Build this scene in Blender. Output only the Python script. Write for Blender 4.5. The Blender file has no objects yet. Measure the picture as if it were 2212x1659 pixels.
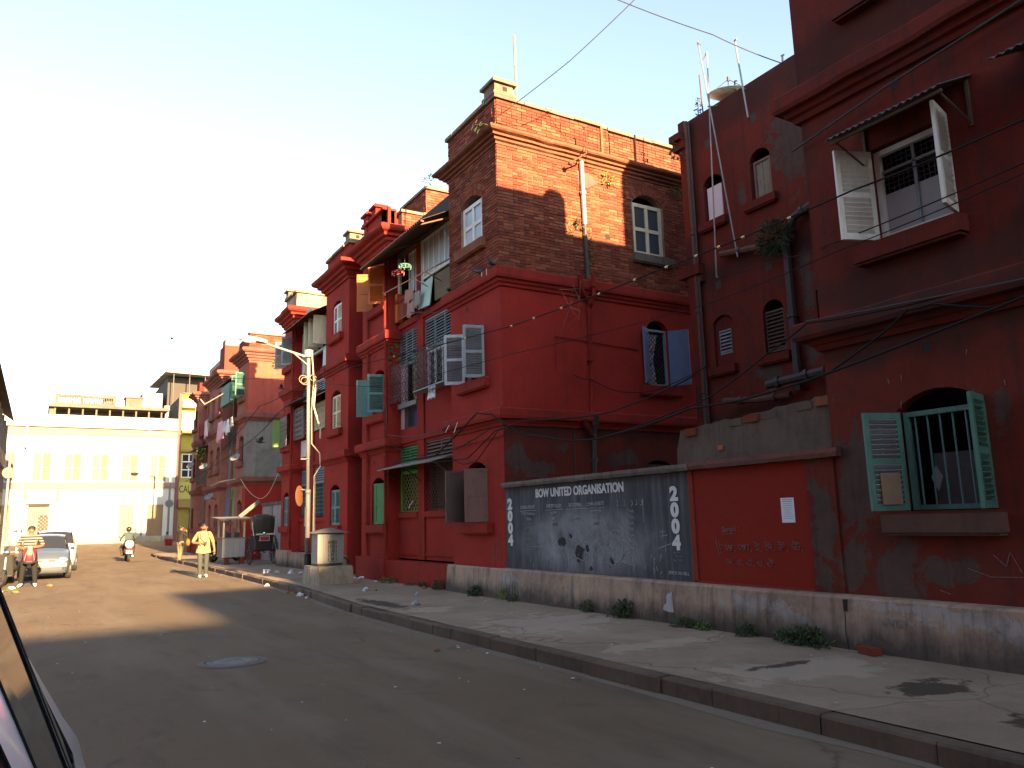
import bpy, bmesh, math, random
from mathutils import Vector, Matrix
random.seed(7)
S = bpy.context.scene
COL = S.collection
R = math.radians

# ---------------------------------------------------------------- camera
CH = 1.6
_p, _r, _y = R(9.8389), R(-1.56), R(31.0765)
CF = Vector((math.sin(_y)*math.cos(_p), math.cos(_y)*math.cos(_p), math.sin(_p)))
_R0 = Vector((math.cos(_y), -math.sin(_y), 0)); _U0 = _R0.cross(CF)
CR = _R0*math.cos(_r) + _U0*math.sin(_r); CU = -_R0*math.sin(_r) + _U0*math.cos(_r)
cam = bpy.data.cameras.new('camera'); camo = bpy.data.objects.new('camera', cam); COL.objects.link(camo)
camo.matrix_world = Matrix(((CR.x, CU.x, -CF.x, 0), (CR.y, CU.y, -CF.y, 0), (CR.z, CU.z, -CF.z, CH), (0, 0, 0, 1)))
cam.sensor_width = 36; cam.sensor_fit = 'HORIZONTAL'; cam.lens = 36*1680.05/2212
cam.clip_start = 0.05; cam.clip_end = 3000
S.camera = camo

# ---------------------------------------------------------------- sky and sun
SUN_EL, SUN_AZ = 15.3, 179.5          # azimuth clockwise from +Y (down the street)
W = bpy.data.worlds.new('World'); S.world = W; W.use_nodes = True
wn = W.node_tree.nodes; wl = W.node_tree.links
sky = wn.new('ShaderNodeTexSky'); sky.sky_type = 'NISHITA'; sky.sun_disc = False
sky.sun_elevation = R(SUN_EL); sky.sun_rotation = R(SUN_AZ)
sky.air_density = 1.0; sky.dust_density = 0.9; sky.ozone_density = 1.0
bg = wn['Background']; bg.inputs[1].default_value = 0.05
hs_ = wn.new('ShaderNodeHueSaturation'); hs_.inputs['Saturation'].default_value = .62
wl.new(sky.outputs[0], hs_.inputs['Color']); wb_ = wn.new('ShaderNodeMix'); wb_.data_type = 'RGBA'; wb_.blend_type = 'MULTIPLY'; wb_.inputs[0].default_value = 1; wb_.inputs[7].default_value = (.835, .925, 1.03, 1)
wl.new(hs_.outputs[0], wb_.inputs[6]); wl.new(wb_.outputs[2], bg.inputs[0])
sun = bpy.data.lights.new('sun', 'SUN'); suno = bpy.data.objects.new('sun', sun); COL.objects.link(suno)
sun.energy = 3.8; sun.angle = R(0.55); sun.color = (1.0, 0.68, 0.36)
sd = Vector((math.sin(R(SUN_AZ))*math.cos(R(SUN_EL)), math.cos(R(SUN_AZ))*math.cos(R(SUN_EL)), math.sin(R(SUN_EL))))
suno.rotation_euler = sd.to_track_quat('Z', 'Y').to_euler(); suno.location = (20, -40, 40)
vs = S.view_settings
S.display_settings.display_device = 'sRGB'
vs.view_transform = 'Standard'; vs.look = 'None'; vs.gamma = 1; vs.use_curve_mapping = False
vs.exposure = 3.32

# ---------------------------------------------------------------- materials
def mat(name):
    m = bpy.data.materials.new(name); m.use_nodes = True
    nt = m.node_tree; return m, nt, nt.nodes, nt.links, nt.nodes['Principled BSDF']
def nd(n, t, **k):
    x = n.new(t)
    for a, b in k.items(): setattr(x, a, b)
    return x
def noise(n, l, vec, scale, detail=5, rough=.6, dist=0):
    x = n.new('ShaderNodeTexNoise'); x.inputs['Scale'].default_value = scale; x.inputs['Detail'].default_value = detail
    x.inputs['Roughness'].default_value = rough; x.inputs['Distortion'].default_value = dist
    l.new(vec, x.inputs['Vector']); return x.outputs['Fac']
def ramp(n, l, fac, a, b, ca=(0, 0, 0, 1), cb=(1, 1, 1, 1)):
    x = n.new('ShaderNodeValToRGB'); e = x.color_ramp.elements
    e[0].position = a; e[1].position = b; e[0].color = ca; e[1].color = cb
    l.new(fac, x.inputs[0]); return x.outputs[0]
def mixc(n, l, fac, a, b, mode='MIX'):
    x = n.new('ShaderNodeMix'); x.data_type = 'RGBA'; x.blend_type = mode
    for sock, v in ((x.inputs[0], fac), (x.inputs[6], a), (x.inputs[7], b)):
        if isinstance(v, (int, float)): sock.default_value = v
        elif isinstance(v, tuple): sock.default_value = v if len(v) == 4 else (*v, 1)
        else: l.new(v, sock)
    return x.outputs[2]
def mth(n, l, op, a, b=None):
    x = n.new('ShaderNodeMath'); x.operation = op
    for i, v in enumerate((a, b)):
        if v is None: continue
        if isinstance(v, (int, float)): x.inputs[i].default_value = v
        else: l.new(v, x.inputs[i])
    return x.outputs[0]
def stretch(n, l, vec, sx, sy, sz):
    x = n.new('ShaderNodeMapping'); x.inputs['Scale'].default_value = (sx, sy, sz); l.new(vec, x.inputs[0]); return x.outputs[0]
def bump(n, l, h, bs, strength=.3, dist=.02):
    x = n.new('ShaderNodeBump'); x.inputs['Strength'].default_value = strength; x.inputs['Distance'].default_value = dist
    l.new(h, x.inputs['Height']); l.new(x.outputs[0], bs.inputs['Normal'])
def wpos(n): return n.new('ShaderNodeNewGeometry').outputs['Position']
def opos(n): return n.new('ShaderNodeTexCoord').outputs['Object']

_pc = {}
def paint(name, c, rough=.55, var=.25, scale=9, bmp=.1, metal=0, world=True, dirt=.0, dirtc=(.05, .045, .04), spec=.35):
    if name in _pc: return _pc[name]
    m, nt, n, l, b = mat(name)
    v = wpos(n) if world else opos(n)
    f = noise(n, l, v, scale)
    col = mixc(n, l, f, tuple(x*(1-var) for x in c), tuple(min(1, x*(1+var)) for x in c))
    if dirt > 0:
        g = noise(n, l, stretch(n, l, v, 3, 3, .7), 2.2, 6, .7)
        col = mixc(n, l, mth(n, l, 'MULTIPLY', ramp(n, l, g, .45, .7), dirt), col, dirtc)
    l.new(col, b.inputs['Base Color'])
    b.inputs['Roughness'].default_value = rough; b.inputs['Metallic'].default_value = metal
    b.inputs['Specular IOR Level'].default_value = spec
    if bmp > 0: bump(n, l, noise(n, l, v, scale*6, 3), b, bmp, .01)
    _pc[name] = m; return m

def spotmask(n, l, v, spots, nscale=3.2, amp=2.1):
    """union of ragged blotches: (centre), (radii)"""
    out = None; nz = mth(n, l, 'MULTIPLY', mth(n, l, 'SUBTRACT', noise(n, l, v, nscale, 9, .68, .6), .5), amp*2)
    for c, r in spots:
        a = nd(n, 'ShaderNodeVectorMath', operation='SUBTRACT'); l.new(v, a.inputs[0]); a.inputs[1].default_value = c
        d = nd(n, 'ShaderNodeVectorMath', operation='DIVIDE'); l.new(a.outputs[0], d.inputs[0]); d.inputs[1].default_value = r
        g = nd(n, 'ShaderNodeVectorMath', operation='LENGTH'); l.new(d.outputs[0], g.inputs[0])
        k = ramp(n, l, mth(n, l, 'ADD', g.outputs['Value'], nz), .74, 1.12, (1, 1, 1, 1), (0, 0, 0, 1))
        out = k if out is None else mth(n, l, 'MAXIMUM', out, k)
    return out
def plaster(name, base, dark, peel=None, peel_amt=.0, grime=.5, streak=.4, brick=0.0, pscale=1.3, spots=None, spotc=(.15, .135, .11), spots2=None, spotc2=None, damp=None, soot=None):
    m, nt, n, l, b = mat(name); v = wpos(n)
    big = noise(n, l, v, .9, 6, .65); fine = noise(n, l, v, 14, 4, .7)
    col = mixc(n, l, ramp(n, l, big, .3, .7), dark, base)
    col = mixc(n, l, mth(n, l, 'MULTIPLY', ramp(n, l, fine, .35, .75), .22), col, tuple(x*1.5 for x in base))
    h = fine
    if peel:
        pk = noise(n, l, v, pscale, 8, .72, .4)
        mk = ramp(n, l, pk, .66-peel_amt, .70-peel_amt)
        pc = mixc(n, l, noise(n, l, v, 8, 5), tuple(x*.7 for x in peel), tuple(x*1.25 for x in peel))
        col = mixc(n, l, mk, col, pc)
        h = mth(n, l, 'SUBTRACT', h, mth(n, l, 'MULTIPLY', mk, .6))
    if spots:
        sk = mth(n, l, 'MULTIPLY', spotmask(n, l, v, spots), .82); sc_ = mixc(n, l, noise(n, l, v, 5, 7, .7), tuple(x*.6 for x in spotc), tuple(x*1.35 for x in spotc))
        col = mixc(n, l, sk, col, sc_); h = mth(n, l, 'SUBTRACT', h, mth(n, l, 'MULTIPLY', sk, .7))
    if spots2:
        sk = spotmask(n, l, v, spots2, 7, 2.6); col = mixc(n, l, mth(n, l, 'MULTIPLY', sk, .75), col, spotc2)
    if damp:
        sp = nd(n, 'ShaderNodeSeparateXYZ'); l.new(v, sp.inputs[0])
        dz = mth(n, l, 'ADD', sp.outputs[2], mth(n, l, 'MULTIPLY', mth(n, l, 'SUBTRACT', noise(n, l, stretch(n, l, v, 3, 3, 1), 1.2, 8, .7), .5), damp[1]))
        col = mixc(n, l, ramp(n, l, dz, damp[0]-.12, damp[0]+.12, (1, 1, 1, 1), (0, 0, 0, 1)), col, mixc(n, l, noise(n, l, v, 9, 6, .7), (.06, .046, .038), (.115, .09, .076)))
    if soot:
        sp = nd(n, 'ShaderNodeSeparateXYZ'); l.new(v, sp.inputs[0]); zn = noise(n, l, stretch(n, l, v, 1.6, 1.6, .6), 1.1, 8, .7)
        for z0, hw in soot:
            d_ = mth(n, l, 'ADD', mth(n, l, 'DIVIDE', mth(n, l, 'ABSOLUTE', mth(n, l, 'SUBTRACT', sp.outputs[2], z0)), hw), mth(n, l, 'MULTIPLY', mth(n, l, 'SUBTRACT', zn, .5), 2.6))
            col = mixc(n, l, mth(n, l, 'MULTIPLY', ramp(n, l, d_, .35, 1.05, (1, 1, 1, 1), (0, 0, 0, 1)), .58), col, (.03, .02, .016))
    st = noise(n, l, stretch(n, l, v, 9, 9, .35), 1.0, 4, .6)
    col = mixc(n, l, mth(n, l, 'MULTIPLY', ramp(n, l, st, .52, .75), streak), col, (.03, .022, .02))
    gm = noise(n, l, v, 2.1, 7, .7)
    col = mixc(n, l, mth(n, l, 'MULTIPLY', ramp(n, l, gm, .5, .72), grime), col, (.035, .026, .024))
    if brick > 0:
        sp = nd(n, 'ShaderNodeSeparateXYZ'); l.new(v, sp.inputs[0])
        cb = nd(n, 'ShaderNodeCombineXYZ'); l.new(mth(n, l, 'ADD', sp.outputs[0], sp.outputs[1]), cb.inputs[0]); l.new(sp.outputs[2], cb.inputs[1])
        bt = nd(n, 'ShaderNodeTexBrick'); l.new(cb.outputs[0], bt.inputs[0])
        bt.inputs['Scale'].default_value = 1; bt.inputs['Brick Width'].default_value = .25; bt.inputs['Row Height'].default_value = .068
        bt.inputs['Mortar Size'].default_value = .007; bt.inputs['Mortar Smooth'].default_value = .4
        h = mth(n, l, 'SUBTRACT', mth(n, l, 'MULTIPLY', h, .4), mth(n, l, 'MULTIPLY', bt.outputs['Fac'], brick))
    l.new(col, b.inputs['Base Color']); b.inputs['Roughness'].default_value = .9
    b.inputs['Specular IOR Level'].default_value = .12
    bump(n, l, h, b, .35, .015)
    return m

RED = (.305, .0275, .019); REDD = (.215, .0215, .0155)
M = {}
M['red'] = plaster('red_limewash', RED, REDD, (.16, .13, .11), -.10, .18, .25)
M['red_old'] = plaster('red_limewash_old', (.14, .0235, .0155), (.085, .0165, .0115), (.075, .055, .046), -.02, .6, .55, soot=[(6.95, .4), (4.0, .3), (9.9, .5), (3.62, .16)])
M['red_peel'] = plaster('red_limewash_peeling', (.145, .026, .0165), (.088, .0195, .0135), (.085, .064, .053), .02, .5, .5, soot=[(9.8, .6), (3.4, .3), (6.4, .3)], spotc=(.075, .058, .048),
    spots=[((7.6, 5.35, 1.9), (.3, .28, .75)), ((7.6, 5.0, .95), (.3, .28, .35)), ((7.6, 4.45, 1.0), (.3, .35, .16)), ((7.6, 3.82, 2.45), (.3, .10, .22)), ((7.6, 5.55, 1.0), (.3, .18, .4)), ((7.6, 5.85, 1.4), (.3, .18, .8)),
           ((7.85, 12.98, 2.75), (.3, .3, .28)), ((8.5, 12.98, 2.5), (.35, .3, .18)), ((10.6, 12.98, 2.8), (.4, .3, .2)), ((9.0, 12.98, 3.0), (.2, .3, .1)),
           ((11.5, 8.85, 8.35), (.4, .45, .85)), ((11.5, 8.55, 8.9), (.4, .35, .5)), ((11.5, 10.05, 7.8), (.4, .12, .22)), ((11.5, 8.75, 5.6), (.4, .16, .7)), ((11.5, 8.7, 4.5), (.4, .25, .35)), ((11.5, 9.75, 4.15), (.4, .3, .25))])
M['red_brick'] = plaster('red_painted_brick', (.275, .028, .0185), REDD, (.16, .12, .1), -.12, .25, .2, brick=.8)
M['red_trim'] = plaster('red_trim', (.275, .0265, .0175), (.18, .02, .0135), (.15, .10, .085), -.08, .35, .35)
M['red_pale'] = plaster('pale_red_wash', (.40, .085, .05), (.28, .055, .038), (.25, .16, .12), -.08, .3, .3)
M['pinkred'] = plaster('dusty_pink_wash', (.30, .11, .08), (.2, .08, .06), (.22, .18, .15), -.0, .4, .35)
M['grey_pl'] = plaster('grey_cement_render', (.20, .185, .155), (.13, .12, .10), None, 0, .35, .35)
M['plinth'] = plaster('stained_plinth_render', (.36, .255, .185), (.215, .15, .112), (.20, .175, .16), -.05, .5, .6, pscale=2.6, damp=(.36, .55),
    spots2=[((7.4, 6.8, .5), (.3, .55, .10)), ((7.4, 6.3, .42), (.3, .3, .08)), ((7.4, 12.65, .5), (.3, .35, .16)), ((7.4, 4.3, .55), (.3, .6, .09)), ((7.4, 3.6, .5), (.3, .5, .14)), ((7.4, 5.9, .3), (.3, .2, .08)), ((7.4, 10.6, .42), (.3, .1, .1)), ((7.4, 4.9, .62), (.3, .5, .05))], spotc2=(.30, .28, .265))
M['brickcor'] = plaster('weathered_brick_cornice', (.24, .085, .045), (.13, .05, .03), (.33, .2, .12), -.03, .55, .5)
M['ruin'] = plaster('ruined_masonry', (.118, .088, .068), (.07, .05, .04), (.12, .045, .032), -.03, .5, .35)
M['coping'] = plaster('sooty_coping', (.17, .135, .11), (.085, .068, .06), (.21, .06, .045), -.06, .6, .5)
M['sootcop'] = plaster('lichened_stone', (.24, .18, .12), (.11, .085, .065), None, 0, .5, .3)
M['cream'] = plaster('cream_wash', (.50, .47, .40), (.42, .39, .32), None, 0, .04, .05)
M['pinkband'] = plaster('pink_band', (.27, .165, .135), (.23, .14, .11), None, 0, .1, .1)
M['yellow'] = plaster('yellow_wash', (.32, .26, .045), (.26, .21, .038), None, 0, .15, .15)
M['yshut'] = paint('ochre_paint', (.27, .245, .195), .6, .12)
M['greywall'] = plaster('weathered_grey', (.24, .22, .19), (.16, .145, .12), None, 0, .2, .2)
M['brownp'] = paint('brown_pilaster', (.16, .06, .045), .7)
M['roofy'] = plaster('terrace_plaster', (.125, .112, .088), (.07, .06, .047), None, 0, .35, .3)

def brickmat():
    m, nt, n, l, b = mat('old_brick'); v = wpos(n)
    g = nd(n, 'ShaderNodeNewGeometry'); oi = nd(n, 'ShaderNodeObjectInfo')
    r = mth(n, l, 'FRACT', mth(n, l, 'ADD', g.outputs['Random Per Island'], oi.outputs['Random']))
    x = nd(n, 'ShaderNodeValToRGB'); x.color_ramp.interpolation = 'LINEAR'
    e = x.color_ramp.elements; e[0].color = (.125, .03, .018, 1); e[1].color = (.28, .10, .053, 1)
    e2 = x.color_ramp.elements.new(.45); e2.color = (.195, .048, .028, 1)
    e3 = x.color_ramp.elements.new(.8); e3.color = (.235, .066, .036, 1)
    l.new(r, x.inputs[0])
    f = noise(n, l, v, 22, 5, .7)
    col = mixc(n, l, mth(n, l, 'MULTIPLY', ramp(n, l, f, .4, .75), .5), x.outputs[0], (.12, .045, .03))
    lime = noise(n, l, v, 1.1, 7, .7)
    col = mixc(n, l, mth(n, l, 'MULTIPLY', ramp(n, l, lime, .6, .75), .3), col, (.30, .17, .11))
    gm = noise(n, l, stretch(n, l, v, 1.5, 1.5, .5), 1.1, 6, .65)
    col = mixc(n, l, mth(n, l, 'MULTIPLY', ramp(n, l, gm, .5, .72), .6), col, (.06, .03, .024))
    l.new(col, b.inputs['Base Color']); b.inputs['Roughness'].default_value = .92; b.inputs['Specular IOR Level'].default_value = .1
    bump(n, l, f, b, .5, .008); return m
M['brick'] = brickmat()
M['mortar'] = plaster('lime_mortar', (.38, .25, .165), (.10, .055, .04), None, 0, .4, .4)

def roadmat():
    m, nt, n, l, b = mat('worn_asphalt'); v = wpos(n)
    big = noise(n, l, v, .25, 6, .6); mid = noise(n, l, stretch(n, l, v, 1.6, .5, 1), 1.1, 6, .65); fine = noise(n, l, v, 90, 3, .8); grit = noise(n, l, v, 28, 4, .75)
    col = mixc(n, l, ramp(n, l, big, .3, .7), (.185, .129, .076), (.255, .182, .108))
    col = mixc(n, l, mth(n, l, 'MULTIPLY', ramp(n, l, mid, .52, .74), .55), col, (.062, .052, .043))
    col = mixc(n, l, mth(n, l, 'MULTIPLY', ramp(n, l, grit, .55, .8), .3), col, (.17, .14, .11))
    col = mixc(n, l, mth(n, l, 'MULTIPLY', ramp(n, l, fine, .55, .75), .5), col, (.2, .17, .14))
    col = mixc(n, l, mth(n, l, 'MULTIPLY', ramp(n, l, fine, .4, .25), .5), col, (.045, .038, .032))
    sp = noise(n, l, v, 2.3, 3, .5); col = mixc(n, l, mth(n, l, 'MULTIPLY', ramp(n, l, sp, .70, .76), .5), col, (.05, .042, .036))
    wear = noise(n, l, stretch(n, l, v, 1.3, .22, 1), .9, 5, .6)          # wheel tracks polished along the street
    col = mixc(n, l, mth(n, l, 'MULTIPLY', ramp(n, l, wear, .48, .66), .35), col, (.20, .165, .125))
    oil = noise(n, l, v, .8, 4, .55, 1.5); col = mixc(n, l, mth(n, l, 'MULTIPLY', ramp(n, l, oil, .62, .70), .5), col, (.07, .058, .047))
    pb = noise(n, l, v, 170, 2, .6); col = mixc(n, l, mth(n, l, 'MULTIPLY', ramp(n, l, pb, .62, .72), .6), col, (.26, .23, .19))
    vo = nd(n, 'ShaderNodeTexVoronoi', feature='DISTANCE_TO_EDGE'); vo.inputs['Scale'].default_value = .33
    nn = nd(n, 'ShaderNodeTexNoise'); nn.inputs['Scale'].default_value = 1.4; nn.inputs['Detail'].default_value = 6; l.new(v, nn.inputs[0])
    mp = nd(n, 'ShaderNodeMix'); mp.data_type = 'VECTOR'; mp.inputs[0].default_value = .45; l.new(v, mp.inputs[4]); l.new(nn.outputs[1], mp.inputs[5]); l.new(mp.outputs[1], vo.inputs['Vector'])
    crk = mth(n, l, 'MULTIPLY', ramp(n, l, vo.outputs['Distance'], .0, .006, (1, 1, 1, 1), (0, 0, 0, 1)), ramp(n, l, noise(n, l, v, .5, 3), .5, .6))
    col = mixc(n, l, mth(n, l, 'MULTIPLY', crk, .6), col, (.05, .042, .035))
    l.new(col, b.inputs['Base Color']); b.inputs['Roughness'].default_value = .9; b.inputs['Specular IOR Level'].default_value = .12
    bump(n, l, mth(n, l, 'ADD', fine, mth(n, l, 'MULTIPLY', grit, 1.5)), b, .5, .006); return m
M['road'] = roadmat()
def pavemat(name, c, stain=.6, pale=None, wet=None):
    m, nt, n, l, b = mat(name); v = wpos(n)
    big = noise(n, l, v, .55, 8, .68, .5); fine = noise(n, l, v, 60, 4, .8); mid = noise(n, l, v, 3, 7, .7)
    col = mixc(n, l, ramp(n, l, big, .35, .65), tuple(x*.68 for x in c), tuple(x*1.15 for x in c))
    col = mixc(n, l, mth(n, l, 'MULTIPLY', ramp(n, l, mid, .52, .72), stain), col, tuple(x*.5 for x in c))
    col = mixc(n, l, mth(n, l, 'MULTIPLY', ramp(n, l, fine, .6, .75), .35), col, tuple(x*1.5 for x in c))
    sp2 = noise(n, l, v, 130, 2, .6); col = mixc(n, l, mth(n, l, 'MULTIPLY', ramp(n, l, sp2, .58, .70), .5), col, tuple(x*1.9 for x in c)); col = mixc(n, l, mth(n, l, 'MULTIPLY', ramp(n, l, sp2, .42, .32), .5), col, tuple(x*.45 for x in c))
    if pale: col = mixc(n, l, mth(n, l, 'MULTIPLY', spotmask(n, l, v, pale, 2.2, 1.7), .42), col, mixc(n, l, fine, (.36, .295, .225), (.47, .40, .315)))
    if wet: col = mixc(n, l, mth(n, l, 'MULTIPLY', spotmask(n, l, v, wet, 4.0, 1.5), .85), col, (.038, .029, .023))
    vo = nd(n, 'ShaderNodeTexVoronoi', feature='DISTANCE_TO_EDGE'); vo.inputs['Scale'].default_value = .55
    mp = nd(n, 'ShaderNodeMix'); mp.data_type = 'VECTOR'; mp.inputs[0].default_value = .25
    nn = nd(n, 'ShaderNodeTexNoise'); nn.inputs['Scale'].default_value = 2; l.new(v, nn.inputs[0]); l.new(v, mp.inputs[4]); l.new(nn.outputs[1], mp.inputs[5])
    l.new(mp.outputs[1], vo.inputs['Vector'])
    crk = ramp(n, l, vo.outputs['Distance'], .0, .005, (1, 1, 1, 1), (0, 0, 0, 1))
    col = mixc(n, l, mth(n, l, 'MULTIPLY', crk, .5), col, (.035, .03, .026))
    l.new(col, b.inputs['Base Color']); b.inputs['Roughness'].default_value = .92; b.inputs['Specular IOR Level'].default_value = .1
    bump(n, l, mth(n, l, 'SUBTRACT', mth(n, l, 'ADD', fine, mid), crk), b, .6, .014); return m
M['pave'] = pavemat('concrete_pavement', (.345, .262, .19), .7, [((6.3, 9.5, .15), (1.0, 1.0, .3)), ((6.3, 7.1, .15), (1.0, .28, .3)), ((6.2, 5.1, .15), (1.0, .5, .3)), ((5.6, 12.2, .15), (.4, .5, .3))], [((6.38, 4.02, .15), (.42, .27, .3)), ((6.2, 5.4, .15), (.4, .08, .3)), ((5.4, 13.8, .15), (.22, 1.2, .3)), ((5.9, 3.0, .15), (.3, .2, .3))])
M['pave_l'] = pavemat('pale_screed', (.21, .185, .155), .3)
M['pave_d'] = pavemat('wet_stain', (.05, .04, .033), .4)
M['kerb'] = plaster('kerb_stone', (.14, .10, .072), (.075, .055, .042), (.2, .17, .14), -.08, .4, .3)

def board():
    m, nt, n, l, b = mat('chalked_blackboard'); v = wpos(n)
    sm = noise(n, l, v, 1.7, 9, .72, .8); st = noise(n, l, stretch(n, l, v, 14, 14, .8), 1, 5, .7)
    sp = nd(n, 'ShaderNodeSeparateXYZ'); l.new(v, sp.inputs[0])
    # the rubbed chalk zone in the middle of the board
    dy = mth(n, l, 'DIVIDE', mth(n, l, 'SUBTRACT', sp.outputs[1], 10.5), 2.1); dz = mth(n, l, 'DIVIDE', mth(n, l, 'SUBTRACT', sp.outputs[2], 1.2), .62)
    rr = mth(n, l, 'ADD', mth(n, l, 'MULTIPLY', dy, dy), mth(n, l, 'MULTIPLY', dz, dz))
    zone = ramp(n, l, rr, .25, 1.6, (1, 1, 1, 1), (0, 0, 0, 1))
    k = mth(n, l, 'MULTIPLY', ramp(n, l, sm, .30, .66), zone)
    col = mixc(n, l, ramp(n, l, noise(n, l, v, 2.6, 5), .3, .7), (.040, .040, .045), (.068, .068, .074))
    col = mixc(n, l, mth(n, l, 'MULTIPLY', ramp(n, l, st, .46, .72), .6), col, (.16, .16, .165))
    col = mixc(n, l, mth(n, l, 'MULTIPLY', k, .85), col, (.29, .29, .30))
    l.new(col, b.inputs['Base Color']); b.inputs['Roughness'].default_value = .85; b.inputs['Specular IOR Level'].default_value = .2
    bump(n, l, sm, b, .15, .01); return m
M['board'] = board()
def chalk(name, c, thr=.42):
    m, nt, n, l, b = mat(name); v = wpos(n)
    f = noise(n, l, v, 30, 6, .8)
    l.new(mixc(n, l, ramp(n, l, f, thr-.12, thr+.1), tuple(x*.35 for x in c), c), b.inputs['Base Color']); b.inputs['Roughness'].default_value = .95
    b.inputs['Specular IOR Level'].default_value = .1
    return m
M['chalk'] = chalk('chalk', (.33, .335, .34)); M['chalkfaint'] = chalk('faint_chalk', (.20, .2, .205)); M['white_letter'] = chalk('white_sign_paint', (.58, .58, .57), .34)
M['chalkred'] = chalk('chalk_on_red', (.20, .105, .095), .42); M['sill_brown'] = plaster('brown_sill', (.115, .062, .047), (.075, .042, .034), (.15, .12, .1), -.05, .4, .3)
M['stencil'] = chalk('black_stencil', (.03, .03, .03), .3)

def glassm(name, c=(.05, .06, .07), rough=.08):
    m, nt, n, l, b = mat(name); b.inputs['Base Color'].default_value = (*c, 1); b.inputs['Roughness'].default_value = rough
    b.inputs['Specular IOR Level'].default_value = .6
    bump(n, l, noise(n, l, wpos(n), 3, 2), b, .03, .02); return m
M['glass'] = glassm('window_glass'); M['carglass'] = glassm('car_glass', (.02, .022, .024), .03); M['frost'] = glassm('frosted_glass', (.33, .36, .40), .35)
def carpaint(name, c):
    m, nt, n, l, b = mat(name); v = opos(n)
    f = noise(n, l, v, 5, 4); l.new(mixc(n, l, f, tuple(x*.85 for x in c), c), b.inputs['Base Color'])
    b.inputs['Metallic'].default_value = .35; b.inputs['Roughness'].default_value = .32; b.inputs['Coat Weight'].default_value = .5
    b.inputs['Coat Roughness'].default_value = .08; return m
M['silver_n'] = carpaint('pale_silver_paint', (.74, .74, .75)); M['silver'] = carpaint('silver_car_paint', (.11, .125, .145)); M['whitecar'] = carpaint('white_car_paint', (.75, .74, .70))
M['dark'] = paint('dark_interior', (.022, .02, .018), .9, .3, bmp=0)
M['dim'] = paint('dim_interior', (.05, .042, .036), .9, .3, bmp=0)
M['rubber'] = paint('rubber', (.02, .02, .02), .8); M['black'] = paint('black_paint', (.025, .024, .024), .5)
M['chrome'] = paint('chrome', (.6, .6, .6), .2, .05, metal=1, bmp=0); M['steel'] = paint('galvanised_steel', (.24, .235, .22), .5, .25, metal=.5)
M['poleM'] = paint('pole_silver_paint', (.23, .228, .222), .5, .15, metal=.15, dirt=.35, dirtc=(.13, .10, .075))
M['rust'] = paint('rusty_iron', (.10, .05, .035), .85, .4); M['iron'] = paint('dark_iron', (.05, .045, .042), .6, .3)
M['corr'] = paint('corrugated_iron', (.10, .10, .095), .6, .35, metal=.2, dirt=.5); M['asb'] = paint('asbestos_sheet', (.26, .24, .21), .8, .3, dirt=.4)
M['cable'] = paint('cable_sheath', (.018, .017, .017), .8, .2, bmp=0, spec=.08); M['cableg'] = paint('grey_cable', (.06, .058, .056), .8, .2, bmp=0, spec=.1)
M['w_white'] = paint('white_gloss_paint', (.62, .60, .54), .5, .12, dirt=.35, dirtc=(.25, .2, .14)); M['w_cream'] = paint('cream_paint', (.56, .50, .34), .6, .12, dirt=.3, dirtc=(.25, .17, .1))
M['w_grey'] = paint('slate_grey_paint', (.22, .25, .27), .6, .15, dirt=.3); M['w_lgrey'] = paint('pale_grey_paint', (.42, .45, .46), .6, .12, dirt=.3)
M['w_blue'] = paint('blue_grey_paint', (.10, .14, .24), .6, .12, dirt=.25); M['w_teal'] = paint('teal_paint', (.09, .20, .19), .6, .15, dirt=.3)
M['w_green'] = paint('green_paint', (.06, .21, .07), .55, .15, dirt=.25); M['w_orange'] = paint('orange_paint', (.5, .13, .02), .55, .12, dirt=.25)
M['w_brown'] = paint('brown_paint', (.16, .085, .065), .6, .2, dirt=.3); M['w_dkbrown'] = paint('dark_brown_paint', (.075, .045, .035), .6, .2, dirt=.3)
M['w_seagreen'] = paint('sea_green_paint', (.062, .165, .128), .65, .35, 5, dirt=.6); M['w_ply'] = paint('grey_board', (.30, .29, .28), .7, .1)
M['w_lime'] = paint('lime_paint', (.13, .22, .05), .6, .1); M['w_mint'] = paint('mint_paint', (.33, .45, .37), .6, .15, dirt=.2)
M['wood_grey'] = paint('weathered_wood', (.20, .165, .125), .85, .35, dirt=.4); M['wood_dk'] = paint('dark_wood', (.09, .06, .04), .8, .3)
M['bamboo'] = paint('bamboo', (.30, .22, .13), .7, .35)
M['conc'] = paint('rough_concrete', (.30, .25, .175), .9, .3, 5, .4, dirt=.6); M['cabinet'] = paint('cabinet_paint', (.24, .235, .215), .55, .12, dirt=.35, dirtc=(.2, .15, .1))
M['leaf'] = paint('leaf_green', (.06, .12, .025), .55, .5, 40, 0); M['leaf_y'] = paint('leaf_yellow_green', (.16, .2, .03), .55, .4, 40, 0); M['leaf_d'] = paint('leaf_dark', (.035, .06, .02), .6, .5, 40, 0)
M['stemm'] = paint('plant_stem', (.1, .08, .04), .8)
M['pigeon'] = paint('pigeon_grey', (.045, .047, .055), .7, .3, 30); M['beak'] = paint('beak', (.1, .09, .08), .6)
def cloth(name, c): return paint('cloth_'+name, c, .95, .15, 25, .15, spec=.1)
M['skin'] = paint('skin_brown', (.20, .09, .05), .55, .1, 20, 0); M['hair'] = paint('hair_black', (.012, .011, .01), .6, .3, 60)

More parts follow.
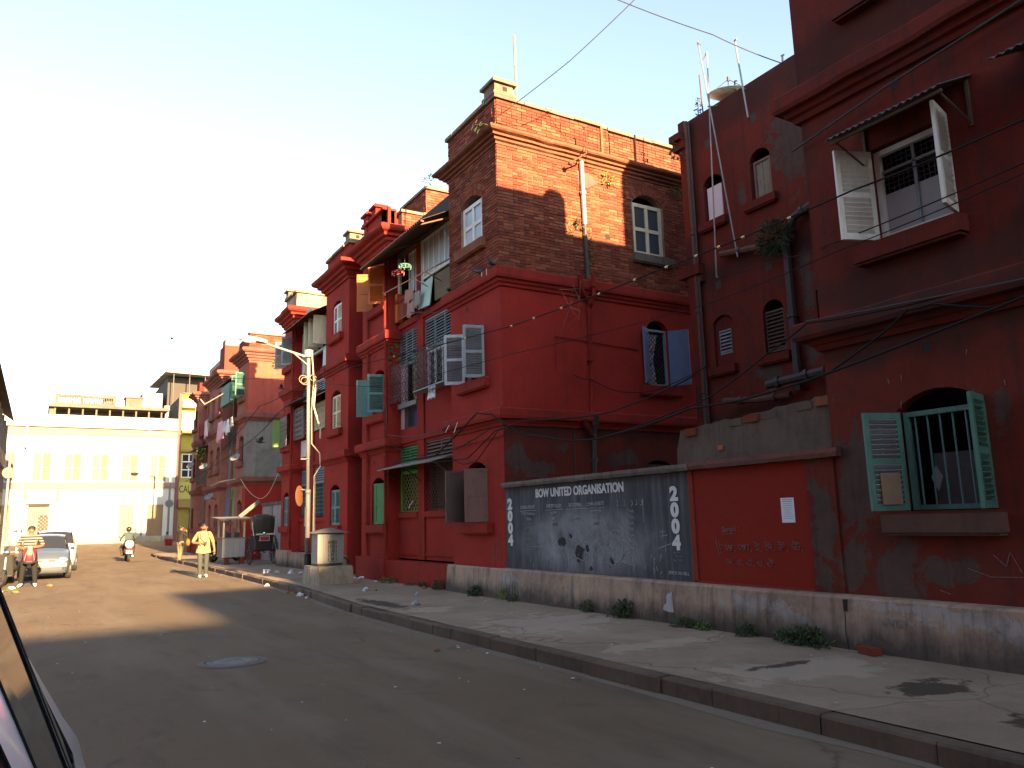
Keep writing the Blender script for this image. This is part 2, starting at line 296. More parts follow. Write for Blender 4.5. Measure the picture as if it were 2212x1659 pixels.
# ---------------------------------------------------------------- mesh helpers
class MB:
    def __init__(s): s.v = []; s.f = []; s.mi = []
    def add(s, vs, fs, mi=0):
        o = len(s.v); s.v += [Vector(p) for p in vs]; s.f += [tuple(i+o for i in f) for f in fs]; s.mi += [mi]*len(fs); return s
    def hexa(s, p, mi=0):
        return s.add(p, [(0, 3, 2, 1), (4, 5, 6, 7), (0, 1, 5, 4), (1, 2, 6, 5), (2, 3, 7, 6), (3, 0, 4, 7)], mi)
    def box(s, x0, x1, y0, y1, z0, z1, mi=0):
        return s.hexa([(x0, y0, z0), (x1, y0, z0), (x1, y1, z0), (x0, y1, z0), (x0, y0, z1), (x1, y0, z1), (x1, y1, z1), (x0, y1, z1)], mi)
    def obox(s, c, a, b, d, ha, hb, hd, mi=0):
        c, a, b, d = Vector(c), Vector(a)*ha, Vector(b)*hb, Vector(d)*hd
        return s.hexa([c-a-b-d, c+a-b-d, c+a+b-d, c-a+b-d, c-a-b+d, c+a-b+d, c+a+b+d, c-a+b+d], mi)
    def tube(s, pts, r, n=6, mi=0, cap=True):
        pts = [Vector(p) for p in pts]; rs = r if isinstance(r, (list, tuple)) else [r]*len(pts)
        rings = []; up = Vector((0, 0, 1))
        for i, p in enumerate(pts):
            t = (pts[min(i+1, len(pts)-1)]-pts[max(i-1, 0)])
            t = t.normalized() if t.length > 1e-9 else Vector((0, 0, 1))
            a = t.cross(up)
            if a.length < .05: a = t.cross(Vector((1, 0, 0)))
            a.normalize(); b = a.cross(t)
            rings.append([p+(a*math.cos(2*math.pi*k/n)+b*math.sin(2*math.pi*k/n))*rs[i] for k in range(n)])
        vs = [q for rg in rings for q in rg]; fs = []
        for i in range(len(pts)-1):
            for k in range(n):
                fs.append((i*n+k, i*n+(k+1) % n, (i+1)*n+(k+1) % n, (i+1)*n+k))
        if cap: fs += [tuple(range(n-1, -1, -1)), tuple((len(pts)-1)*n+k for k in range(n))]
        return s.add(vs, fs, mi)
    def lathe(s, prof, c, axis=(0, 0, 1), n=16, mi=0):
        ax = Vector(axis).normalized(); a = ax.orthogonal().normalized(); b = ax.cross(a); c = Vector(c)
        vs = []; fs = []
        for (r, h) in prof:
            for k in range(n):
                t = 2*math.pi*k/n; vs.append(c+ax*h+(a*math.cos(t)+b*math.sin(t))*r)
        for i in range(len(prof)-1):
            for k in range(n): fs.append((i*n+k, i*n+(k+1) % n, (i+1)*n+(k+1) % n, (i+1)*n+k))
        return s.add(vs, fs, mi)
    def ball(s, c, rx, ry=None, rz=None, n=10, m=7, mi=0, rot=None):
        ry = rx if ry is None else ry; rz = rx if rz is None else rz; c = Vector(c); vs = []; fs = []
        for i in range(m+1):
            th = math.pi*i/m
            for k in range(n):
                ph = 2*math.pi*k/n; p = Vector((rx*math.sin(th)*math.cos(ph), ry*math.sin(th)*math.sin(ph), rz*math.cos(th)))
                if rot: p = rot @ p
                vs.append(c+p)
        for i in range(m):
            for k in range(n): fs.append((i*n+k, (i+1)*n+k, (i+1)*n+(k+1) % n, i*n+(k+1) % n))
        return s.add(vs, fs, mi)
    def tri(s, pts2, fn, holes=(), mi=0):
        bm = bmesh.new(); es = []
        for loop in [pts2, *holes]:
            vv = [bm.verts.new((p[0], p[1], 0)) for p in loop]
            for i in range(len(vv)): es.append(bm.edges.new((vv[i], vv[(i+1) % len(vv)])))
        bmesh.ops.triangle_fill(bm, use_beauty=True, use_dissolve=False, edges=es)
        bm.verts.index_update()
        # drop triangles that fall inside a hole
        fs = []
        for f in bm.faces:
            c = f.calc_center_median()
            if any(inside((c.x, c.y), h) for h in holes): continue
            fs.append(tuple(v.index for v in f.verts))
        vs = [fn(v.co.x, v.co.y) for v in bm.verts]
        bm.free(); return s.add(vs, fs, mi)
    def build(s, name, m, parent=None, smooth=False, local=False):
        me = bpy.data.meshes.new(name)
        off = Vector((0, 0, 0))
        if parent is not None and not local: off = WL.get(parent.name, Vector((0, 0, 0)))
        me.from_pydata([tuple(p-off) for p in s.v], [], s.f)
        ms = m if isinstance(m, (list, tuple)) else [m]
        for q in ms: me.materials.append(M[q] if isinstance(q, str) else q)
        if len(ms) > 1: me.polygons.foreach_set('material_index', s.mi)
        if smooth: me.polygons.foreach_set('use_smooth', [True]*len(me.polygons))
        me.update()
        o = bpy.data.objects.new(name, me); COL.objects.link(o)
        if parent is not None: o.parent = parent
        WL[o.name] = off
        return o
WL = {}
def inside(p, poly):
    x, y = p; r = False; j = len(poly)-1
    for i in range(len(poly)):
        xi, yi = poly[i]; xj, yj = poly[j]
        if (yi > y) != (yj > y) and x < (xj-xi)*(y-yi)/(yj-yi)+xi: r = not r
        j = i
    return r
def thing(name, label, cat, loc=(0, 0, 0), group=None, rz=0):
    o = bpy.data.objects.new(name, None); COL.objects.link(o); o.location = loc; o.rotation_euler = (0, 0, rz)
    o.empty_display_size = .2; WL[o.name] = Vector(loc)
    return tag(o, label, cat, group)
def tag(o, label, cat, group=None):
    o['label'] = label; o['category'] = cat
    if group: o['group'] = group
    return o
def struct(o): o['kind'] = 'structure'; return o
def stuff(o): o['kind'] = 'stuff'; return o
def inst(name, me, parent, loc, rot=None, sc=None):
    o = bpy.data.objects.new(name, me); COL.objects.link(o); o.parent = parent; o.location = loc
    if rot is not None: o.rotation_euler = rot
    if sc is not None: o.scale = sc
    return o
def copy_tree(o, parent=None):
    c = o.copy(); COL.objects.link(c); c.parent = parent
    for ch in list(o.children): copy_tree(ch, c)
    return c
Zv = Vector((0, 0, 1))
class Pl:                                   # a wall plane: u along it, v up, d out of it
    def __init__(s, O, U, out): s.O, s.U, s.out = Vector(O), Vector(U), Vector(out)
    def P(s, u, v, d=0): return s.O+s.U*u+Zv*v+s.out*d
    def box(s, mb, u0, u1, v0, v1, d0, d1, mi=0):
        return mb.hexa([s.P(u0, v0, d0), s.P(u1, v0, d0), s.P(u1, v0, d1), s.P(u0, v0, d1), s.P(u0, v1, d0), s.P(u1, v1, d0), s.P(u1, v1, d1), s.P(u0, v1, d1)], mi)
    def wall(s, mb, outline, holes, reveal=.16, mi=0):
        mb.tri(outline, lambda x, y: s.P(x, y), holes, mi)
        for h in holes:
            k = len(h); vs = [s.P(*p) for p in h]+[s.P(p[0], p[1], -reveal) for p in h]
            mb.add(vs, [(i, (i+1) % k, k+(i+1) % k, k+i) for i in range(k)], mi)
def rect(u0, u1, v0, v1): return [(u0, v0), (u1, v0), (u1, v1), (u0, v1)]
def arch(u0, u1, v0, v1, rise, n=8):
    w = (u1-u0)/2; rad = (w*w+rise*rise)/(2*rise); cy = v1+rise-rad; a0 = math.asin(w/rad); pts = [(u0, v0), (u1, v0)]
    for i in range(n+1):
        a = a0-2*a0*i/n; pts.append(((u0+u1)/2+rad*math.sin(a), cy+rad*math.cos(a)))
    return pts
def FX(X): return Pl((X, 0, 0), (0, 1, 0), (-1, 0, 0))     # faces the street
def FY(Y): return Pl((0, Y, 0), (1, 0, 0), (0, -1, 0))     # faces the viewer
def molding(name, path, prof, m, parent):
    """profile [(out, z)] swept along an open 2-D path with mitred corners; outwards is left of travel"""
    dense = [path[0]]
    for a, b in zip(path[:-1], path[1:]):
        k = max(1, int(math.dist(a, b)/.38)); dense += [(a[0]+(b[0]-a[0])*i/k, a[1]+(b[1]-a[1])*i/k) for i in range(1, k+1)]
    path = dense; pts = [Vector((p[0], p[1], 0)) for p in path]; rows = []; top_ = max(z for o, z in prof)
    for i, p in enumerate(pts):
        n1 = n2 = None
        if i > 0: t = (p-pts[i-1]).normalized(); n1 = Vector((-t.y, t.x, 0))
        if i < len(pts)-1: t = (pts[i+1]-p).normalized(); n2 = Vector((-t.y, t.x, 0))
        n1 = n1 or n2; n2 = n2 or n1
        mdir = (n1+n2); mdir = mdir/(mdir.length_squared/2) if mdir.length > .01 else n1
        ez, eo = random.uniform(-.006, .006), random.uniform(.97, 1.02); chip = random.random() < .10
        rows.append([p+mdir*(o*eo*(.86 if chip and o > .1 else 1))+Zv*(z+ez*(z > top_-.2)+random.uniform(-.003, .003)) for o, z in prof])
    mb = MB(); k = len(prof); vs = [q for r_ in rows for q in r_]; fs = []
    for i in range(len(pts)-1):
        for j in range(k-1): fs.append((i*k+j, (i+1)*k+j, (i+1)*k+j+1, i*k+j+1))
    fs += [tuple(range(k)), tuple((len(pts)-1)*k+j for j in range(k-1, -1, -1))]
    return mb.add(vs, fs).build(name, m, parent)
def at(px, py, X):
    """point where the sight line of a photo pixel (2212 wide) meets the plane X"""
    d = CF*1680.05+CR*(px-1106)-CU*(py-829.5); t = X/d.x
    return Vector((0, 0, CH))+d*t
def atY(px, py, Y):
    d = CF*1680.05+CR*(px-1106)-CU*(py-829.5); return Vector((0, 0, CH))+d*(Y/d.y)
def hang(pts, sag=.1, n=8):
    out = [Vector(pts[0])]
    for a, b in zip(pts[:-1], pts[1:]):
        a, b = Vector(a), Vector(b)
        for i in range(1, n+1):
            t = i/n; out.append(a.lerp(b, t)-Zv*sag*4*t*(1-t))
    return out

# ---------------------------------------------------------------- joinery
def leaf(parent, pl, u, v0, w, h, s, ang, m, kind='louvre', slat_m=None, d=0.0, label=None, split=True):
    """a hinged shutter leaf: hinge at (u, v0), closed direction s*U, swung outwards by ang degrees"""
    a = R(ang); dr = pl.U*s*math.cos(a)+pl.out*math.sin(a); nr = dr.cross(Zv)
    o = pl.P(u, v0, d)
    mb = MB(); st = .055 if w > .3 else .04; th = .017
    L = lambda x0, x1, z0, z1, t0=-th, t1=th: mb.box(x0, x1, t0, t1, z0, z1)
    L(0, st, 0, h); L(w-st, w, 0, h); L(st, w-st, 0, .07); L(st, w-st, h-.06, h); L(st, w-st, h*.47, h*.47+.06)
    zones = [(.07, h*.47), (h*.47+.06, h-.06)]
    if kind == 'panel':
        for z0, z1 in zones: L(st, w-st, z0, z1, -.005, .005); L(st+.03, w-st-.03, z0+.03, z1-.03, -.010, .010)
    elif kind == 'plank': L(st, w-st, .07, h-.06, -.012, .012)
    elif kind == 'slab':
        mb = MB(); mb.box(0, w, -.016, .016, 0, h); mb.box(.05, w-.05, .0165, .03, .05, .12); mb.box(.05, w-.05, .0165, .03, h-.14, h-.07)
    f = mb.build('shutter', m, parent, local=True)
    rotm = Matrix(((dr.x, nr.x, 0), (dr.y, nr.y, 0), (0, 0, 1)))
    f.rotation_euler = rotm.to_euler(); f.location = o-WL[parent.name]
    if label: f['label'] = label
    if kind == 'louvre':
        sm = MB(); sm.obox((0, 0, 0), (1, 0, 0), Vector((0, .75, .66)).normalized(), Vector((0, -.66, .75)).normalized(), (w-2*st)/2, .026, .004)
        all_ = MB(); me = None
        for z0, z1 in zones:
            k = max(2, int((z1-z0)/.048))
            for i in range(k):
                z = z0+(i+.5)*(z1-z0)/k
                if split:
                    if me is None:
                        q = sm.build('slat', slat_m or m, f, local=True); q.location = (w/2, 0, z); me = q.data
                    else: inst('slat', me, f, (w/2, 0, z), (random.uniform(-.12, .12), 0, 0))
                else: all_.add([p+Vector((w/2, 0, z)) for p in sm.v], sm.f)
        if not split: stuff(all_.build('slats', slat_m or m, f, local=True))
        rod = MB(); rod.box(w/2-.01, w/2+.01, -.04, -.028, .12, h*.42); rod.box(w/2-.01, w/2+.01, -.04, -.028, h*.55, h-.12)
        rod.build('shutter_rod', m, f, local=True)
    return f
def louvre(parent, pl, u0, u1, v0, v1, d, m, nb=3, split=True, name='louvre_panel'):
    mb = MB(); t = .035
    pl.box(mb, u0, u1, v0, v0+t, d-.02, d+.02); pl.box(mb, u0, u1, v1-t, v1, d-.02, d+.02)
    for i in range(nb+1):
        u = u0+(u1-u0)*i/nb; a, b = max(u0, u-t/2), min(u1, u+t/2); pl.box(mb, a, b, v0+t, v1-t, d-.02, d+.02)
    f = mb.build(name, m, parent); L = WL[parent.name]
    k = max(2, int((v1-v0-2*t)/.07)); wdt = (u1-u0)/nb-t
    sm = MB(); ax = pl.U; b1 = (pl.out*.7-Zv*.71).normalized(); b2 = ax.cross(b1)
    sm.obox((0, 0, 0), ax, b1, b2, wdt/2, .045, .004); me = None; all_ = MB()
    for i in range(nb):
        for j in range(k):
            p = pl.P(u0+(u1-u0)*(i+.5)/nb, v0+t+(j+.5)*(v1-v0-2*t)/k, d)-L
            if split:
                if me is None: q = sm.build('slat', m, f, local=True); q.location = p; me = q.data
                else: inst('slat', me, f, p)
            else: all_.add([p+w_ for w_ in sm.v], sm.f)
    if not split: stuff(all_.build('slats', m, f, local=True))
    return f
def frame(parent, pl, u0, u1, v0, v1, d, m, nu=2, nv=2, t=.045, glass='glass', name='window_frame', bars=None):
    mb = MB()
    pl.box(mb, u0, u0+t, v0, v1, d-.03, d+.03); pl.box(mb, u1-t, u1, v0, v1, d-.03, d+.03)
    pl.box(mb, u0+t, u1-t, v0, v0+t, d-.03, d+.03); pl.box(mb, u0+t, u1-t, v1-t, v1, d-.03, d+.03)
    for i in range(1, nu): u = u0+(u1-u0)*i/nu; pl.box(mb, u-t/2, u+t/2, v0+t, v1-t, d-.025, d+.025)
    for j in range(1, nv):
        v = v0+(v1-v0)*j/nv
        for i in range(nu):
            a = u0+(u1-u0)*i/nu+t/2; b = u0+(u1-u0)*(i+1)/nu-t/2; pl.box(mb, a, b, v-t/2, v+t/2, d-.022, d+.022)
    f = mb.build(name, m, parent)
    if glass:
        for i in range(nu):
            for j in range(nv):
                g = MB(); pl.box(g, u0+(u1-u0)*i/nu+.01, u0+(u1-u0)*(i+1)/nu-.01, v0+(v1-v0)*j/nv+.01, v0+(v1-v0)*(j+1)/nv-.01, d-.008, d-.002)
                g.build('window_pane', glass, f)
    return f
def sill(parent, pl, u0, u1, v0, v1, dep, m='red_trim'):
    mb = MB(); pl.box(mb, u0, u1, v0, v1, -.05, dep); pl.box(mb, u0+.02, u1-.02, v0-.03, v0-.002, -.05, dep-.025); return mb.build('sill', m, parent)
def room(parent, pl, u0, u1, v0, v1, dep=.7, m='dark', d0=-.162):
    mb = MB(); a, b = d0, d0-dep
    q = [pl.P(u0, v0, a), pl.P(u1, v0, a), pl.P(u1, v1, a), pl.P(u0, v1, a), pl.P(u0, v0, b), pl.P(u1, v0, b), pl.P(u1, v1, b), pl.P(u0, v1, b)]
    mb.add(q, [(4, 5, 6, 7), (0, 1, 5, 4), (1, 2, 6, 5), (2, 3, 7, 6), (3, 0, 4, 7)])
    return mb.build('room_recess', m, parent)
def lattice(parent, pl, u0, u1, v0, v1, d, step, m, kind='diamond', r=.006, name='grille'):
    mb = MB()
    def bar(a, b): mb.obox((pl.P(*a, d)+pl.P(*b, d))/2, (pl.P(*b, d)-pl.P(*a, d)).normalized(), pl.out, (pl.P(*b, d)-pl.P(*a, d)).normalized().cross(pl.out), (pl.P(*b, d)-pl.P(*a, d)).length/2, r*.6, r)
    def clipd(s):
        k = u0+v0-(v1-v0) if s > 0 else u0
        c = -(v1-v0)
        while c < (u1-u0):
            a = [u0+c, v0]; b = [u0+c+(v1-v0), v1]
            if a[0] < u0: a = [u0, v0+(u0-a[0])]
            if b[0] > u1: b = [u1, v1-(b[0]-u1)]
            if b[0]-a[0] > .01:
                if s < 0: a[0] = u0+u1-a[0]; b[0] = u0+u1-b[0]
                bar(tuple(a), tuple(b))
            c += step
    if kind in ('diamond', 'star'): clipd(1); clipd(-1)
    if kind in ('grid', 'star'):
        nu = max(1, round((u1-u0)/step)); nv = max(1, round((v1-v0)/step))
        for i in range(nu+1): u = u0+(u1-u0)*i/nu; bar((u, v0), (u, v1))
        for j in range(nv+1): v = v0+(v1-v0)*j/nv; bar((u0, v), (u1, v))
    if kind == 'vert':
        nu = max(1, round((u1-u0)/step))
        for i in range(nu+1): u = u0+(u1-u0)*i/nu; bar((u, v0), (u, v1))
    bar((u0, v0), (u1, v0)); bar((u0, v1), (u1, v1))
    return mb.build(name, m, parent)
def corr(parent, pl, u0, u1, d0, v0, d1, v1, m, name='awning_sheet', pitch=.08, amp=.012):
    """corrugated sheet from the wall line (d0,v0) down to the eave (d1,v1)"""
    n = int((u1-u0)/pitch*4); vs = []; fs = []
    nr = Vector((0, 0, 1))
    for i in range(n+1):
        u = u0+(u1-u0)*i/n; h = amp*math.sin(i*math.pi/2)
        vs += [pl.P(u, v0+h, d0), pl.P(u, v1+h, d1), pl.P(u, v1+h-.006, d1), pl.P(u, v0+h-.006, d0)]
    for i in range(n):
        a = i*4
        for k in range(4): fs.append((a+k, a+4+k, a+4+(k+1) % 4, a+(k+1) % 4))
    return MB().add(vs, fs).build(name, m, parent)
BRK = {}
def bricks(parent, pl, u0, u1, v0, v1, holes=(), d=.012, nobj=0, pri=None, L=.25, H=.068, m='brick', back='mortar', name='brick', wobble=.006):
    """coursed brickwork as real bricks; the nobj first by priority are objects, the rest one joined part"""
    items = []; rows = int(round((v1-v0)/H)); hh = (v1-v0)/rows
    for j in range(rows):
        z0 = v0+j*hh; off = 0 if j % 2 == 0 else -L/2
        Lj = L if j % 6 else L/2
        u = u0+off if Lj == L else u0
        while u < u1-.02:
            segs = [(max(u, u0), min(u+Lj, u1))]; zc = z0+hh/2
            for h in holes:
                xs_ = []
                for (xa, ya), (xb, yb) in zip(h, h[1:]+h[:1]):
                    if (ya > zc) != (yb > zc): xs_.append(xa+(xb-xa)*(zc-ya)/(yb-ya))
                if len(xs_) < 2: continue
                ha, hb = min(xs_), max(xs_)
                segs = [q_ for a, b in segs for q_ in ((a, min(b, ha)), (max(a, hb), b))]
            for a, b in segs:
                if b-a > .03: items.append((a+.006, b-.006, z0+.006, z0+hh-.007))
            u += Lj
    if pri: items.sort(key=pri)
    if 'me' not in BRK:
        q = MB().box(-.5, .5, -.5, .5, -.5, .5); o = q.build('tmp', m); BRK['me'] = o.data; bpy.data.objects.remove(o)
    jb = MB(); Lw = WL[parent.name]; ang = math.atan2(pl.U.y, pl.U.x)
    for k, (a, b, z0, z1) in enumerate(items):
        dd = d+random.uniform(-wobble, wobble); e = random.uniform(-.002, .002)
        if k < nobj:
            p = pl.P((a+b)/2, (z0+z1)/2, dd/2-.03)-Lw
            inst(name, BRK['me'], parent, p, (random.uniform(-.01, .01), random.uniform(-.012, .012), ang), (b-a, dd+.06, z1-z0))
        else: pl.box(jb, a, b, z0+e, z1+e, -.05, dd)
    if jb.v: stuff(jb.build('brickwork', m, parent))
def patch(parent, pl, pts, m, d=.004, name='plaster_patch', jit=.03):
    """irregular flat patch of render standing a few mm proud"""
    out = []
    for i in range(len(pts)):
        a, b = pts[i], pts[(i+1) % len(pts)]
        k = max(2, int(math.dist(a, b)/.12))
        for j in range(k):
            t = j/k; out.append((a[0]+(b[0]-a[0])*t+random.uniform(-jit, jit), a[1]+(b[1]-a[1])*t+random.uniform(-jit, jit)))
    mb = MB(); mb.tri(out, lambda x, y: pl.P(x, y, d)); n = len(out)
    mb.add([pl.P(*p, d) for p in out]+[pl.P(*p, -.01) for p in out], [(i, (i+1) % n, n+(i+1) % n, n+i) for i in range(n)])
    return mb.build(name, m, parent)
def pipe(parent, pts, r, m, name='drain_pipe', collars=True, n=8):
    mb = MB(); mb.tube(pts, r, n)
    if collars:
        a, b = Vector(pts[0]), Vector(pts[-1])
        for i in range(len(pts)-1):
            a, b = Vector(pts[i]), Vector(pts[i+1]); k = max(1, int((b-a).length/1.4))
            for j in range(k):
                t = (j+.5)/k; p = a.lerp(b, t); q = (b-a).normalized()*.035; mb.tube([p-q, p+q], r*1.35, n)
    return mb.build(name, m, parent, smooth=False)
def text(body, size, pl, u, v, m, parent=None, name='lettering', d=.006, align='CENTER', fat=0, sx=1, flip=True, rot=0):
    cu = bpy.data.curves.new(name, 'FONT'); cu.body = body; cu.size = size; cu.align_x = align; cu.align_y = 'CENTER'; cu.offset = fat; cu.extrude = .002; cu.resolution_u = 3
    to = bpy.data.objects.new('t', cu); COL.objects.link(to)
    dg = bpy.context.evaluated_depsgraph_get(); me = bpy.data.meshes.new_from_object(to.evaluated_get(dg)); bpy.data.objects.remove(to)
    xs = -pl.U if flip else pl.U          # letters read left to right for someone facing the wall
    cr, sr = math.cos(rot), math.sin(rot)
    base = pl.P(u, v, d); off = WL[parent.name] if parent else Vector()
    for q in me.vertices:
        x, y, z = q.co; x *= sx; x, y = x*cr-y*sr, x*sr+y*cr
        q.co = base+xs*x+Zv*y+pl.out*z-off
    me.materials.clear(); me.materials.append(M[m]); me.name = name
    o = bpy.data.objects.new(name, me); COL.objects.link(o)
    if parent: o.parent = parent
    WL[o.name] = off
    return o
def strokes(lines, pl, w, m, parent, name='chalk_marks', d=.004):
    mb = MB()
    for ln in lines:
        for a, b in zip(ln[:-1], ln[1:]):
            A, B = pl.P(*a, d), pl.P(*b, d); t = B-A
            if t.length < 1e-5: continue
            mb.obox((A+B)/2, t.normalized(), pl.out, t.normalized().cross(pl.out), t.length/2+w*.3, .0015, w*random.uniform(.35, .6))
    return stuff(mb.build(name, m, parent))
def leaves(mb, c, rad, n, ln, mi=0, up=.5, flat=1.0, wd=.26):
    for _ in range(n):
        d = Vector((random.gauss(0, 1), random.gauss(0, 1), random.gauss(0, 1)*flat)).normalized()
        p = Vector(c)+Vector((d.x*rad[0], d.y*rad[1], d.z*rad[2]))*random.random()**.4
        ax = (d+Vector((random.uniform(-.7, .7), random.uniform(-.7, .7), up*random.uniform(-.5, 1)))).normalized()
        sd_ = ax.orthogonal().normalized(); sd_ = Matrix.Rotation(random.uniform(0, 6.28), 3, ax) @ sd_
        l_ = ln*random.uniform(.6, 1.2); w_ = l_*wd; nn = ax.cross(sd_)
        mb.add([p, p+ax*l_*.45+sd_*w_+nn*.1*l_, p+ax*l_, p+ax*l_*.45-sd_*w_+nn*.1*l_], [(0, 1, 2), (0, 2, 3)], mi)
def weed(x, y, z, w, h, n, ln, label, m='leaf', grp='weeds along the foot of the wall', name='weed'):
    t = thing(name, label, 'weed', (x, y, z), grp)
    f = MB(); leaves(f, (x, y, z+h*.42), (w*1.1, w*1.3, h*.42), int(n*2.6), ln*.55)
    for _ in range(3): leaves(f, (x+random.uniform(-.1, .02), y+random.uniform(-1.6, 1.6)*w, z+h*.25), (w*.5, w*.6, h*.25), int(n*.5), ln*.5)
    f.build('foliage', m, t)
    s_ = MB()
    for _ in range(5): s_.tube([(x, y, z-.01), (x+random.uniform(-w, w)*.6, y+random.uniform(-w, w)*.6, z+h*.8)], .004, 4)
    s_.build('stem', 'stemm', t); return t

# ================================================================ ground
def zg(y):
    """the street rises a little towards its far end"""
    return 0 if y < 46 else min(.42, (y-46)/34*.42)
mb = MB(); ys = [-70, -40, -20, 0, 10, 20, 30, 40, 46, 50, 55, 60, 65, 70, 75, 80, 90, 140, 600]; xs = [-300, -60, -20, -8, -2, 2, 6, 10, 20, 60, 300]
mb.v = [Vector((x, y, zg(y))) for y in ys for x in xs]; k = len(xs)
mb.f = [(j*k+i, j*k+i+1, (j+1)*k+i+1, (j+1)*k+i) for j in range(len(ys)-1) for i in range(k-1)]
mb.mi = [0]*len(mb.f)
road = struct(mb.build('road', 'road'))
KX = [(-12, 4.98), (0, 4.95), (5, 4.92), (10, 4.9), (14, 4.92), (18.6, 5.28), (24.8, 5.42), (34, 5.5), (50, 5.55)]
def kx(y):
    for (a, xa), (b, xb) in zip(KX[:-1], KX[1:]):
        if a <= y <= b: return xa+(xb-xa)*(y-a)/(b-a)
    return KX[-1][1]
PZ = .15
# right-hand pavement: one slab with an uneven top, and its kerb stones
mb = MB(); ys = [-12+.8*i for i in range(78)]; nx = 6
rows = []
for y in ys:
    x0 = kx(y)+.16; rows.append([Vector((x0+(9.0-x0)*i/nx if y < 49.6 else x0+(9.0-x0)*i/nx, y, PZ+(random.uniform(-.006, .006) if 0 < i < nx else 0)+zg(y))) for i in range(nx+1)])
mb.v = [p for r_ in rows for p in r_]; k = nx+1
mb.f = [(j*k+i, j*k+i+1, (j+1)*k+i+1, (j+1)*k+i) for j in range(len(ys)-1) for i in range(nx)]; mb.mi = [0]*len(mb.f)
pav = struct(mb.build('pavement', 'pave'))
y = -6.0
while y < 49:
    L = random.uniform(.8, 1.05); a, b = y, y+L-.012
    xa, xb = kx(a), kx(b); dz = random.uniform(-.014, .012); dx = random.uniform(-.014, .014); L = random.uniform(.55, 1.15); b = y+L-.016
    z0a, z0b = zg(a), zg(b); t = PZ+dz; c = .018
    m_ = MB()
    prof = lambda x, z: [(x+dx, -.06), (x+dx+.006, t-c), (x+dx+c, t), (x+dx+.155, t), (x+dx+.155, -.06)]
    vs = [(px, a, pz+z0a) for px, pz in prof(xa, 0)]+[(px, b, pz+z0b) for px, pz in prof(xb, 0)]
    m_.add(vs, [(i, (i+1) % 5, 5+(i+1) % 5, 5+i) for i in range(5)]+[(4, 3, 2, 1, 0), (5, 6, 7, 8, 9)])
    m_.build('kerb_stone', 'kerb', pav); y += L
# dusty gutter strip beside the kerb
mb = MB(); pts = []
for i in range(70):
    y = -6+i*.8; x = kx(y); w = .13+.05*math.sin(y*1.7)+random.uniform(-.025, .025); pts.append((x-w, x+.01, y))
for (a, b, y), (c, d, y2) in zip(pts[:-1], pts[1:]): mb.add([(a, y, .0025+zg(y)), (b, y, .005+zg(y)), (d, y2, .005+zg(y2)), (c, y2, .0025+zg(y2))], [(0, 1, 2, 3)])
struct(mb.build('gutter_dust', plaster('gutter_dust', (.17, .14, .11), (.12, .10, .08), None, 0, .3, 0)))
# screeds and stains on the pavement
GP = Pl((0, 0, PZ), (1, 0, 0), (0, 0, 1))
def gpatch(pts, m, z, name, jit=.06, parent=None):
    out = []
    for i in range(len(pts)):
        a, b = pts[i], pts[(i+1) % len(pts)]; k = max(2, int(math.dist(a, b)/.1))
        for j in range(k):
            t = j/k; out.append((a[0]+(b[0]-a[0])*t+random.uniform(-jit, jit), a[1]+(b[1]-a[1])*t+random.uniform(-jit, jit)*1.3))
    q = MB(); q.tri(out, lambda x, y: Vector((x, y, z))); return q.build(name, m, parent)
# left-hand pavement
KL = [(-12, -1.75), (5, -1.6), (25, -.9), (35, -.75), (78, -.9)]
def kl(y):
    for (a, xa), (b, xb) in zip(KL[:-1], KL[1:]):
        if a <= y <= b: return xa+(xb-xa)*(y-a)/(b-a)
    return KL[-1][1]
mb = MB(); ys = [-10+2*i for i in range(45)]
for a, b in zip(ys[:-1], ys[1:]):
    mb.add([(-6, a, .12+zg(a)), (kl(a)-.16, a, .12+zg(a)), (kl(b)-.16, b, .12+zg(b)), (-6, b, .12+zg(b))], [(0, 1, 2, 3)])
pavl = struct(mb.build('pavement', pavemat('pale_pavement', (.2, .17, .13))))
y = 8.0
while y < 76:
    L = 1.0; a, b = y, y+L-.015; q = MB()
    q.hexa([(kl(a)-.16, a, -.05), (kl(a), a, -.05), (kl(b), b, -.05), (kl(b)-.16, b, -.05), (kl(a)-.16, a, .13+zg(a)), (kl(a)-.01, a, .125+zg(a)), (kl(b)-.01, b, .125+zg(b)), (kl(b)-.16, b, .13+zg(b))])
    q.build('kerb_stone', 'kerb', pavl); y += L
# manhole
t = thing('manhole_cover', 'round grey iron manhole cover set in the asphalt in mid road', 'manhole cover', (2.08, 10.1, 0))
q = MB(); q.lathe([(.30, .0), (.30, .010), (.262, .012), (.255, .004), (.235, .004), (.23, .011), (.12, .012), (.115, .006), (0, .008)], (2.08, 10.1, 0.004), n=28); q.build('lid', paint('worn_iron_lid', (.15, .15, .142), .75, .45, 14, .6, dirt=.6, dirtc=(.08, .065, .05)), t)
q = MB(); q.lathe([(.315, -.0), (.315, .010), (.37, .008), (.40, .0)], (2.08, 10.1, 0.004), n=28); q.build('rim', paint('cement_rim', (.12, .10, .085), .9), t)

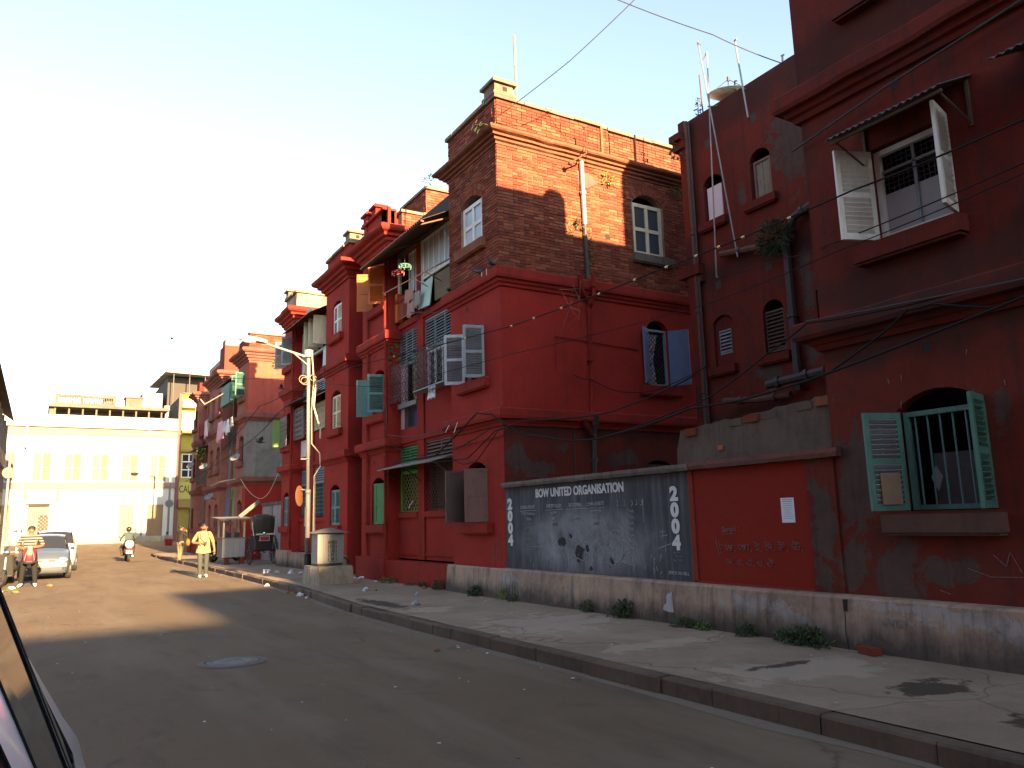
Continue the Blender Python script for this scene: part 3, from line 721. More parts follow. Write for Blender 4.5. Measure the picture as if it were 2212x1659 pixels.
# ================================================================ red tenement blocks
X0 = 7.6; XM = 7.9; XB = 13.2
F0, FM = FX(X0), FX(XM)
STR0 = [(0, 3.40), (.05, 3.40), (.07, 3.46), (.10, 3.47), (.12, 3.52), (.22, 3.53), (.24, 3.58), (.235, 3.72), (.20, 3.745), (0, 3.76)]
STR1 = [(o*.72, z) for o, z in STR0]
STR20 = [(0, 6.22), (.05, 6.22), (.07, 6.28), (.12, 6.30), (.14, 6.36), (.21, 6.37), (.23, 6.42), (.225, 6.57), (.19, 6.60), (0, 6.615)]
STR2 = [(o*.72, z) for o, z in STR20]
COR = [(0, 8.98), (.05, 8.98), (.06, 9.06), (.14, 9.10), (.15, 9.18), (.24, 9.21), (.25, 9.28), (.36, 9.33), (.40, 9.38), (.41, 9.46), (.36, 9.50), (.18, 9.56), (0, 9.58)]
COR1 = [(o*.72, 9.27+(z-8.98)*.56) for o, z in COR]
COR2 = [(0, 8.98), (.04, 8.98), (.05, 9.06), (.10, 9.10), (.11, 9.18), (.17, 9.21), (.18, 9.28), (.25, 9.33), (.28, 9.38), (.285, 9.46), (.25, 9.50), (.1, 9.56), (0, 9.58)]
PARC = [(0, 10.26), (.05, 10.26), (.06, 10.34), (.05, 10.40), (-.25, 10.41), (-.30, 10.34), (-.30, 10.26)]
def slab_roof(root, x0, x1, y0, y1, z, m='grey_pl'):
    q = MB(); q.box(x0, x1, y0, y1, z-.15, z); q.build('roof_slab', m, root)
def pavwin(i, Y, k):   # opening outline of pavilion window on floor i
    z0 = (1.55, 4.46, 7.42)[i]; z1 = (2.60, 5.50, 8.37)[i]; return arch(Y, Y+.92, z0, z1, .17)
def make_block(root, Y0, wall, sidew, top, trim, L=7.87, plinth='red_trim'):
    Yn, Ya, Yb, Yl, Ye = Y0, Y0+2.22, Y0+5.9, Y0+5.9, Y0+L
    for (a, b, wy) in ((Yn, Ya, Y0+.68), (Yl, Ye, Y0+6.16)):
        hs = [pavwin(i, wy, 0) for i in range(3)]
        if top == 'brick' and a == Yn:
            q = MB(); F0.wall(q, rect(a, b, .7, 6.6), hs[:2]); q.build('wall', wall, root)
            q = MB(); F0.wall(q, rect(a, b, 6.6, 9.6), hs[2:]); q.build('brick_bed', 'mortar', root)
        else:
            q = MB(); F0.wall(q, rect(a, b, .7, 9.6), hs); q.build('wall', wall if a == Yn else (wall if wall != 'red' else 'red_brick'), root)
        for i, h in enumerate(hs):
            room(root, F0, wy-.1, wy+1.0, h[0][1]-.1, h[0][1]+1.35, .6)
            sill(root, F0, wy-.18, wy+1.10, h[0][1]-.20, h[0][1]-.005, .13, 'brickcor' if (top == 'brick' and a == Yn and i == 2) else trim)
            q = MB(); q.lathe([(.045, -.02), (.045, .004), (.06, .005), (.06, -.02)], F0.P(wy+.75, h[0][1]+1.62 if i else 3.2, 0), (-1, 0, 0), 10); q.build('vent_ring', trim, root)
            q = MB(); q.lathe([(.046, .003), (0, .003)], F0.P(wy+.75, h[0][1]+1.62 if i else 3.2, 0), (-1, 0, 0), 10); q.build('vent_hole', 'dark', root)
    # recessed middle
    rb, lb = (Y0+2.62, Y0+4.27), (Y0+4.69, Y0+5.86)
    hs = [rect(*rb, 1.84, 3.5), rect(*lb, 1.84, 3.5), rect(*rb, 4.72, 6.55), rect(*lb, 3.95, 6.52), rect(*rb, 6.82, 8.62), rect(*lb, 6.82, 8.62)]
    q = MB(); FM.wall(q, rect(Ya-.3, Yb+.01, .7, 8.75), hs, .2); q.build('wall', wall if wall != 'red' else 'red_brick', root)
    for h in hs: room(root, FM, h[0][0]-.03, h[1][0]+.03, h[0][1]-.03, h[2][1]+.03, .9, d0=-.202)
    # returns of the pavilions, side wall, back and far end
    q = MB(); q.add([(X0, Ya, .15), (XM, Ya, .15), (XM, Ya, 9.6), (X0, Ya, 9.6)], [(0, 1, 2, 3)]); q.add([(X0, Yl, .15), (XM, Yl, .15), (XM, Yl, 9.6), (X0, Yl, 9.6)], [(0, 1, 2, 3)])
    q.add([(XM, Yl, 8.7), (9.3, Yl, 8.7), (9.3, Yl, 9.6), (XM, Yl, 9.6)], [(0, 1, 2, 3)]); q.build('return_wall', wall, root)
    q = MB(); q.add([(X0, Ye, .15), (XB, Ye, .15), (XB, Ye, 9.6), (X0, Ye, 9.6)], [(0, 1, 2, 3)]); q.add([(XB, Y0, .15), (XB, Ye, .15), (XB, Ye, 9.6), (XB, Y0, 9.6)], [(0, 1, 2, 3)]); q.build('rear_wall', 'red_old', root)
    slab_roof(root, X0+.02, XB-.02, Y0+.02, Ya, 9.5); slab_roof(root, 9.0, XB-.02, Ya, Yl, 9.4); slab_roof(root, X0+.02, XB-.02, Yl, Ye-.02, 9.5)
    # base course
    q = MB(); q.box(X0-.13, X0+.02, Y0, Ya, .1, .70); q.box(X0-.16, X0+.02, Yl-.05, Ye, .1, .72); q.box(X0-.10, XM+.01, Ya, Yl-.05, .1, .66); q.build('base_course', plinth, root)
    for nm, pr in (('string_course', STR1), ('string_course', STR2), ('cornice', COR)):
        molding(nm, [(XB, Yn), (X0, Yn), (X0, Ya), (XM, Ya)], COR1 if (top == 'brick' and nm == 'cornice') else pr, 'brickcor' if (top == 'brick' and nm == 'cornice') else trim, root)
        molding(nm, [(XM if nm != 'cornice' else 9.3, Yl), (X0, Yl), (X0, Ye), (XB, Ye)], pr, trim, root)
    q = MB(); q.box(XM-.05, XM+.02, Ya, Yl, 3.58, 3.70); q.box(XM-.05, XM+.02, Ya, Yl, 6.62, 6.76); q.box(XM-.04, XM+.0, rb[1]+.02, lb[0]-.02, .7, 8.7)
    q.build('beam', trim, root)
    # sunk panels under the ground-floor openings, framed by raised strips
    for a, b in (rb, lb):
        for dx, z0, z1 in ((.06, 1.70, 1.82), (.03, .80, .86)): q = MB(); q.box(XM-dx, XM+.01, a, b, z0, z1); q.build('panel_strip', trim, root)
    return rb, lb
def parapet(root, segs, z0, z1, m, th=.28):
    q = MB()
    for (x0, x1, y0, y1) in segs: q.box(x0, x1, y0, y1, z0, z1)
    q.build('parapet', m, root)

# ---- nearest block: bare brick top storey on the near pavilion
B1 = thing('tenement_block', 'three storey red tenement with bare brick corner storey behind the painted blackboard', 'building', (X0, 12.98, 0), 'red tenement blocks along the street')
Y1 = 12.98
rb, lb = make_block(B1, Y1, 'red', 'red', 'brick', 'red_trim')
SD = FY(Y1)
w3, w2, w1 = arch(11.16, 12.05, 7.46, 8.70, .22), arch(11.38, 12.02, 4.43, 5.74, .2), arch(11.08, 11.96, 1.6, 2.6, .18)
q = MB(); SD.wall(q, rect(X0, XB, 3.6, 6.6), [w2]); q.build('wall', 'red', B1)
q = MB(); SD.wall(q, rect(X0, XB, .15, 3.6), [w1]); q.build('wall', 'red_peel', B1)
q = MB(); SD.wall(q, rect(X0, XB, 6.6, 9.6), [w3]); q.build('brick_bed', 'mortar', B1)
for w, v in ((w3, 7.4), (w2, 4.4), (w1, 1.6)): room(B1, SD, w[0][0]-.05, w[1][0]+.05, v, v+1.6, .8)
bricks(B1, SD, X0-.012, XB, 6.62, 9.27, [arch(11.13, 12.08, 7.40, 8.72, .23)], .016, 190, lambda t: t[0]-1.2*t[2]*.2)
bricks(B1, F0, Y1, Y1+2.22, 6.62, 9.27, [arch(Y1+.64, Y1+1.64, 7.40, 8.40, .19)], .016, 0)
# brick arches over the two upper windows
def voussoirs(pl, u0, u1, v1, rise, n, m='brick', d=.022, h=.22):
    w = (u1-u0)/2; rad = (w*w+rise*rise)/(2*rise); cy = v1+rise-rad; a0 = math.asin(w/rad); mb = MB()
    for i in range(n):
        a = a0*(1-2*(i+.06)/n); b = a0*(1-2*(i+.94)/n); c = (u0+u1)/2
        for r0, r1 in ((rad, rad+h*.48), (rad+h*.52, rad+h)):
            p = [(c+r0*math.sin(a), cy+r0*math.cos(a)), (c+r0*math.sin(b), cy+r0*math.cos(b)), (c+r1*math.sin(b), cy+r1*math.cos(b)), (c+r1*math.sin(a), cy+r1*math.cos(a))]
            mb.hexa([pl.P(*x, -.03) for x in p]+[pl.P(*x, d+random.uniform(-.004, .004)) for x in p])
    return stuff(mb.build('brick_arch', m, B1))
voussoirs(SD, 11.13, 12.08, 8.70, .22, 17); voussoirs(F0, Y1+.66, Y1+1.62, 8.37, .17, 17)
# parapet with real bricks, worn stone coping, corner pedestal
parapet(B1, [(X0+.02, XB, Y1+.02, Y1+.3), (X0+.02, X0+.3, Y1+.3, Y1+2.22)], 9.5, 10.30, 'mortar')
bricks(B1, SD, X0, 10.55, 9.58, 10.28, (), .03, 100, lambda t: t[0]); bricks(B1, FX(X0), Y1, Y1+2.22, 9.58, 10.28, (), .012, 0)
bricks(B1, SD, 10.58, XB, 9.58, 10.24, (), .026, 0)
def coping(root, pl, u0, u1, z, m='sootcop', d0=-.34, d1=.07, h=.075, L=.75):
    u = u0
    while u < u1-.05:
        b = min(u1, u+L*random.uniform(.7, 1.2)); q = MB(); e = random.uniform(-.012, .012); f = random.uniform(-.015, .015)
        pl.box(q, u+.004, b-.004, z+e, z+h+e, d0, d1+f); q.build('coping_stone', m, root); u = b
coping(B1, SD, X0-.06, 10.5, 10.30); coping(B1, SD, 10.52, XB, 10.27)
coping(B1, F0, Y1+.36, Y1+2.25, 10.30)
def pedestal(root, x0, x1, y0, y1, z, m='sootcop'):
    q = MB(); q.box(x0-.04, x1+.04, y0-.04, y1+.04, z, z+.07); q.box(x0, x1, y0, y1, z+.07, z+.27); q.box(x0-.07, x1+.07, y0-.07, y1+.07, z+.27, z+.33); q.box(x0-.03, x1+.03, y0-.03, y1+.03, z+.33, z+.38)
    q.build('pedestal', m, root)
    q = MB(); q.box(x0+.2, x0+.31, y0-.004, y0+.02, z+.12, z+.22); q.build('pedestal_niche', 'dark', root)
pedestal(B1, X0-.03, X0+.42, Y1-.03, Y1+.42, 10.38)
# parapet strip, put-log holes
q = MB(); SD.box(q, 10.30, 10.36, 9.58, 10.34, .02, .075); q.build('parapet_strip', 'brick', B1); q = MB(); SD.box(q, 11.30, 11.34, 9.58, 10.30, .02, .055); q.build('parapet_strip', 'brick', B1)
for pl_, a, b, c, d in ((SD, 10.33, 10.45, 7.66, 7.76), (SD, 10.42, 10.54, 8.93, 9.02), (F0, Y1+1.1, Y1+1.2, 8.9, 8.99)): q = MB(); pl_.box(q, a, b, c, d, .0, .033); q.build('wall_hole', 'dark', B1)
# windows of the near pavilion and side
frame(B1, SD, 11.16, 12.05, 7.46, 8.70, -.06, 'w_cream', 2, 2, .085); sill(B1, SD, 11.06, 12.24, 7.26, 7.44, .13, 'coping')
frame(B1, F0, Y1+.69, Y1+1.59, 7.43, 8.38, -.06, 'w_white', 2, 2, .085, 'frost')
# 2nd floor side window: slab shutters wide open, curtain, grille
leaf(B1, SD, 11.40, 4.45, .30, 1.27, 1, 150, 'w_blue', 'slab', d=.01); leaf(B1, SD, 12.00, 4.45, .46, 1.27, -1, 128, 'w_blue', 'slab', d=.01)
frame(B1, SD, 11.40, 12.0, 4.44, 5.74, -.09, 'w_grey', 1, 1, .05, None)
lattice(B1, SD, 11.45, 11.95, 4.5, 5.7, -.11, .11, 'iron', 'diamond')
q = MB(); n = 12
for i in range(n):
    a, b = 11.45+i*.03, 11.45+(i+1)*.03; da, db = -.14-.02*(i % 2), -.14-.02*((i+1) % 2)
    sag = lambda u: .5*max(0, (u-11.55))**1.1
    q.add([SD.P(a-sag(a)*.1, 5.66, da), SD.P(b-sag(b)*.1, 5.66, db), SD.P(11.45+(b-11.45)*.55, 5.05, db), SD.P(11.45+(a-11.45)*.55, 5.05, da), SD.P(11.45+(b-11.45)*.75, 4.48, db), SD.P(11.45+(a-11.45)*.75, 4.48, da)], [(0, 1, 2, 3), (3, 2, 4, 5)])
def floral():
    m, nt, n_, l, b = mat('floral_curtain'); v = wpos(n_); vo = nd(n_, 'ShaderNodeTexVoronoi'); vo.inputs['Scale'].default_value = 9; l.new(v, vo.inputs['Vector'])
    c = mixc(n_, l, ramp(n_, l, vo.outputs['Distance'], .25, .5), (.42, .06, .06), (.5, .46, .45)); l.new(mixc(n_, l, ramp(n_, l, noise(n_, l, v, 12), .55, .65), c, (.2, .25, .3)), b.inputs['Base Color']); b.inputs['Roughness'].default_value = .9; return m
q.build('curtain', floral(), B1)
sill(B1, SD, 11.06, 12.26, 4.22, 4.42, .13, 'red_trim')
frame(B1, SD, 11.1, 11.94, 1.6, 2.7, -.12, 'w_dkbrown', 2, 1, .06)
# shutters on the pavilion front
wy = Y1+.68
leaf(B1, F0, wy+.90, 4.46, .44, 1.10, -1, 125, 'w_lgrey', 'louvre', 'w_grey'); leaf(B1, F0, wy+.02, 4.46, .44, 1.10, 1, 72, 'w_grey', 'louvre')
frame(B1, F0, wy+.02, wy+.9, 4.46, 5.55, -.1, 'w_grey', 1, 1, .05, None)
leaf(B1, F0, wy+.90, 1.56, .46, 1.06, -1, 100, 'w_dkbrown', 'panel'); leaf(B1, F0, wy+.02, 1.56, .46, 1.06, 1, 55, 'w_brown', 'panel')
leaf(B1, F0, wy+.02, 1.56, .46, 1.06, 1, 8, 'w_brown', 'panel', d=-.05)
# pavilion windows of the far end: orange, teal, green
wy = Y1+6.16
leaf(B1, F0, wy+.9, 7.42, .45, 1.08, -1, 118, 'w_orange', 'panel'); leaf(B1, F0, wy+.02, 7.42, .45, 1.08, 1, 60, 'w_orange', 'louvre')
leaf(B1, F0, wy+.9, 4.46, .45, 1.02, -1, 125, 'w_teal', 'panel'); leaf(B1, F0, wy+.02, 4.46, .45, 1.02, 1, 70, 'w_teal', 'louvre')
leaf(B1, F0, wy+.9, 1.56, .45, 1.05, -1, 20, 'w_green', 'panel', d=-.06); leaf(B1, F0, wy+.02, 1.56, .45, 1.05, 1, 20, 'w_green', 'panel', d=-.06)
# middle bays, ground floor: green louvres over a green lattice, brown beside it
a, b = lb
louvre(B1, FM, a, b, 2.84, 3.48, -.05, 'w_green', 2); lattice(B1, FM, a+.1, b, 1.86, 2.82, -.05, .17, paint('olive_grille', (.16, .15, .035), .6), 'diamond', .012)
q = MB(); FM.box(q, b-.10, b-.01, 1.85, 2.82, -.10, -.02); FM.box(q, a, b-.1, 2.80, 2.845, -.10, -.02); q.build('bay_post', paint('bright_green_paint', (.07, .30, .05), .55), B1)
q = MB(); FM.box(q, a, b, 1.85, 2.83, -.3, -.28); q.build('bay_backing', paint('olive_board', (.09, .08, .025), .9), B1)
q = MB(); q.tube(hang([FM.P(a+.35, 2.1, 0), FM.P(a+.5, 2.0, .02), FM.P(a+.55, 1.93, .02)], .01, 3), .02, 5); q.build('hung_rag', cloth('grey_rag', (.4, .4, .4)), B1)
a, b = rb
louvre(B1, FM, a, b, 3.02, 3.5, -.05, 'w_brown', 2); lattice(B1, FM, a, b, 1.86, 3.0, -.05, .14, 'rust', 'diamond', .009)
q = MB(); FM.box(q, a, b, 1.85, 3.0, -.3, -.28); q.build('bay_backing', paint('brown_board', (.075, .035, .03), .9), B1)
# ground-floor tin awning
corr(B1, FM, a+.05, b+1.65, .0, 3.07, .62, 2.90, 'asb', 'awning_sheet', .1, .012)
q = MB()
for u in (a+.1, b+.2, b+1.5): q.tube([FM.P(u, 2.55, .01), FM.P(u, 2.9, .5)], .012, 5)
q.build('awning_strut', 'iron', B1)
# first floor bays: grey louvres above, star grille and window behind
for (a, b), lo in ((rb, 5.76), (lb, 5.62)):
    louvre(B1, FM, a, b, lo, 6.54, -.04, 'w_grey', 3)
a, b = rb
lattice(B1, FX(XM-.32), a-.1, b+.02, 4.74, 5.74, 0, .2, 'iron', 'star', .006); lattice(B1, FY(Y1+4.29), XM-.32, XM, 4.74, 5.74, 0, .16, 'iron', 'star', .006)
frame(B1, FM, a, b, 4.74, 5.74, -.1, 'w_lgrey', 4, 1, .045, None)
q = MB(); FM.box(q, a+.45, a+1.3, 4.78, 5.7, -.32, -.30); q.build('bay_curtain', floral(), B1)
q = MB(); q.box(XM-.33, XM+.02, a-.1, b, 4.69, 4.72); q.build('bay_shelf', 'w_grey', B1)
a, b = lb
lattice(B1, FX(XM-.28), a, b+.1, 4.6, 5.62, 0, .19, 'iron', 'star', .006); lattice(B1, FY(Y1+4.66), XM-.28, XM, 4.6, 5.62, 0, .14, 'iron', 'star', .006)
q = MB(); FM.box(q, b-.28, b, 3.97, 5.6, -.12, -.03); q.build('bay_post', paint('dull_pink_paint', (.42, .28, .28), .7), B1)
q = MB(); FM.box(q, a+.3, a+.55, 4.6, 5.6, -.2, -.12); q.build('bay_post', paint('tan_door', (.3, .17, .07), .7), B1)
q = MB(); FM.box(q, a, b, 4.5, 4.62, -.1, .06); q.build('balcony_rail', 'w_grey', B1)
lattice(B1, FM, a, b-.28, 3.97, 4.5, -.02, .07, 'iron', 'vert', .008)
q = MB(); FM.box(q, a+.25, a+.6, 4.0, 4.4, -.25, -.15); q.build('stored_bundle', cloth('blue_bundle', (.06, .09, .3)), B1)
q = MB(); FM.box(q, a, b, 4.62, 5.62, -.4, -.38); q.build('bay_backing', paint('mauve_board', (.16, .10, .12), .9), B1)
# second floor bays
a, b = rb
frame(B1, FM, a, b-.12, 7.55, 8.58, .06, 'w_white', 5, 1, .05, 'frost')
q = MB(); FM.box(q, b-.12, b+.02, 6.84, 8.6, -.05, .08); q.build('bay_post', 'w_mint', B1)
q = MB(); FM.box(q, a, a+.95, 6.86, 7.5, .0, .05); q.build('wicker_screen', paint('rough_matting', (.16, .125, .085), .95, .6, 22, .8), B1)
q = MB(); q.hexa([FM.P(a+.98, 6.75, .16), FM.P(b, 6.80, .16), FM.P(b, 6.80, .18), FM.P(a+.98, 6.75, .18), FM.P(a+1.0, 7.52, .05), FM.P(b, 7.46, .05), FM.P(b, 7.46, .07), FM.P(a+1.0, 7.52, .07)]); q.build('bay_panel', paint('pale_mint_sheet', (.36, .50, .44), .6, .12), B1)
a, b = lb
frame(B1, FM, a, a+.6, 7.4, 8.6, -.05, 'w_white', 2, 1, .04, 'frost')
q = MB(); FM.box(q, a, b, 7.32, 7.42, -.02, .16); q.build('balcony_rail', 'red_trim', B1)
lattice(B1, FM, a, b-.2, 6.86, 7.32, .12, .075, paint('orange_bar', (.35, .08, .03), .6), 'vert', .011)
q = MB(); FM.box(q, b-.16, b, 6.82, 7.6, -.02, .14); q.build('bay_post', 'w_orange', B1); q = MB(); FM.box(q, b-.14, b-.02, 7.6, 8.6, 0, .06); q.build('bay_post', 'w_white', B1)
# pantiled lean-to over the second-floor bays
corr(B1, FM, Y1+2.3, Y1+6.25, -1.1, 9.35, 1.0, 8.3, 'rust', 'lean_to_sheet', .11, .016)
q = MB(); FM.box(q, Y1+2.3, Y1+5.85, 8.62, 8.72, .0, .10); FM.box(q, Y1+2.3, Y1+6.2, 8.27, 8.31, .9, .98)
for u in (Y1+2.5, Y1+4.4, Y1+5.85): q.tube([FM.P(u, 8.65, 0), FM.P(u, 8.26, .95)], .025, 5)
q.build('lean_to_frame', 'wood_dk', B1)
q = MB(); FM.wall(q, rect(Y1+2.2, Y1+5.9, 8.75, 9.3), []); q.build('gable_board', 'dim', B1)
# far pavilion parapet, its lit return and the stair head behind
Ye = Y1+7.87; Yl = Y1+5.9
parapet(B1, [(X0+.02, X0+.3, Yl+.3, Ye), (X0+.02, 9.3, Yl+.3, Yl+.58)], 9.5, 10.12, 'red_brick')
q = MB(); q.box(8.0, 9.5, Yl+.02, Yl+.28, 9.5, 10.02); q.build('parapet', 'mortar', B1)
bricks(B1, FY(Yl+.02), 8.0, 9.45, 9.54, 10.02, (), .02, 6, None, .25, .08); coping(B1, FY(Yl+.02), 7.95, 9.6, 10.02); coping(B1, F0, Yl+.25, Ye+.05, 10.12, 'red_trim', h=.06)
q = MB(); q.box(X0-.02, X0+.06, Yl-.01, Yl+.08, 9.52, 10.1); q.build('parapet_strip', 'red_trim', B1); q = MB(); q.box(X0-.02, X0+.06, Ye-.3, Ye-.2, 9.9, 10.2); q.build('parapet_strip', 'red_trim', B1)
pedestal(B1, X0, X0+.36, Ye-1.0, Ye-.66, 10.17, 'red_trim'); pedestal(B1, X0, X0+.36, Ye-.34, Ye, 10.17, 'red_trim')
q = MB(); q.box(8.85, 11.0, Yl+.25, Yl+2.0, 9.5, 10.95); q.build('stair_head', 'mortar', B1)
bricks(B1, FY(Yl+.25), 8.85, 10.9, 9.6, 10.93, (), .02, 4, None, .25, .075); bricks(B1, FX(8.85), Yl+.25, Yl+2.0, 9.6, 10.93, (), .02, 0); coping(B1, FY(Yl+.25), 8.78, 11.0, 10.95, d0=-1.8)
# pipes on the block
pipe(B1, [(9.72, Y1-.07, 9.32), (9.74, Y1-.07, 7.86)], .055, 'steel')
pipe(B1, [(9.74, Y1-.07, 7.86), (9.75, Y1-.07, 6.62)], .045, 'iron', collars=False); pipe(B1, [(9.75, Y1-.27, 6.66), (9.75, Y1-.27, 6.2), (9.74, Y1-.08, 5.98), (9.70, Y1-.08, 3.75)], .05, 'red_trim')
pipe(B1, [(9.40, Y1-.27, 6.62), (9.45, Y1-.2, 6.38), (9.72, Y1-.10, 6.16)], .045, 'red_trim', collars=False)
pipe(B1, [(9.36, Y1-.27, 3.56), (9.4, Y1-.24, 3.45), (9.66, Y1-.12, 3.2)], .06, 'red_old', collars=False); pipe(B1, [(9.66, Y1-.3, 3.66), (9.70, Y1-.12, 3.3), (9.68, Y1-.09, 2.2)], .055, 'iron')
pipe(B1, [(9.26, Y1-.03, 3.45), (9.26, Y1-.03, 2.2)], .012, 'iron', 'conduit', False)
pipe(B1, [(8.87, Y1-.03, 4.58), (8.88, Y1-.03, 5.30), (11.08, Y1-.03, 5.21)], .012, 'red_trim', 'conduit', False)
pipe(B1, [(9.29, Y1-.25, 9.12), (9.62, Y1-.4, 9.35), (9.62, Y1-.4, 9.95), (9.55, Y1-.4, 9.95)], .02, 'rust', 'iron_bracket', False)
q = MB(); q.ball((9.29, Y1-.25, 9.12), .06); q.build('iron_weight', 'rust', B1)
for u in (Y1+5.98, Y1+7.3): pipe(B1, [(X0-.06, u, 9.0), (X0-.06, u, .75)], .042, 'red_trim')
pipe(B1, [(X0-.04, Y1-.02, 3.2), (X0-.05, Y1+2.2, 3.15)], .012, 'red_trim', 'conduit', False)
# old render showing on the lower side wall, droppings on the ledges
patch(B1, SD, [(9.6, 9.1), (10.0, 9.05), (10.15, 8.9), (9.9, 8.75), (9.62, 8.8)], 'ruin', .03, jit=.04)
strokes([[(Y1+2.05-.4*i+random.uniform(-.2, .2), 3.62), (Y1+2.05-.4*i, 3.5-random.random()*.08)] for i in range(2)]+[[(Y1+.1, 6.56), (Y1+.1, 6.44)], [(Y1+.3, 6.55), (Y1+.3, 6.47)]], FX(X0-.24), .02, 'w_white', B1, 'dropping_streak')
strokes([[(Y1+.55, .98), (Y1+.5, .98), (Y1+.5, .9), (Y1+.44, .9), (Y1+.43, .82), (Y1+.5, .79)], [(Y1+.35+.13*math.cos(t/3), .9+.27*math.sin(t/3)) for t in range(20)], [(Y1+.35, .75), (Y1+.36, 1.1)], [(Y1+.1, .8), (Y1+.1, .72), (Y1+.16, .8)]], F0, .012, 'chalkred', B1)

# ---- second block
B2 = thing('tenement_block', 'three storey red tenement behind the street lamp, its brick parapet black with soot', 'building', (X0, 22.05, 0), 'red tenement blocks along the street')
Y2 = 22.05; rb, lb = make_block(B2, Y2, 'red', 'red', 'plain', 'red_trim', 7.35, 'plinth')
q = MB(); FY(Y2).wall(q, rect(X0, XB, .15, 9.6), []); q.build('wall', 'red', B2)
parapet(B2, [(X0+.02, XB, Y2+.02, Y2+.3), (X0+.02, X0+.3, Y2+.3, Y2+2.22)], 9.5, 10.1, 'red_brick'); coping(B2, FY(Y2), X0-.05, 9.5, 10.1); coping(B2, F0, Y2+.36, Y2+2.25, 10.1)
pedestal(B2, X0, X0+.4, Y2, Y2+.4, 10.17)
Yl, Ye = Y2+5.9, Y2+7.35
parapet(B2, [(X0+.02, X0+.3, Yl, Ye), (X0+.3, 9.3, Yl, Yl+.28)], 9.5, 10.1, plaster('sooty_render', (.40, .34, .22), (.10, .085, .06), None, 0, .8, .7)); coping(B2, FY(Yl), X0-.05, 9.3, 10.1); coping(B2, F0, Yl+.36, Ye+.05, 10.1); pedestal(B2, X0, X0+.35, Ye-.36, Ye, 10.17)
wy = Y2+.68
for i, (m_, z) in enumerate((('w_green', 1.56), ('w_cream', 4.46), ('w_white', 7.42))):
    for s, u in ((-1, wy+.9), (1, wy+.02)): leaf(B2, F0, u, z, .44, 1.05 if i != 2 else 1.0, s, 4, ('w_teal', 'w_cream', 'w_white')[i], 'louvre', d=-.06, split=(s == 1))
wy = Y2+6.16
leaf(B2, F0, wy+.9, 7.42, .44, 1.05, -1, 120, 'w_grey', 'louvre', split=False); leaf(B2, F0, wy+.02, 7.42, .44, 1.05, 1, 55, 'w_grey', 'louvre')
leaf(B2, F0, wy+.9, 4.46, .44, 1.0, -1, 110, 'w_lime', 'panel'); lattice(B2, FX(X0-.2), wy-.05, wy+.8, 4.4, 5.5, 0, .17, 'steel', 'star', .008)
leaf(B2, F0, wy+.9, 1.56, .44, 1.05, -1, 4, 'w_teal', 'louvre', d=-.06, split=False); leaf(B2, F0, wy+.02, 1.56, .44, 1.05, 1, 4, 'w_teal', 'louvre', d=-.06, split=False)
for (a, b) in (rb, lb):
    louvre(B2, FM, a, b, 2.95, 3.48, -.05, 'w_grey', 2, False); lattice(B2, FM, a, b, 1.86, 2.93, -.05, .13, 'w_teal', 'grid', .01)
    louvre(B2, FM, a, b, 6.0, 6.5, -.05, 'w_lgrey', 2, False)
    q = MB(); FM.box(q, a, b, 1.85, 2.95, -.3, -.28); q.build('bay_backing', paint('dark_teal_board', (.03, .06, .055), .9), B2)
a, b = rb; lattice(B2, FM, a, b, 4.74, 5.7, .02, .2, 'w_cream', 'star', .014); frame(B2, FM, a, b, 4.72, 5.74, -.06, 'w_cream', 2, 1, .06, None)
a, b = lb; lattice(B2, FX(XM-.3), a, b, 4.55, 5.7, 0, .18, 'steel', 'star', .009); lattice(B2, FY(Y2+4.6), XM-.3, XM, 4.55, 5.7, 0, .15, 'steel', 'star', .008)
q = MB(); FM.box(q, a, b, 3.96, 4.55, -.05, .03); q.build('bay_panel', 'w_white', B2)
corr(B2, FM, rb[0], lb[1]+.3, 0, 6.02, .62, 5.82, 'corr', 'awning_sheet'); corr(B2, FM, rb[0], lb[1]+.3, -.6, 9.2, .75, 8.5, 'rust', 'lean_to_sheet')
# open casements under the roof, a balcony of washing
for i in range(3): leaf(B2, FM, rb[0]+.35+.55*i, 7.55, .5, .98, 1, 88, 'w_cream', 'panel')
a, b = rb; q = MB(); FM.box(q, a, lb[1], 7.42, 7.5, -.02, .08); q.build('balcony_rail', 'w_mint', B2)
q = MB(); FM.box(q, lb[1]-.25, lb[1], 6.82, 8.5, -.05, .05); q.build('bay_post', 'w_mint', B2)
q = MB(); FM.box(q, lb[0]+.1, lb[0]+.8, 8.9, 9.3, .02, .05); q.build('shade_board', 'w_mint', B2)
for u in (Y2+5.98,): pipe(B2, [(X0-.06, u, 9.0), (X0-.06, u, .75)], .042, 'red_trim')
pipe(B2, [(X0-.25, Y2+2.1, 6.1), (X0-.35, Y2+2.1, 6.15), (X0-.35, Y2+2.3, 5.3), (X0-.1, Y2+2.35, 4.6), (X0-.1, Y2+2.35, 4.3)], .03, 'w_cream', 'waste_pipe', False)

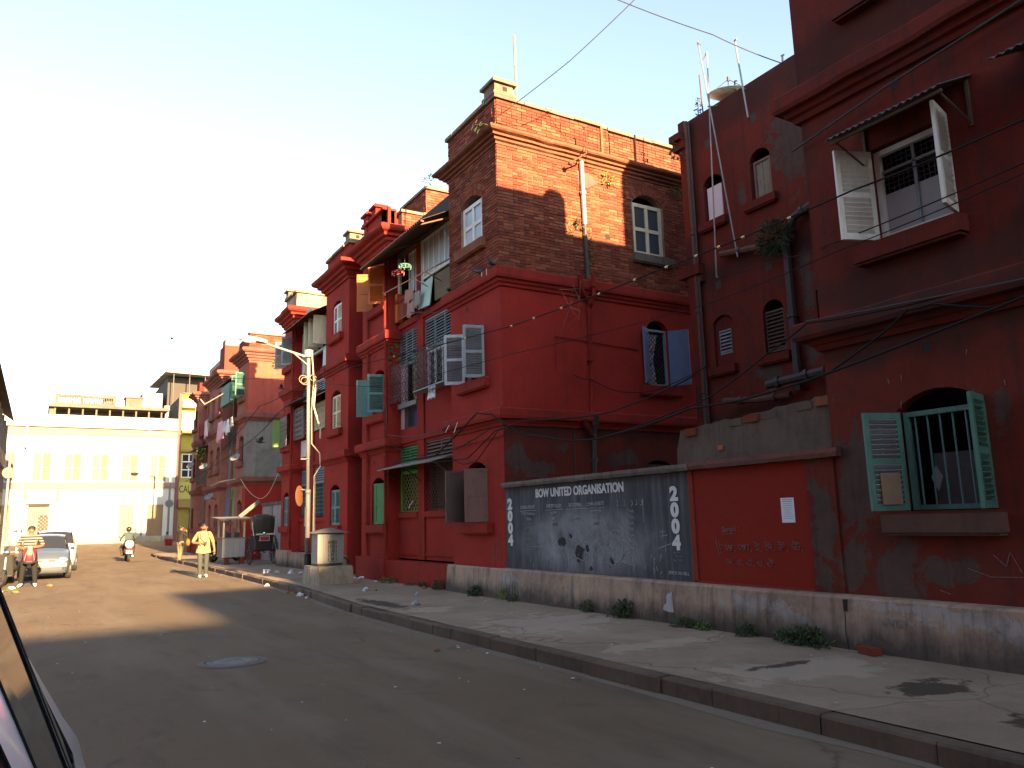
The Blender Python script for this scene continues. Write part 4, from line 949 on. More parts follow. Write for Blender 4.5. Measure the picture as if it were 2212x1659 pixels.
# ---- third block, further off: two modules of patched pinks and greys
B3 = thing('tenement_block', 'patchy tenement with a sunlit red top and grey rendered middle beyond the rickshaw', 'building', (X0, 35.5, 0), 'red tenement blocks along the street')
Y3 = 35.5
M['pinktrim'] = plaster('dusty_pink_trim', (.22, .075, .055), (.14, .05, .04), (.2, .15, .12), -.03, .45, .35)
rb3, lb3 = make_block(B3, Y3, 'pinkred', 'x', 'plain', 'pinktrim', 7.3)
S3 = FY(Y3)
for z0, z1, m_ in ((.15, 3.6, 'red'), (3.6, 6.4, 'grey_pl'), (6.4, 9.6, 'red_pale')):
    q = MB(); S3.wall(q, rect(X0, XB, z0, z1), []); q.build('wall', m_, B3)
    patch(B3, F0, [(Y3+.01, z0+.1 if z0 > .2 else .75), (Y3+.62, z0+.1 if z0 > .2 else .75), (Y3+.62, z1-.35), (Y3+.01, z1-.35)], m_, .004, 'painted_strip', .004)
parapet(B3, [(X0+.02, XB, Y3+.02, Y3+.3), (X0+.02, X0+.3, Y3+.3, Y3+2.22)], 9.5, 10.2, 'mortar'); bricks(B3, S3, X0, 10.2, 9.58, 10.18, (), .02, 0); bricks(B3, F0, Y3, Y3+2.2, 9.58, 10.18, (), .02, 0); coping(B3, S3, X0-.05, 10.5, 10.2, L=2)
q = MB(); q.box(X0+.02, X0+.9, Y3+5.9, Y3+7.2, 9.5, 10.9); q.build('stair_head', 'brick', B3); q = MB(); q.box(X0+.1, X0+.8, Y3+6.2, Y3+7.0, 10.9, 11.3); q.build('roof_tank', 'greywall', B3)
wy = Y3+.68
leaf(B3, F0, wy+.9, 7.42, .46, 1.1, -1, 80, 'w_seagreen', 'louvre', split=False); leaf(B3, F0, wy+.02, 7.42, .46, 1.1, 1, 100, 'w_seagreen', 'louvre', split=False)
q = MB(); F0.box(q, Y3+1.9, Y3+3.9, 7.3, 8.25, .25, .45); q.build('balcony_box', 'w_seagreen', B3); corr(B3, FM, Y3+2.2, Y3+6.0, -.3, 9.1, .7, 8.5, 'corr', 'lean_to_sheet')
for (a, b) in (rb3, lb3):
    louvre(B3, FM, a, b, 5.5, 6.5, -.05, 'w_teal', 2, False); louvre(B3, FM, a, b, 2.9, 3.48, -.05, 'w_grey', 2, False)
    q = MB(); FM.box(q, a, b, 3.97, 5.5, -.15, -.1); q.build('bay_panel', 'w_teal', B3)
a, b = rb3; louvre(B3, FX(XM-.03), a+.3, b, 2.9, 3.45, 0, 'w_lime', 1, False); q = MB(); FM.box(q, a+.3, b, 1.86, 2.88, -.05, 0); q.build('bay_panel', 'w_green', B3)
a, b = lb3; q = MB(); FM.box(q, a, b, 1.86, 2.88, -.05, 0); q.build('bay_panel', 'w_blue', B3)
Y4 = 42.8
rb4, lb4 = make_block(B3, Y4, 'pinkred', 'x', 'plain', 'pinktrim', 6.9)
for (a, b) in (rb4, lb4):
    q = MB(); FM.box(q, a, b, 1.86, 3.4, -.15, -.1); q.build('bay_panel', 'w_teal', B3); lattice(B3, FX(XM-.25), a, b, 3.95, 5.0, 0, .12, 'iron', 'vert', .012)
    q = MB(); FX(XM-.2).box(q, a, b, 6.82, 7.6, -.02, .02); q.build('balcony_panel', 'red_trim' if a > Y4+4 else 'w_brown', B3)
parapet(B3, [(X0+.02, X0+.3, Y4, Y4+2.2), (X0+.02, X0+.3, Y4+5.9, Y4+6.9)], 9.5, 10.1, 'red_brick')
corr(B3, FM, Y4+2.2, Y4+6.0, -.2, 6.2, .8, 5.9, 'corr', 'awning_sheet')
pipe(B3, [(X0-.5, Y3-.3, 3.62), (X0-.55, Y3+2.6, 3.66), (X0-.55, Y3+5.2, 3.6)], .03, 'bamboo', 'bamboo_rail', False)
# low wall closing the gap between second and third block
GW = thing('gap_wall', 'low grey whitewashed wall with dark coping behind the rickshaw', 'wall', (X0, 29.4, 0))
q = MB(); q.box(X0+.75, X0+1.0, 29.42, 35.48, .1, 2.45); q.build('wall_body', plaster('whitewashed_wall', (.36, .33, .31), (.22, .19, .18), None, 0, .5, .5), GW); q = MB(); q.box(X0+.69, X0+1.05, 29.42, 35.48, 2.45, 2.57); q.build('coping', 'coping', GW)
q = MB(); q.box(X0+.72, X0+1.0, 31.2, 31.5, .1, 2.44); q.box(X0+.72, X0+1.0, 33.6, 33.9, .1, 2.44); q.build('wall_pier', 'greywall', GW)
GW2 = thing('gap_wall', 'low dark red wall in the slot between the first two red blocks', 'wall', (X0, 20.9, 0))
q = MB(); q.box(X0+.5, X0+.75, 20.86, 22.04, .1, 2.4); q.build('wall_body', 'red_old', GW2); q = MB(); q.box(X0+.44, X0+.8, 20.86, 22.04, 2.4, 2.5); q.build('coping', 'coping', GW2)

# ================================================================ near building on the right, with its set-back wing
B0 = thing('tenement_block', 'dark red peeling tenement nearest on the right with tin window awning', 'building', (X0, 5.66, 0), 'red tenement blocks along the street')
YE = 5.66
def rbw(i): return (3.97, 4.82) if i < 2 else (4.0, 4.9)
hs = [arch(3.95, 4.85, 1.57, 2.60, .18), rect(3.97, 4.82, 4.46, 5.50), arch(4.05, 4.95, 7.36, 8.3, .18), arch(2.2, 3.1, 1.57, 2.6, .18), rect(2.35, 3.1, 4.46, 5.5), arch(2.35, 3.2, 6.75, 8.2, .15)]
q = MB(); F0.wall(q, rect(-6, YE, .68, 3.6), [hs[0], hs[3]]); q.build('wall', 'red_peel', B0)
q = MB(); F0.wall(q, rect(-6, YE, 3.6, 9.7), [h for i, h in enumerate(hs) if i in (1, 2, 4, 5)]); q.build('wall', 'red_old', B0)
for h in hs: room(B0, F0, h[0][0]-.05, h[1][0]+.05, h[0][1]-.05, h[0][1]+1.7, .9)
q = MB(); q.add([(X0, YE, .15), (11.5, YE, .15), (11.5, YE, 9.5), (X0, YE, 9.5)], [(0, 1, 2, 3)]); q.add([(X0, -6, .15), (XB, -6, .15), (XB, -6, 9.7), (X0, -6, 9.7)], [(0, 1, 2, 3)]); q.build('end_wall', 'red_old', B0)
slab_roof(B0, X0+.02, 14.4, -5.9, YE-.02, 9.55)
parapet(B0, [(X0+.02, X0+.3, -6, YE), (X0+.3, 9.3, YE-.3, YE)], 9.55, 10.35, 'red_old')
for nm, pr in (('string_course', STR0), ('string_course', STR20), ('cornice', COR2)): molding(nm, [(X0, -6), (X0, YE), (11.4, YE)], pr, 'red_old' if nm == 'string_course' else 'red_trim', B0)
for a, b, v, dd in ((3.88, 5.05, 1.36, .16), (3.88, 5.05, 4.24, .16), (3.98, 5.02, 7.17, .14), (2.1, 3.2, 1.36, .16), (2.2, 3.2, 4.24, .16), (2.25, 3.3, 6.62, .14)): sill(B0, F0, a, b, v, v+.18, dd, 'sill_brown' if v < 2 else 'red_old')
for u, v in ((4.44, 3.2), (4.45, 6.12)):
    q = MB(); q.lathe([(.055, .003), (0, .003)], F0.P(u, v), (-1, 0, 0), 12); q.build('vent_hole', 'dark', B0)
    q = MB(); q.lathe([(.055, -.0), (.058, .006), (.075, .004), (.08, -.01)], F0.P(u, v), (-1, 0, 0), 12); q.build('vent_ring', 'red_old', B0)
# upper window: white louvred leaves, wire mesh, boarded lower half, tin hood
leaf(B0, F0, 4.82, 4.46, .44, 1.02, -1, 112, 'w_white', 'louvre'); leaf(B0, F0, 3.97, 4.46, .42, 1.06, 1, 104, 'w_white', 'louvre')
frame(B0, F0, 3.97, 4.82, 4.46, 5.48, -.09, 'w_white', 1, 1, .06, None)
q = MB(); F0.box(q, 4.02, 4.77, 4.50, 4.98, -.13, -.11); q.build('window_board', 'w_ply', B0); q = MB(); F0.box(q, 4.38, 4.41, 4.5, 5.44, -.11, -.09); F0.box(q, 4.03, 4.77, 5.22, 5.25, -.11, -.09); q.build('window_bar', 'w_grey', B0)
lattice(B0, F0, 4.03, 4.77, 4.98, 5.43, -.12, .055, 'iron', 'grid', .004, 'wire_mesh')
corr(B0, F0, 3.66, 4.92, .0, 5.80, .62, 5.52, 'corr', 'awning_sheet', .075, .012)
q = MB(); F0.box(q, 3.68, 4.9, 5.47, 5.5, .54, .57)
for u in (3.72, 4.86): q.tube([F0.P(u, 5.3, 0), F0.P(u, 5.5, .54)], .012, 5); F0.box(q, u-.015, u+.015, 5.28, 5.76, 0, .03)
q.build('awning_frame', 'wood_dk', B0)
corr(B0, F0, 1.9, 3.22, .0, 5.80, .62, 5.52, 'corr', 'awning_sheet', .075, .012)
leaf(B0, F0, 3.2, 6.8, .42, 1.4, -1, 150, 'w_teal', 'louvre', split=False)
# lower window: sea-green leaves, bars, sacking behind
leaf(B0, F0, 4.82, 1.58, .42, 1.0, -1, 112, 'w_seagreen', 'louvre', 'w_grey'); leaf(B0, F0, 3.97, 1.58, .40, 1.06, 1, 103, 'w_seagreen', 'louvre')
q = MB(); p0 = F0.P(4.82, 0, 0); dr = (Vector((0, -1, 0))*math.cos(R(112))+Vector((-1, 0, 0))*math.sin(R(112))); nr = dr.cross(Zv)
q.obox(p0+dr*.2+nr*.03+Zv*1.80, dr, nr, Zv, .11, .004, .16); q.obox(p0+dr*.2-nr*.03+Zv*1.80, dr, nr, Zv, .11, .004, .16); q.build('cardboard_patch', paint('cardboard', (.22, .14, .09), .9, .25), B0)
frame(B0, F0, 3.97, 4.82, 1.58, 2.58, -.09, 'w_seagreen', 1, 1, .05, None)
for i in range(6):
    q = MB(); q.tube([F0.P(4.06+.13*i, 1.6, -.09), F0.P(4.06+.13*i, 2.55, -.09)], .011, 6); q.build('window_bar', 'w_teal', B0)
q = MB(); F0.box(q, 4.02, 4.66, 1.6, 2.15, -.3, -.26); q.build('sacking', paint('grey_sacking', (.10, .095, .09), .95, .3, 14), B0)
q = MB(); q.hexa([F0.P(4.58, 1.76, -.14), F0.P(4.52, 1.9, -.14), F0.P(4.58, 2.02, -.14), F0.P(4.64, 1.9, -.14), F0.P(4.58, 1.76, -.15), F0.P(4.52, 1.9, -.15), F0.P(4.58, 2.02, -.15), F0.P(4.64, 1.9, -.15)]); q.build('lace_scrap', cloth('lace', (.25, .25, .25)), B0)
# grey patches where the wash has gone
strokes([[(5.0-random.random()*1.6, z), (5.0-random.random()*1.6, z)] for z in ()]+[[(u, v), (u+random.uniform(-.012, .012), v-random.uniform(.04, .1))] for u, v in [(4.9, 2.95), (4.75, 2.97), (4.05, 3.1), (4.78, 2.7), (3.75, 2.75)]], F0, .006, 'chalkfaint', B0, 'dropping_streak')
strokes([[(4.05, 1.15), (3.95, 1.05), (3.9, 1.18), (3.82, 1.0)], [(4.3, 1.02), (4.1, .95), (3.8, .96)], [(4.6, .8), (4.5, .77)]], F0, .008, 'chalkred', B0)
t = thing('roof_tank', 'unseen round tank added on the roof of the nearest block for its shadow', 'tank', (9.0, 5.0, 9.6)); q = MB(); q.lathe([(0, 9.55), (.30, 9.55), (.30, 10.45), (.2, 10.6), (0, 10.64)], (9.05, 5.2, 0), n=14); q.build('tank_body', 'iron', t)  # out of view, added to put a bump in the roof's shadow edge
q = MB(); q.box(10.95, 12.7, 2.5, 5.45, 9.4, 11.6); q.build('stair_head', 'red_old', B0)  # unseen roof block, added to shade the window end of the brick wall
# ---- wing set back behind the yard
XW = 11.5; FW = FX(XW); YW = 11.5
wa, wb, wc, wd = arch(10.56, 11.08, 7.56, 8.38, .15), arch(9.32, 9.82, 7.55, 8.38, .18), arch(10.56, 11.08, 4.5, 5.40, .13), arch(9.32, 9.80, 4.5, 5.34, .18)
q = MB(); FW.wall(q, rect(YE, YW, .15, 10.0), [wa, wb, wc, wd, rect(8.48, 8.60, 4.8, 5.45)], .14); q.build('wall', 'red_peel', B0)
q = MB(); q.add([(XW, YW, .15), (14.5, YW, .15), (14.5, YW, 10.0), (XW, YW, 10.0)], [(0, 1, 2, 3)]); q.add([(XW, YE, 9.5), (14.5, YE, 9.5), (14.5, YE, 10), (XW, YE, 10)], [(0, 1, 2, 3)]); q.build('end_wall', 'red_old', B0)
slab_roof(B0, XW+.02, 14.4, YE, YW-.02, 9.9)
for h in (wa, wb, wc, wd, rect(8.46, 8.62, 4.8, 5.45)): room(B0, FW, h[0][0]-.03, h[1][0]+.03, h[0][1]-.05, h[0][1]+1.1, .5, d0=-.142)
for a, b, v in ((10.45, 11.2, 7.38), (9.2, 9.98, 7.38), (10.5, 11.22, 4.33), (9.2, 9.96, 4.33)): sill(B0, FW, a, b, v, v+.15, .11, 'red_old')
q = MB(); FW.box(q, 10.62, 11.02, 7.58, 8.3, -.08, -.05); q.build('window_board', paint('white_board', (.52, .53, .55), .6, .08), B0)
frame(B0, FW, 9.36, 9.78, 7.56, 8.36, -.09, 'w_brown', 1, 1, .045, None)
for i in range(4):
    q = MB(); FW.box(q, 9.41+.083*i, 9.41+.083*i+.077, 7.6, 8.32, -.105-.004*(i % 2), -.085-.004*(i % 2)); q.build('plank', 'wood_grey', B0)
q = MB(); FW.wall(q, arch(10.56, 11.08, 4.5, 5.4, .13), [rect(10.67, 11.0, 4.74, 5.24)], .05); o = q.build('window_infill', 'red_old', B0); o.location.x += .06
louvre(B0, FW, 10.67, 11.0, 4.74, 5.24, -.09, 'w_grey', 1); louvre(B0, FW, 9.36, 9.78, 4.54, 5.33, -.07, 'w_dkbrown', 1)
for u, v in ((10.86, 9.25), (9.62, 9.24), (10.86, 6.17), (9.56, 6.17)):
    q = MB(); FW.box(q, u-.07, u+.07, v-.08, v+.08, -.02, .004); q.build('vent_block', 'dim', B0)
pipe(B0, [(XW-.12, 9.03, 6.45), (XW-.12, 9.03, 3.7)], .075, 'iron'); pipe(B0, [(XW-.12, 10.62, 6.72), (XW-.14, 9.6, 6.55), (XW-.12, 9.03, 6.45)], .07, 'rust'); pipe(B0, [(XW-.12, 9.03, 6.45), (XW-.14, 8.8, 6.85), (XW-.14, 8.4, 6.95)], .075, 'iron')
pipe(B0, [(XW-.1, 11.36, 9.95), (XW-.1, 11.36, 3.2)], .05, 'rust', collars=True); pipe(B0, [(XW-.1, 11.28, 9.9), (XW-.1, 11.28, 3.2)], .02, 'iron', collars=False)
pipe(B0, [(XW-.3, 10.66, 3.74), (XW-.2, 9.9, 3.66), (XW-.15, 9.2, 3.66)], .06, 'rust'); pipe(B0, [(XW-.4, 9.5, 3.86), (XW-.3, 9.1, 3.9), (XW-.2, 8.4, 3.95)], .08, 'iron')
q = MB(); q.box(XW-.14, XW+.3, YW-.12, YW+.06, .15, 9.98); q.box(XW-.28, XW+.4, YW-.10, YW+.22, 9.55, 9.70); q.box(XW-.20, XW+.4, YW-.12, YW+.2, 9.35, 9.54); q.box(XW-.18, XW+.3, YW-.3, YW+.3, 6.5, 6.72); q.box(XW-.1, XW+.3, YW-.3, YW+.2, 6.34, 6.49); q.build('corner_pilaster', 'red_old', B0)
# ================================================================ yard wall with the painted blackboard
YW0, YW1 = 5.67, 12.96
BW = thing('yard_wall', 'yard wall carrying the lettered blackboard and a bright red panel between two red blocks', 'wall', (X0, 5.7, 0))
q = MB(); q.box(X0, X0+.3, 6.05, YW1, .1, 2.2); q.build('wall_body', 'red_old', BW)
q = MB(); F0.box(q, 7.98, YW1-.01, .70, 2.185, 0, .012); q.build('blackboard', 'board', BW)
q = MB(); F0.box(q, 6.04, 7.92, .72, 2.185, -.01, .004); q.build('red_panel', plaster('bright_red_panel', (.205, .020, .011), (.175, .0175, .0105), None, 0, .12, .12), BW)
q = MB(); F0.box(q, 7.90, 7.978, .72, 2.185, 0, .02); F0.box(q, 6.04, 7.9, .70, .72, 0, .03); q.build('panel_edge', plaster('orange_red_edge', (.23, .033, .016), (.19, .028, .013), None, 0, .1, .1), BW)
q = MB(); q.box(X0-.02, X0+.28, YE, 6.04, .7, 2.19); q.build('wall_end', 'red_peel', BW)
def rough_strip(pl, u0, u1, v0, v1, d0, d1, n, jit, name, m, parent):
    mb = MB(); rows = []
    for i in range(n+1):
        u = u0+(u1-u0)*i/n; j = lambda: random.uniform(-jit, jit)
        rows.append([pl.P(u, v0+j()*.5, d0), pl.P(u, v0+j(), d1+j()), pl.P(u, (v0+v1)/2+j(), d1+.012+j()), pl.P(u, v1+j()*.6, d1+j()), pl.P(u, v1+.02+j()*.4, d0)])
    k = 5; mb.v = [p for r_ in rows for p in r_]
    mb.f = [(i*k+a, (i+1)*k+a, (i+1)*k+(a+1) % k, i*k+(a+1) % k) for i in range(n) for a in range(k)]+[(4, 3, 2, 1, 0), tuple(n*k+a for a in range(5))]
    mb.mi = [0]*len(mb.f); return mb.build(name, m, parent)
rough_strip(F0, 5.55, 7.9, 2.19, 2.29, -.35, .085, 34, .005, 'coping', plaster('red_chipped_coping', (.15, .05, .04), (.10, .06, .05), (.14, .11, .095), .03, .5, .3), BW)
rough_strip(F0, 7.9, YW1, 2.185, 2.28, -.35, .10, 50, .005, 'coping', 'coping', BW)
# rough masonry standing on the coping
mb = MB(); n = 30; top = []
for i in range(n+1):
    u = 8.2+(5.67-8.2)*i/n; v = 2.75+.15*i/n+random.uniform(-.018, .018)-(.25 if i == 0 else 0); top.append((u, v))
mb.v = []
for u, v in top: mb.v += [F0.P(u, 2.28, -.02), F0.P(u, v, -.03+random.uniform(-.01, .01)), F0.P(u, v, -.3), F0.P(u, 2.28, -.3)]
mb.f = [(i*4+a, i*4+4+a, i*4+4+(a+1) % 4, i*4+(a+1) % 4) for i in range(n) for a in range(4)]+[(0, 1, 2, 3), (n*4+3, n*4+2, n*4+1, n*4)]; mb.mi = [0]*len(mb.f)
mb.build('rough_masonry', 'ruin', BW)
for i in range(9):
    u = 8.0-i*.27; q = MB(); F0.box(q, u-.2-random.random()*.03, u, 2.66+.016*i, 2.745+.016*i+random.uniform(0, .02), -.26, -.01+random.uniform(-.03, .02)); q.build('brick', 'ruin' if i % 4 else 'brick', BW)
q = MB(); F0.box(q, 7.32, 7.4, 2.42, 2.48, -.03, .002); q.build('brick', paint('bare_orange_brick', (.36, .10, .04), .9), BW)
# black cables lying along the top
q = MB()
for k in range(3): q.tube(hang([F0.P(8.35, 2.76+.02*k, -.05-.05*k), F0.P(7.4, 2.86+.02*k, -.08), F0.P(6.4, 3.0+.02*k, -.1), F0.P(5.7, 3.1, -.15)], .015, 5), .014, 5)
# continuous grey plinth from the blackboard to the right edge
mb = MB(); n = 60
for i in range(n+1):
    u = -6+(Y1+2.2+6)*i/n; u = min(u, Y1+2.2); e = random.uniform(-.006, .006)
    mb.v += [F0.P(u, .08, .21+e), F0.P(u, .4, .19+e), F0.P(u, .665+e, .165), F0.P(u, .692, .14), F0.P(u, .70, -.05)]
mb.f = [(i*5+a, i*5+5+a, i*5+6+a, i*5+1+a) for i in range(n) for a in range(4)]+[(0, 1, 2, 3, 4), tuple(n*5+a for a in (4, 3, 2, 1, 0))]; mb.mi = [0]*len(mb.f)
mb.build('plinth', 'plinth', BW)
PP = FX(X0-.195)
strokes([[(5.56, .655), (5.55, .5), (5.56, .3), (5.54, .15)]], FX(X0-.2), .012, 'dark', BW, 'crack', .006)
q = MB(); FX(X0-.17).box(q, 5.535, 5.575, .54, .66, -.02, .02); q.build('crack_gap', 'dark', BW)
text('UMA', .11, PP, 5.02, .47, 'chalkfaint', BW, d=.012, sx=1.25)
q = MB()
patch(BW, PP, [(8.42, .33), (8.36, .42), (8.32, .55), (8.25, .56), (8.22, .3)], paint('pale_splash', (.34, .34, .36), .9), .012, 'limewash_splash', .015)
strokes([[(12.95-random.random()*.9, v), (12.95-random.random()*.9, v)] for v in ()]+[[(u, random.uniform(.35, .66)), (u+.005, random.uniform(.2, .3))] for u in [12.9-.1*i for i in range(8)]], PP, .014, 'chalkfaint', BW, 'lime_run', .012)
# blackboard lettering
BP = FX(X0-.012)
text('BOW UNITED ORGANISATION', .205, BP, 10.62, 2.03, 'white_letter', BW, fat=.007, sx=.87, d=.006)
for k, chh in enumerate('2004'):
    text(chh, .265, BP, 12.78, 1.865-.222*k, 'white_letter', BW, fat=.015, sx=1.2); text(chh, .262, BP, 8.28, 1.878-.224*k, 'white_letter', BW, fat=.015, sx=1.15)
text('STICK NO BILL', .062, BP, 8.27, .80, 'chalk', BW, fat=.001)
cols = [('LOCAL HEROES', 12.15), ('UNDERTAKERS', 11.3), ('ROCKERBILL', 10.65), ('COMRAN BOYS', 10.12)]
rows_ = [('CHRIS THOMAS D', 'ROMMY', 'ERICK', 'CAMERON'), ('SIMON', 'NEIL', 'OWEN', 'STEVE'), ('NIGEL ROCHE', 'RYAN', '', 'MARK'), ('AJAY', '', '', ''), ('ROBERT', '', '', ''), ('GEORGE', '', '', ''), ('FRANCIS', '', '', '')]
for c, u in cols:
    text(c, .085, BP, u, 1.80, 'chalk', BW, sx=.8, fat=.001, rot=random.uniform(-.03, .05))
    strokes([[(u+.27, 1.735), (u-.27, 1.74)]], BP, .008, 'chalk', BW, 'rule')
for r_i, row in enumerate(rows_):
    for (c, u), w in zip(cols, row):
        if w: text(w, .07, BP, u+random.uniform(-.03, .03), 1.68-.095*r_i, 'chalk' if r_i < 2 else 'chalkfaint', BW, sx=.8, fat=.0, rot=random.uniform(-.05, .07))
ln = []
for u in (9.55, 9.38, 9.2, 9.1, 8.98): ln.append([(u, 1.83+random.uniform(-.01, .02)), (u-.02, 1.77), (u+.02, 1.75)])
for i in range(7): ln.append([(9.3+random.uniform(-.03, .03), 1.7-.09*i), (9.24, 1.66-.09*i), (9.2, 1.68-.09*i), (9.17, 1.65-.09*i)])
ln.append([(8.95, 1.84), (8.96, 1.5)])
ln.append([(12.1, 1.1), (11.6, 1.12)]); ln += [[(11.0, 1.5), (10.95, 1.4), (10.85, 1.25), (10.7, 1.15), (10.5, 1.2), (10.42, 1.1), (10.4, .95), (10.5, .9), (10.7, .95), (10.8, 1.0)], [(10.62, 1.15), (10.5, 1.22), (10.36, 1.2), (10.3, 1.08), (10.35, .95), (10.3, .9)],
        [(9.95+.12*math.cos(t/3), 1.32+.22*math.sin(t/3)) for t in range(20)], [(9.62+.2*math.cos(t/3.), 1.15+.24*math.sin(t/3.)) for t in range(20)], [(9.9, .9), (9.7, .86), (9.5, .95), (9.4, 1.1), (9.2, 1.12)], [(10.25, 1.2), (10.15, 1.0), (10.2, .9)], [(11.2, 1.0), (11.1, 1.1), (11.05, .95)]]
ln += [[(8.62, 1.36), (8.5, 1.37)], [(8.6, 1.3), (8.46, 1.32)], [(8.55, 1.4), (8.56, 1.25)], [(8.66, 1.13), (8.4, 1.2)], [(8.5, 1.22), (8.52, 1.08)]]
for _ in range(70):
    u = random.uniform(8.5, 12.2); v = random.uniform(.8, 1.15); ln.append([(u, v), (u+random.uniform(-.03, .03), v-random.uniform(.02, .1))])
for _ in range(30):
    u = random.uniform(9.2, 11.4); v = random.uniform(.85, 1.3); a = random.random()*6; ln.append([(u+random.uniform(-.1, .1), v+random.uniform(-.05, .05)) for _ in range(3)])
strokes(ln, BP, .008, 'chalk', BW)
strokes([[(8.3+random.uniform(-.15, .1), .98+.05*i), (8.3+random.uniform(-.1, .12), 1.0+.05*i-.02), (8.28, .95+.04*i)] for i in range(4)], BP, .006, 'chalkfaint', BW)
q = MB()
for c, r_, in (((11.1, 1.2), .11), ((10.85, 1.28), .06), ((10.6, 1.03), .14), ((10.4, 1.1), .08), ((9.75, .93), .07), ((10.62, .9), .05), ((10.3, .78), .05)):
    pts = [(c[0]+r_*random.uniform(.5, 1.3)*math.cos(t*.7), c[1]+r_*random.uniform(.5, 1.2)*math.sin(t*.7)) for t in range(9)]; q.tri(pts, lambda x, y: BP.P(x, y, .0025))
q.build('rubbed_blot', paint('blackboard_blot', (.022, .022, .025), .9), BW)
# red panel: chalk alphabet and a pinned notice
RP = FX(X0-.004)
text('Bengali :', .11, RP, 7.28, 1.395, 'chalkred', BW, sx=.8, fat=0, rot=.06); strokes([[(7.42, 1.335), (7.18, 1.34)]], RP, .007, 'chalkred', BW, 'rule')
text('\u0985, \u0986, \u0987, \u0988, \u0989, \u098a,', .13, RP, 6.78, 1.17, 'chalkred', BW, sx=1.25, fat=-.001, rot=.03); text('\u098b, \u098f, \u0990, \u0993, \u0994', .115, RP, 7.0, .98, 'chalkred', BW, sx=1.1, fat=-.001, rot=-.02)
strokes([[(7.55, 1.28), (7.5, 1.05)], [(7.5, 1.25), (7.47, 1.08), (7.44, 1.1)], [(7.46, 1.2), (7.42, 1.19)]], RP, .006, 'chalkred', BW)
nt_ = thing('paper_notice', 'white printed notice pasted on the bright red panel', 'notice', F0.P(6.34, 1.48, .006))
q = MB(); F0.box(q, 6.25, 6.44, 1.47, 1.76, .005, .009); q.build('sheet', paint('white_paper', (.62, .64, .68), .8, .05), nt_)
q = MB()
for i in range(11):
    w = .07 if i in (0, 1) else random.uniform(.04, .08)
    F0.box(q, 6.345-w, 6.345+w, 1.735-.022*i, 1.739-.022*i+(.003 if i < 2 else 0), .0095, .0105)
q.build('print_lines', paint('ink', (.2, .2, .22), .9), nt_)

# ================================================================ far end of the street
YE_ = 80.0; FE = FY(YE_)
CB = thing('corner_house', 'cream two storey house with ochre shutters closing the end of the street', 'building', (4, YE_, .42))
cols_ = [(-3.6, -2.25), (-.95, .45), (1.45, 2.8), (3.65, 5.0), (6.07, 7.42), (8.45, 9.82)]
wins = [rect(a, b, 5.95, 8.45) for a, b in cols_]
doors = [rect(-1.04, .57, .6, 3.9), rect(1.84, 2.78, 3.05, 3.8), rect(3.58, 4.48, 3.05, 3.8), rect(6.04, 7.28, .8, 3.83), rect(8.39, 9.73, .8, 3.80), rect(-3.9, -2.3, .6, 3.9)]
q = MB(); FE.wall(q, rect(-6, 10.68, .4, 11.6), wins+doors, .22); q.build('wall', 'cream', CB)
q = MB(); q.box(-6, 10.68, YE_+.4, YE_+12, .4, 11.0); q.build('house_core', 'greywall', CB)
for (a, b) in cols_:
    for s in (0, 1):
        m_ = (a+b)/2; leaf(CB, FE, b if s else a, 5.97, (b-a)/2-.01, 2.46, -1 if s else 1, 3, 'yshut', 'louvre', d=-.1, split=False)
    q = MB(); w = (b-a)/2+.1
    for i in range(10):
        t0, t1 = math.pi*i/10, math.pi*(i+1)/10; c = (a+b)/2
        for r0, r1 in ((w*.92, w),): q.hexa([FE.P(c+r0*math.cos(t0), 8.6+.6*math.sin(t0)*r0/w, 0), FE.P(c+r1*math.cos(t0), 8.6+.6*math.sin(t0), 0), FE.P(c+r1*math.cos(t1), 8.6+.6*math.sin(t1), 0), FE.P(c+r0*math.cos(t1), 8.6+.6*math.sin(t1)*r0/w, 0), FE.P(c+r0*math.cos(t0), 8.6+.6*math.sin(t0)*r0/w, .06), FE.P(c+r1*math.cos(t0), 8.6+.6*math.sin(t0), .06), FE.P(c+r1*math.cos(t1), 8.6+.6*math.sin(t1), .06), FE.P(c+r0*math.cos(t1), 8.6+.6*math.sin(t1)*r0/w, .06)])
    q.build('window_hood', 'cream', CB)
q = MB(); FE.box(q, -6, 10.68, 5.32, 5.84, -.02, .12); q.build('band', 'pinkband', CB); q = MB(); FE.box(q, -6, 10.68, 10.1, 10.75, -.02, .16); q.build('band', 'pinkband', CB)
q = MB(); FE.box(q, -6, 10.68, 10.76, 10.9, -.02, .45); FE.box(q, -6, 10.68, 10.91, 11.75, -.3, .2); FE.box(q, -6, 10.68, 11.76, 11.86, -.35, .3); q.build('cornice', 'cream', CB)
q = MB(); FE.box(q, -6, 10.68, .35, .95, -.02, .1); q.build('base_course', plaster('stained_cream_base', (.42, .35, .22), (.3, .24, .15), None, 0, .4, .4), CB)
q = MB(); FE.box(q, -.6, .2, 4.5, 5.1, 0, .05); q.build('sign_board', 'yshut', CB); q = MB(); FE.box(q, -1.3, .85, 4.0, 4.15, -.02, .35); q.build('door_hood', 'cream', CB)
for u in (-1.45, 1.0): q = MB(); FE.box(q, u, u+.28, 4.15, 5.25, -.02, .1); q.build('bracket', 'pinkband', CB)
q = MB(); FE.box(q, -1.04, .57, .6, 3.9, -.5, -.45); q.build('doorway_backing', 'dim', CB)
lattice(CB, FE, -.98, .55, .62, 3.85, -.12, .16, paint('gate_iron', (.028, .023, .018), .6), 'vert', .022, 'folding_gate'); lattice(CB, FE, -.2, .55, .9, 3.0, -.14, .3, paint('gate_iron', (.028, .023, .018), .6), 'diamond', .02, 'folding_gate')
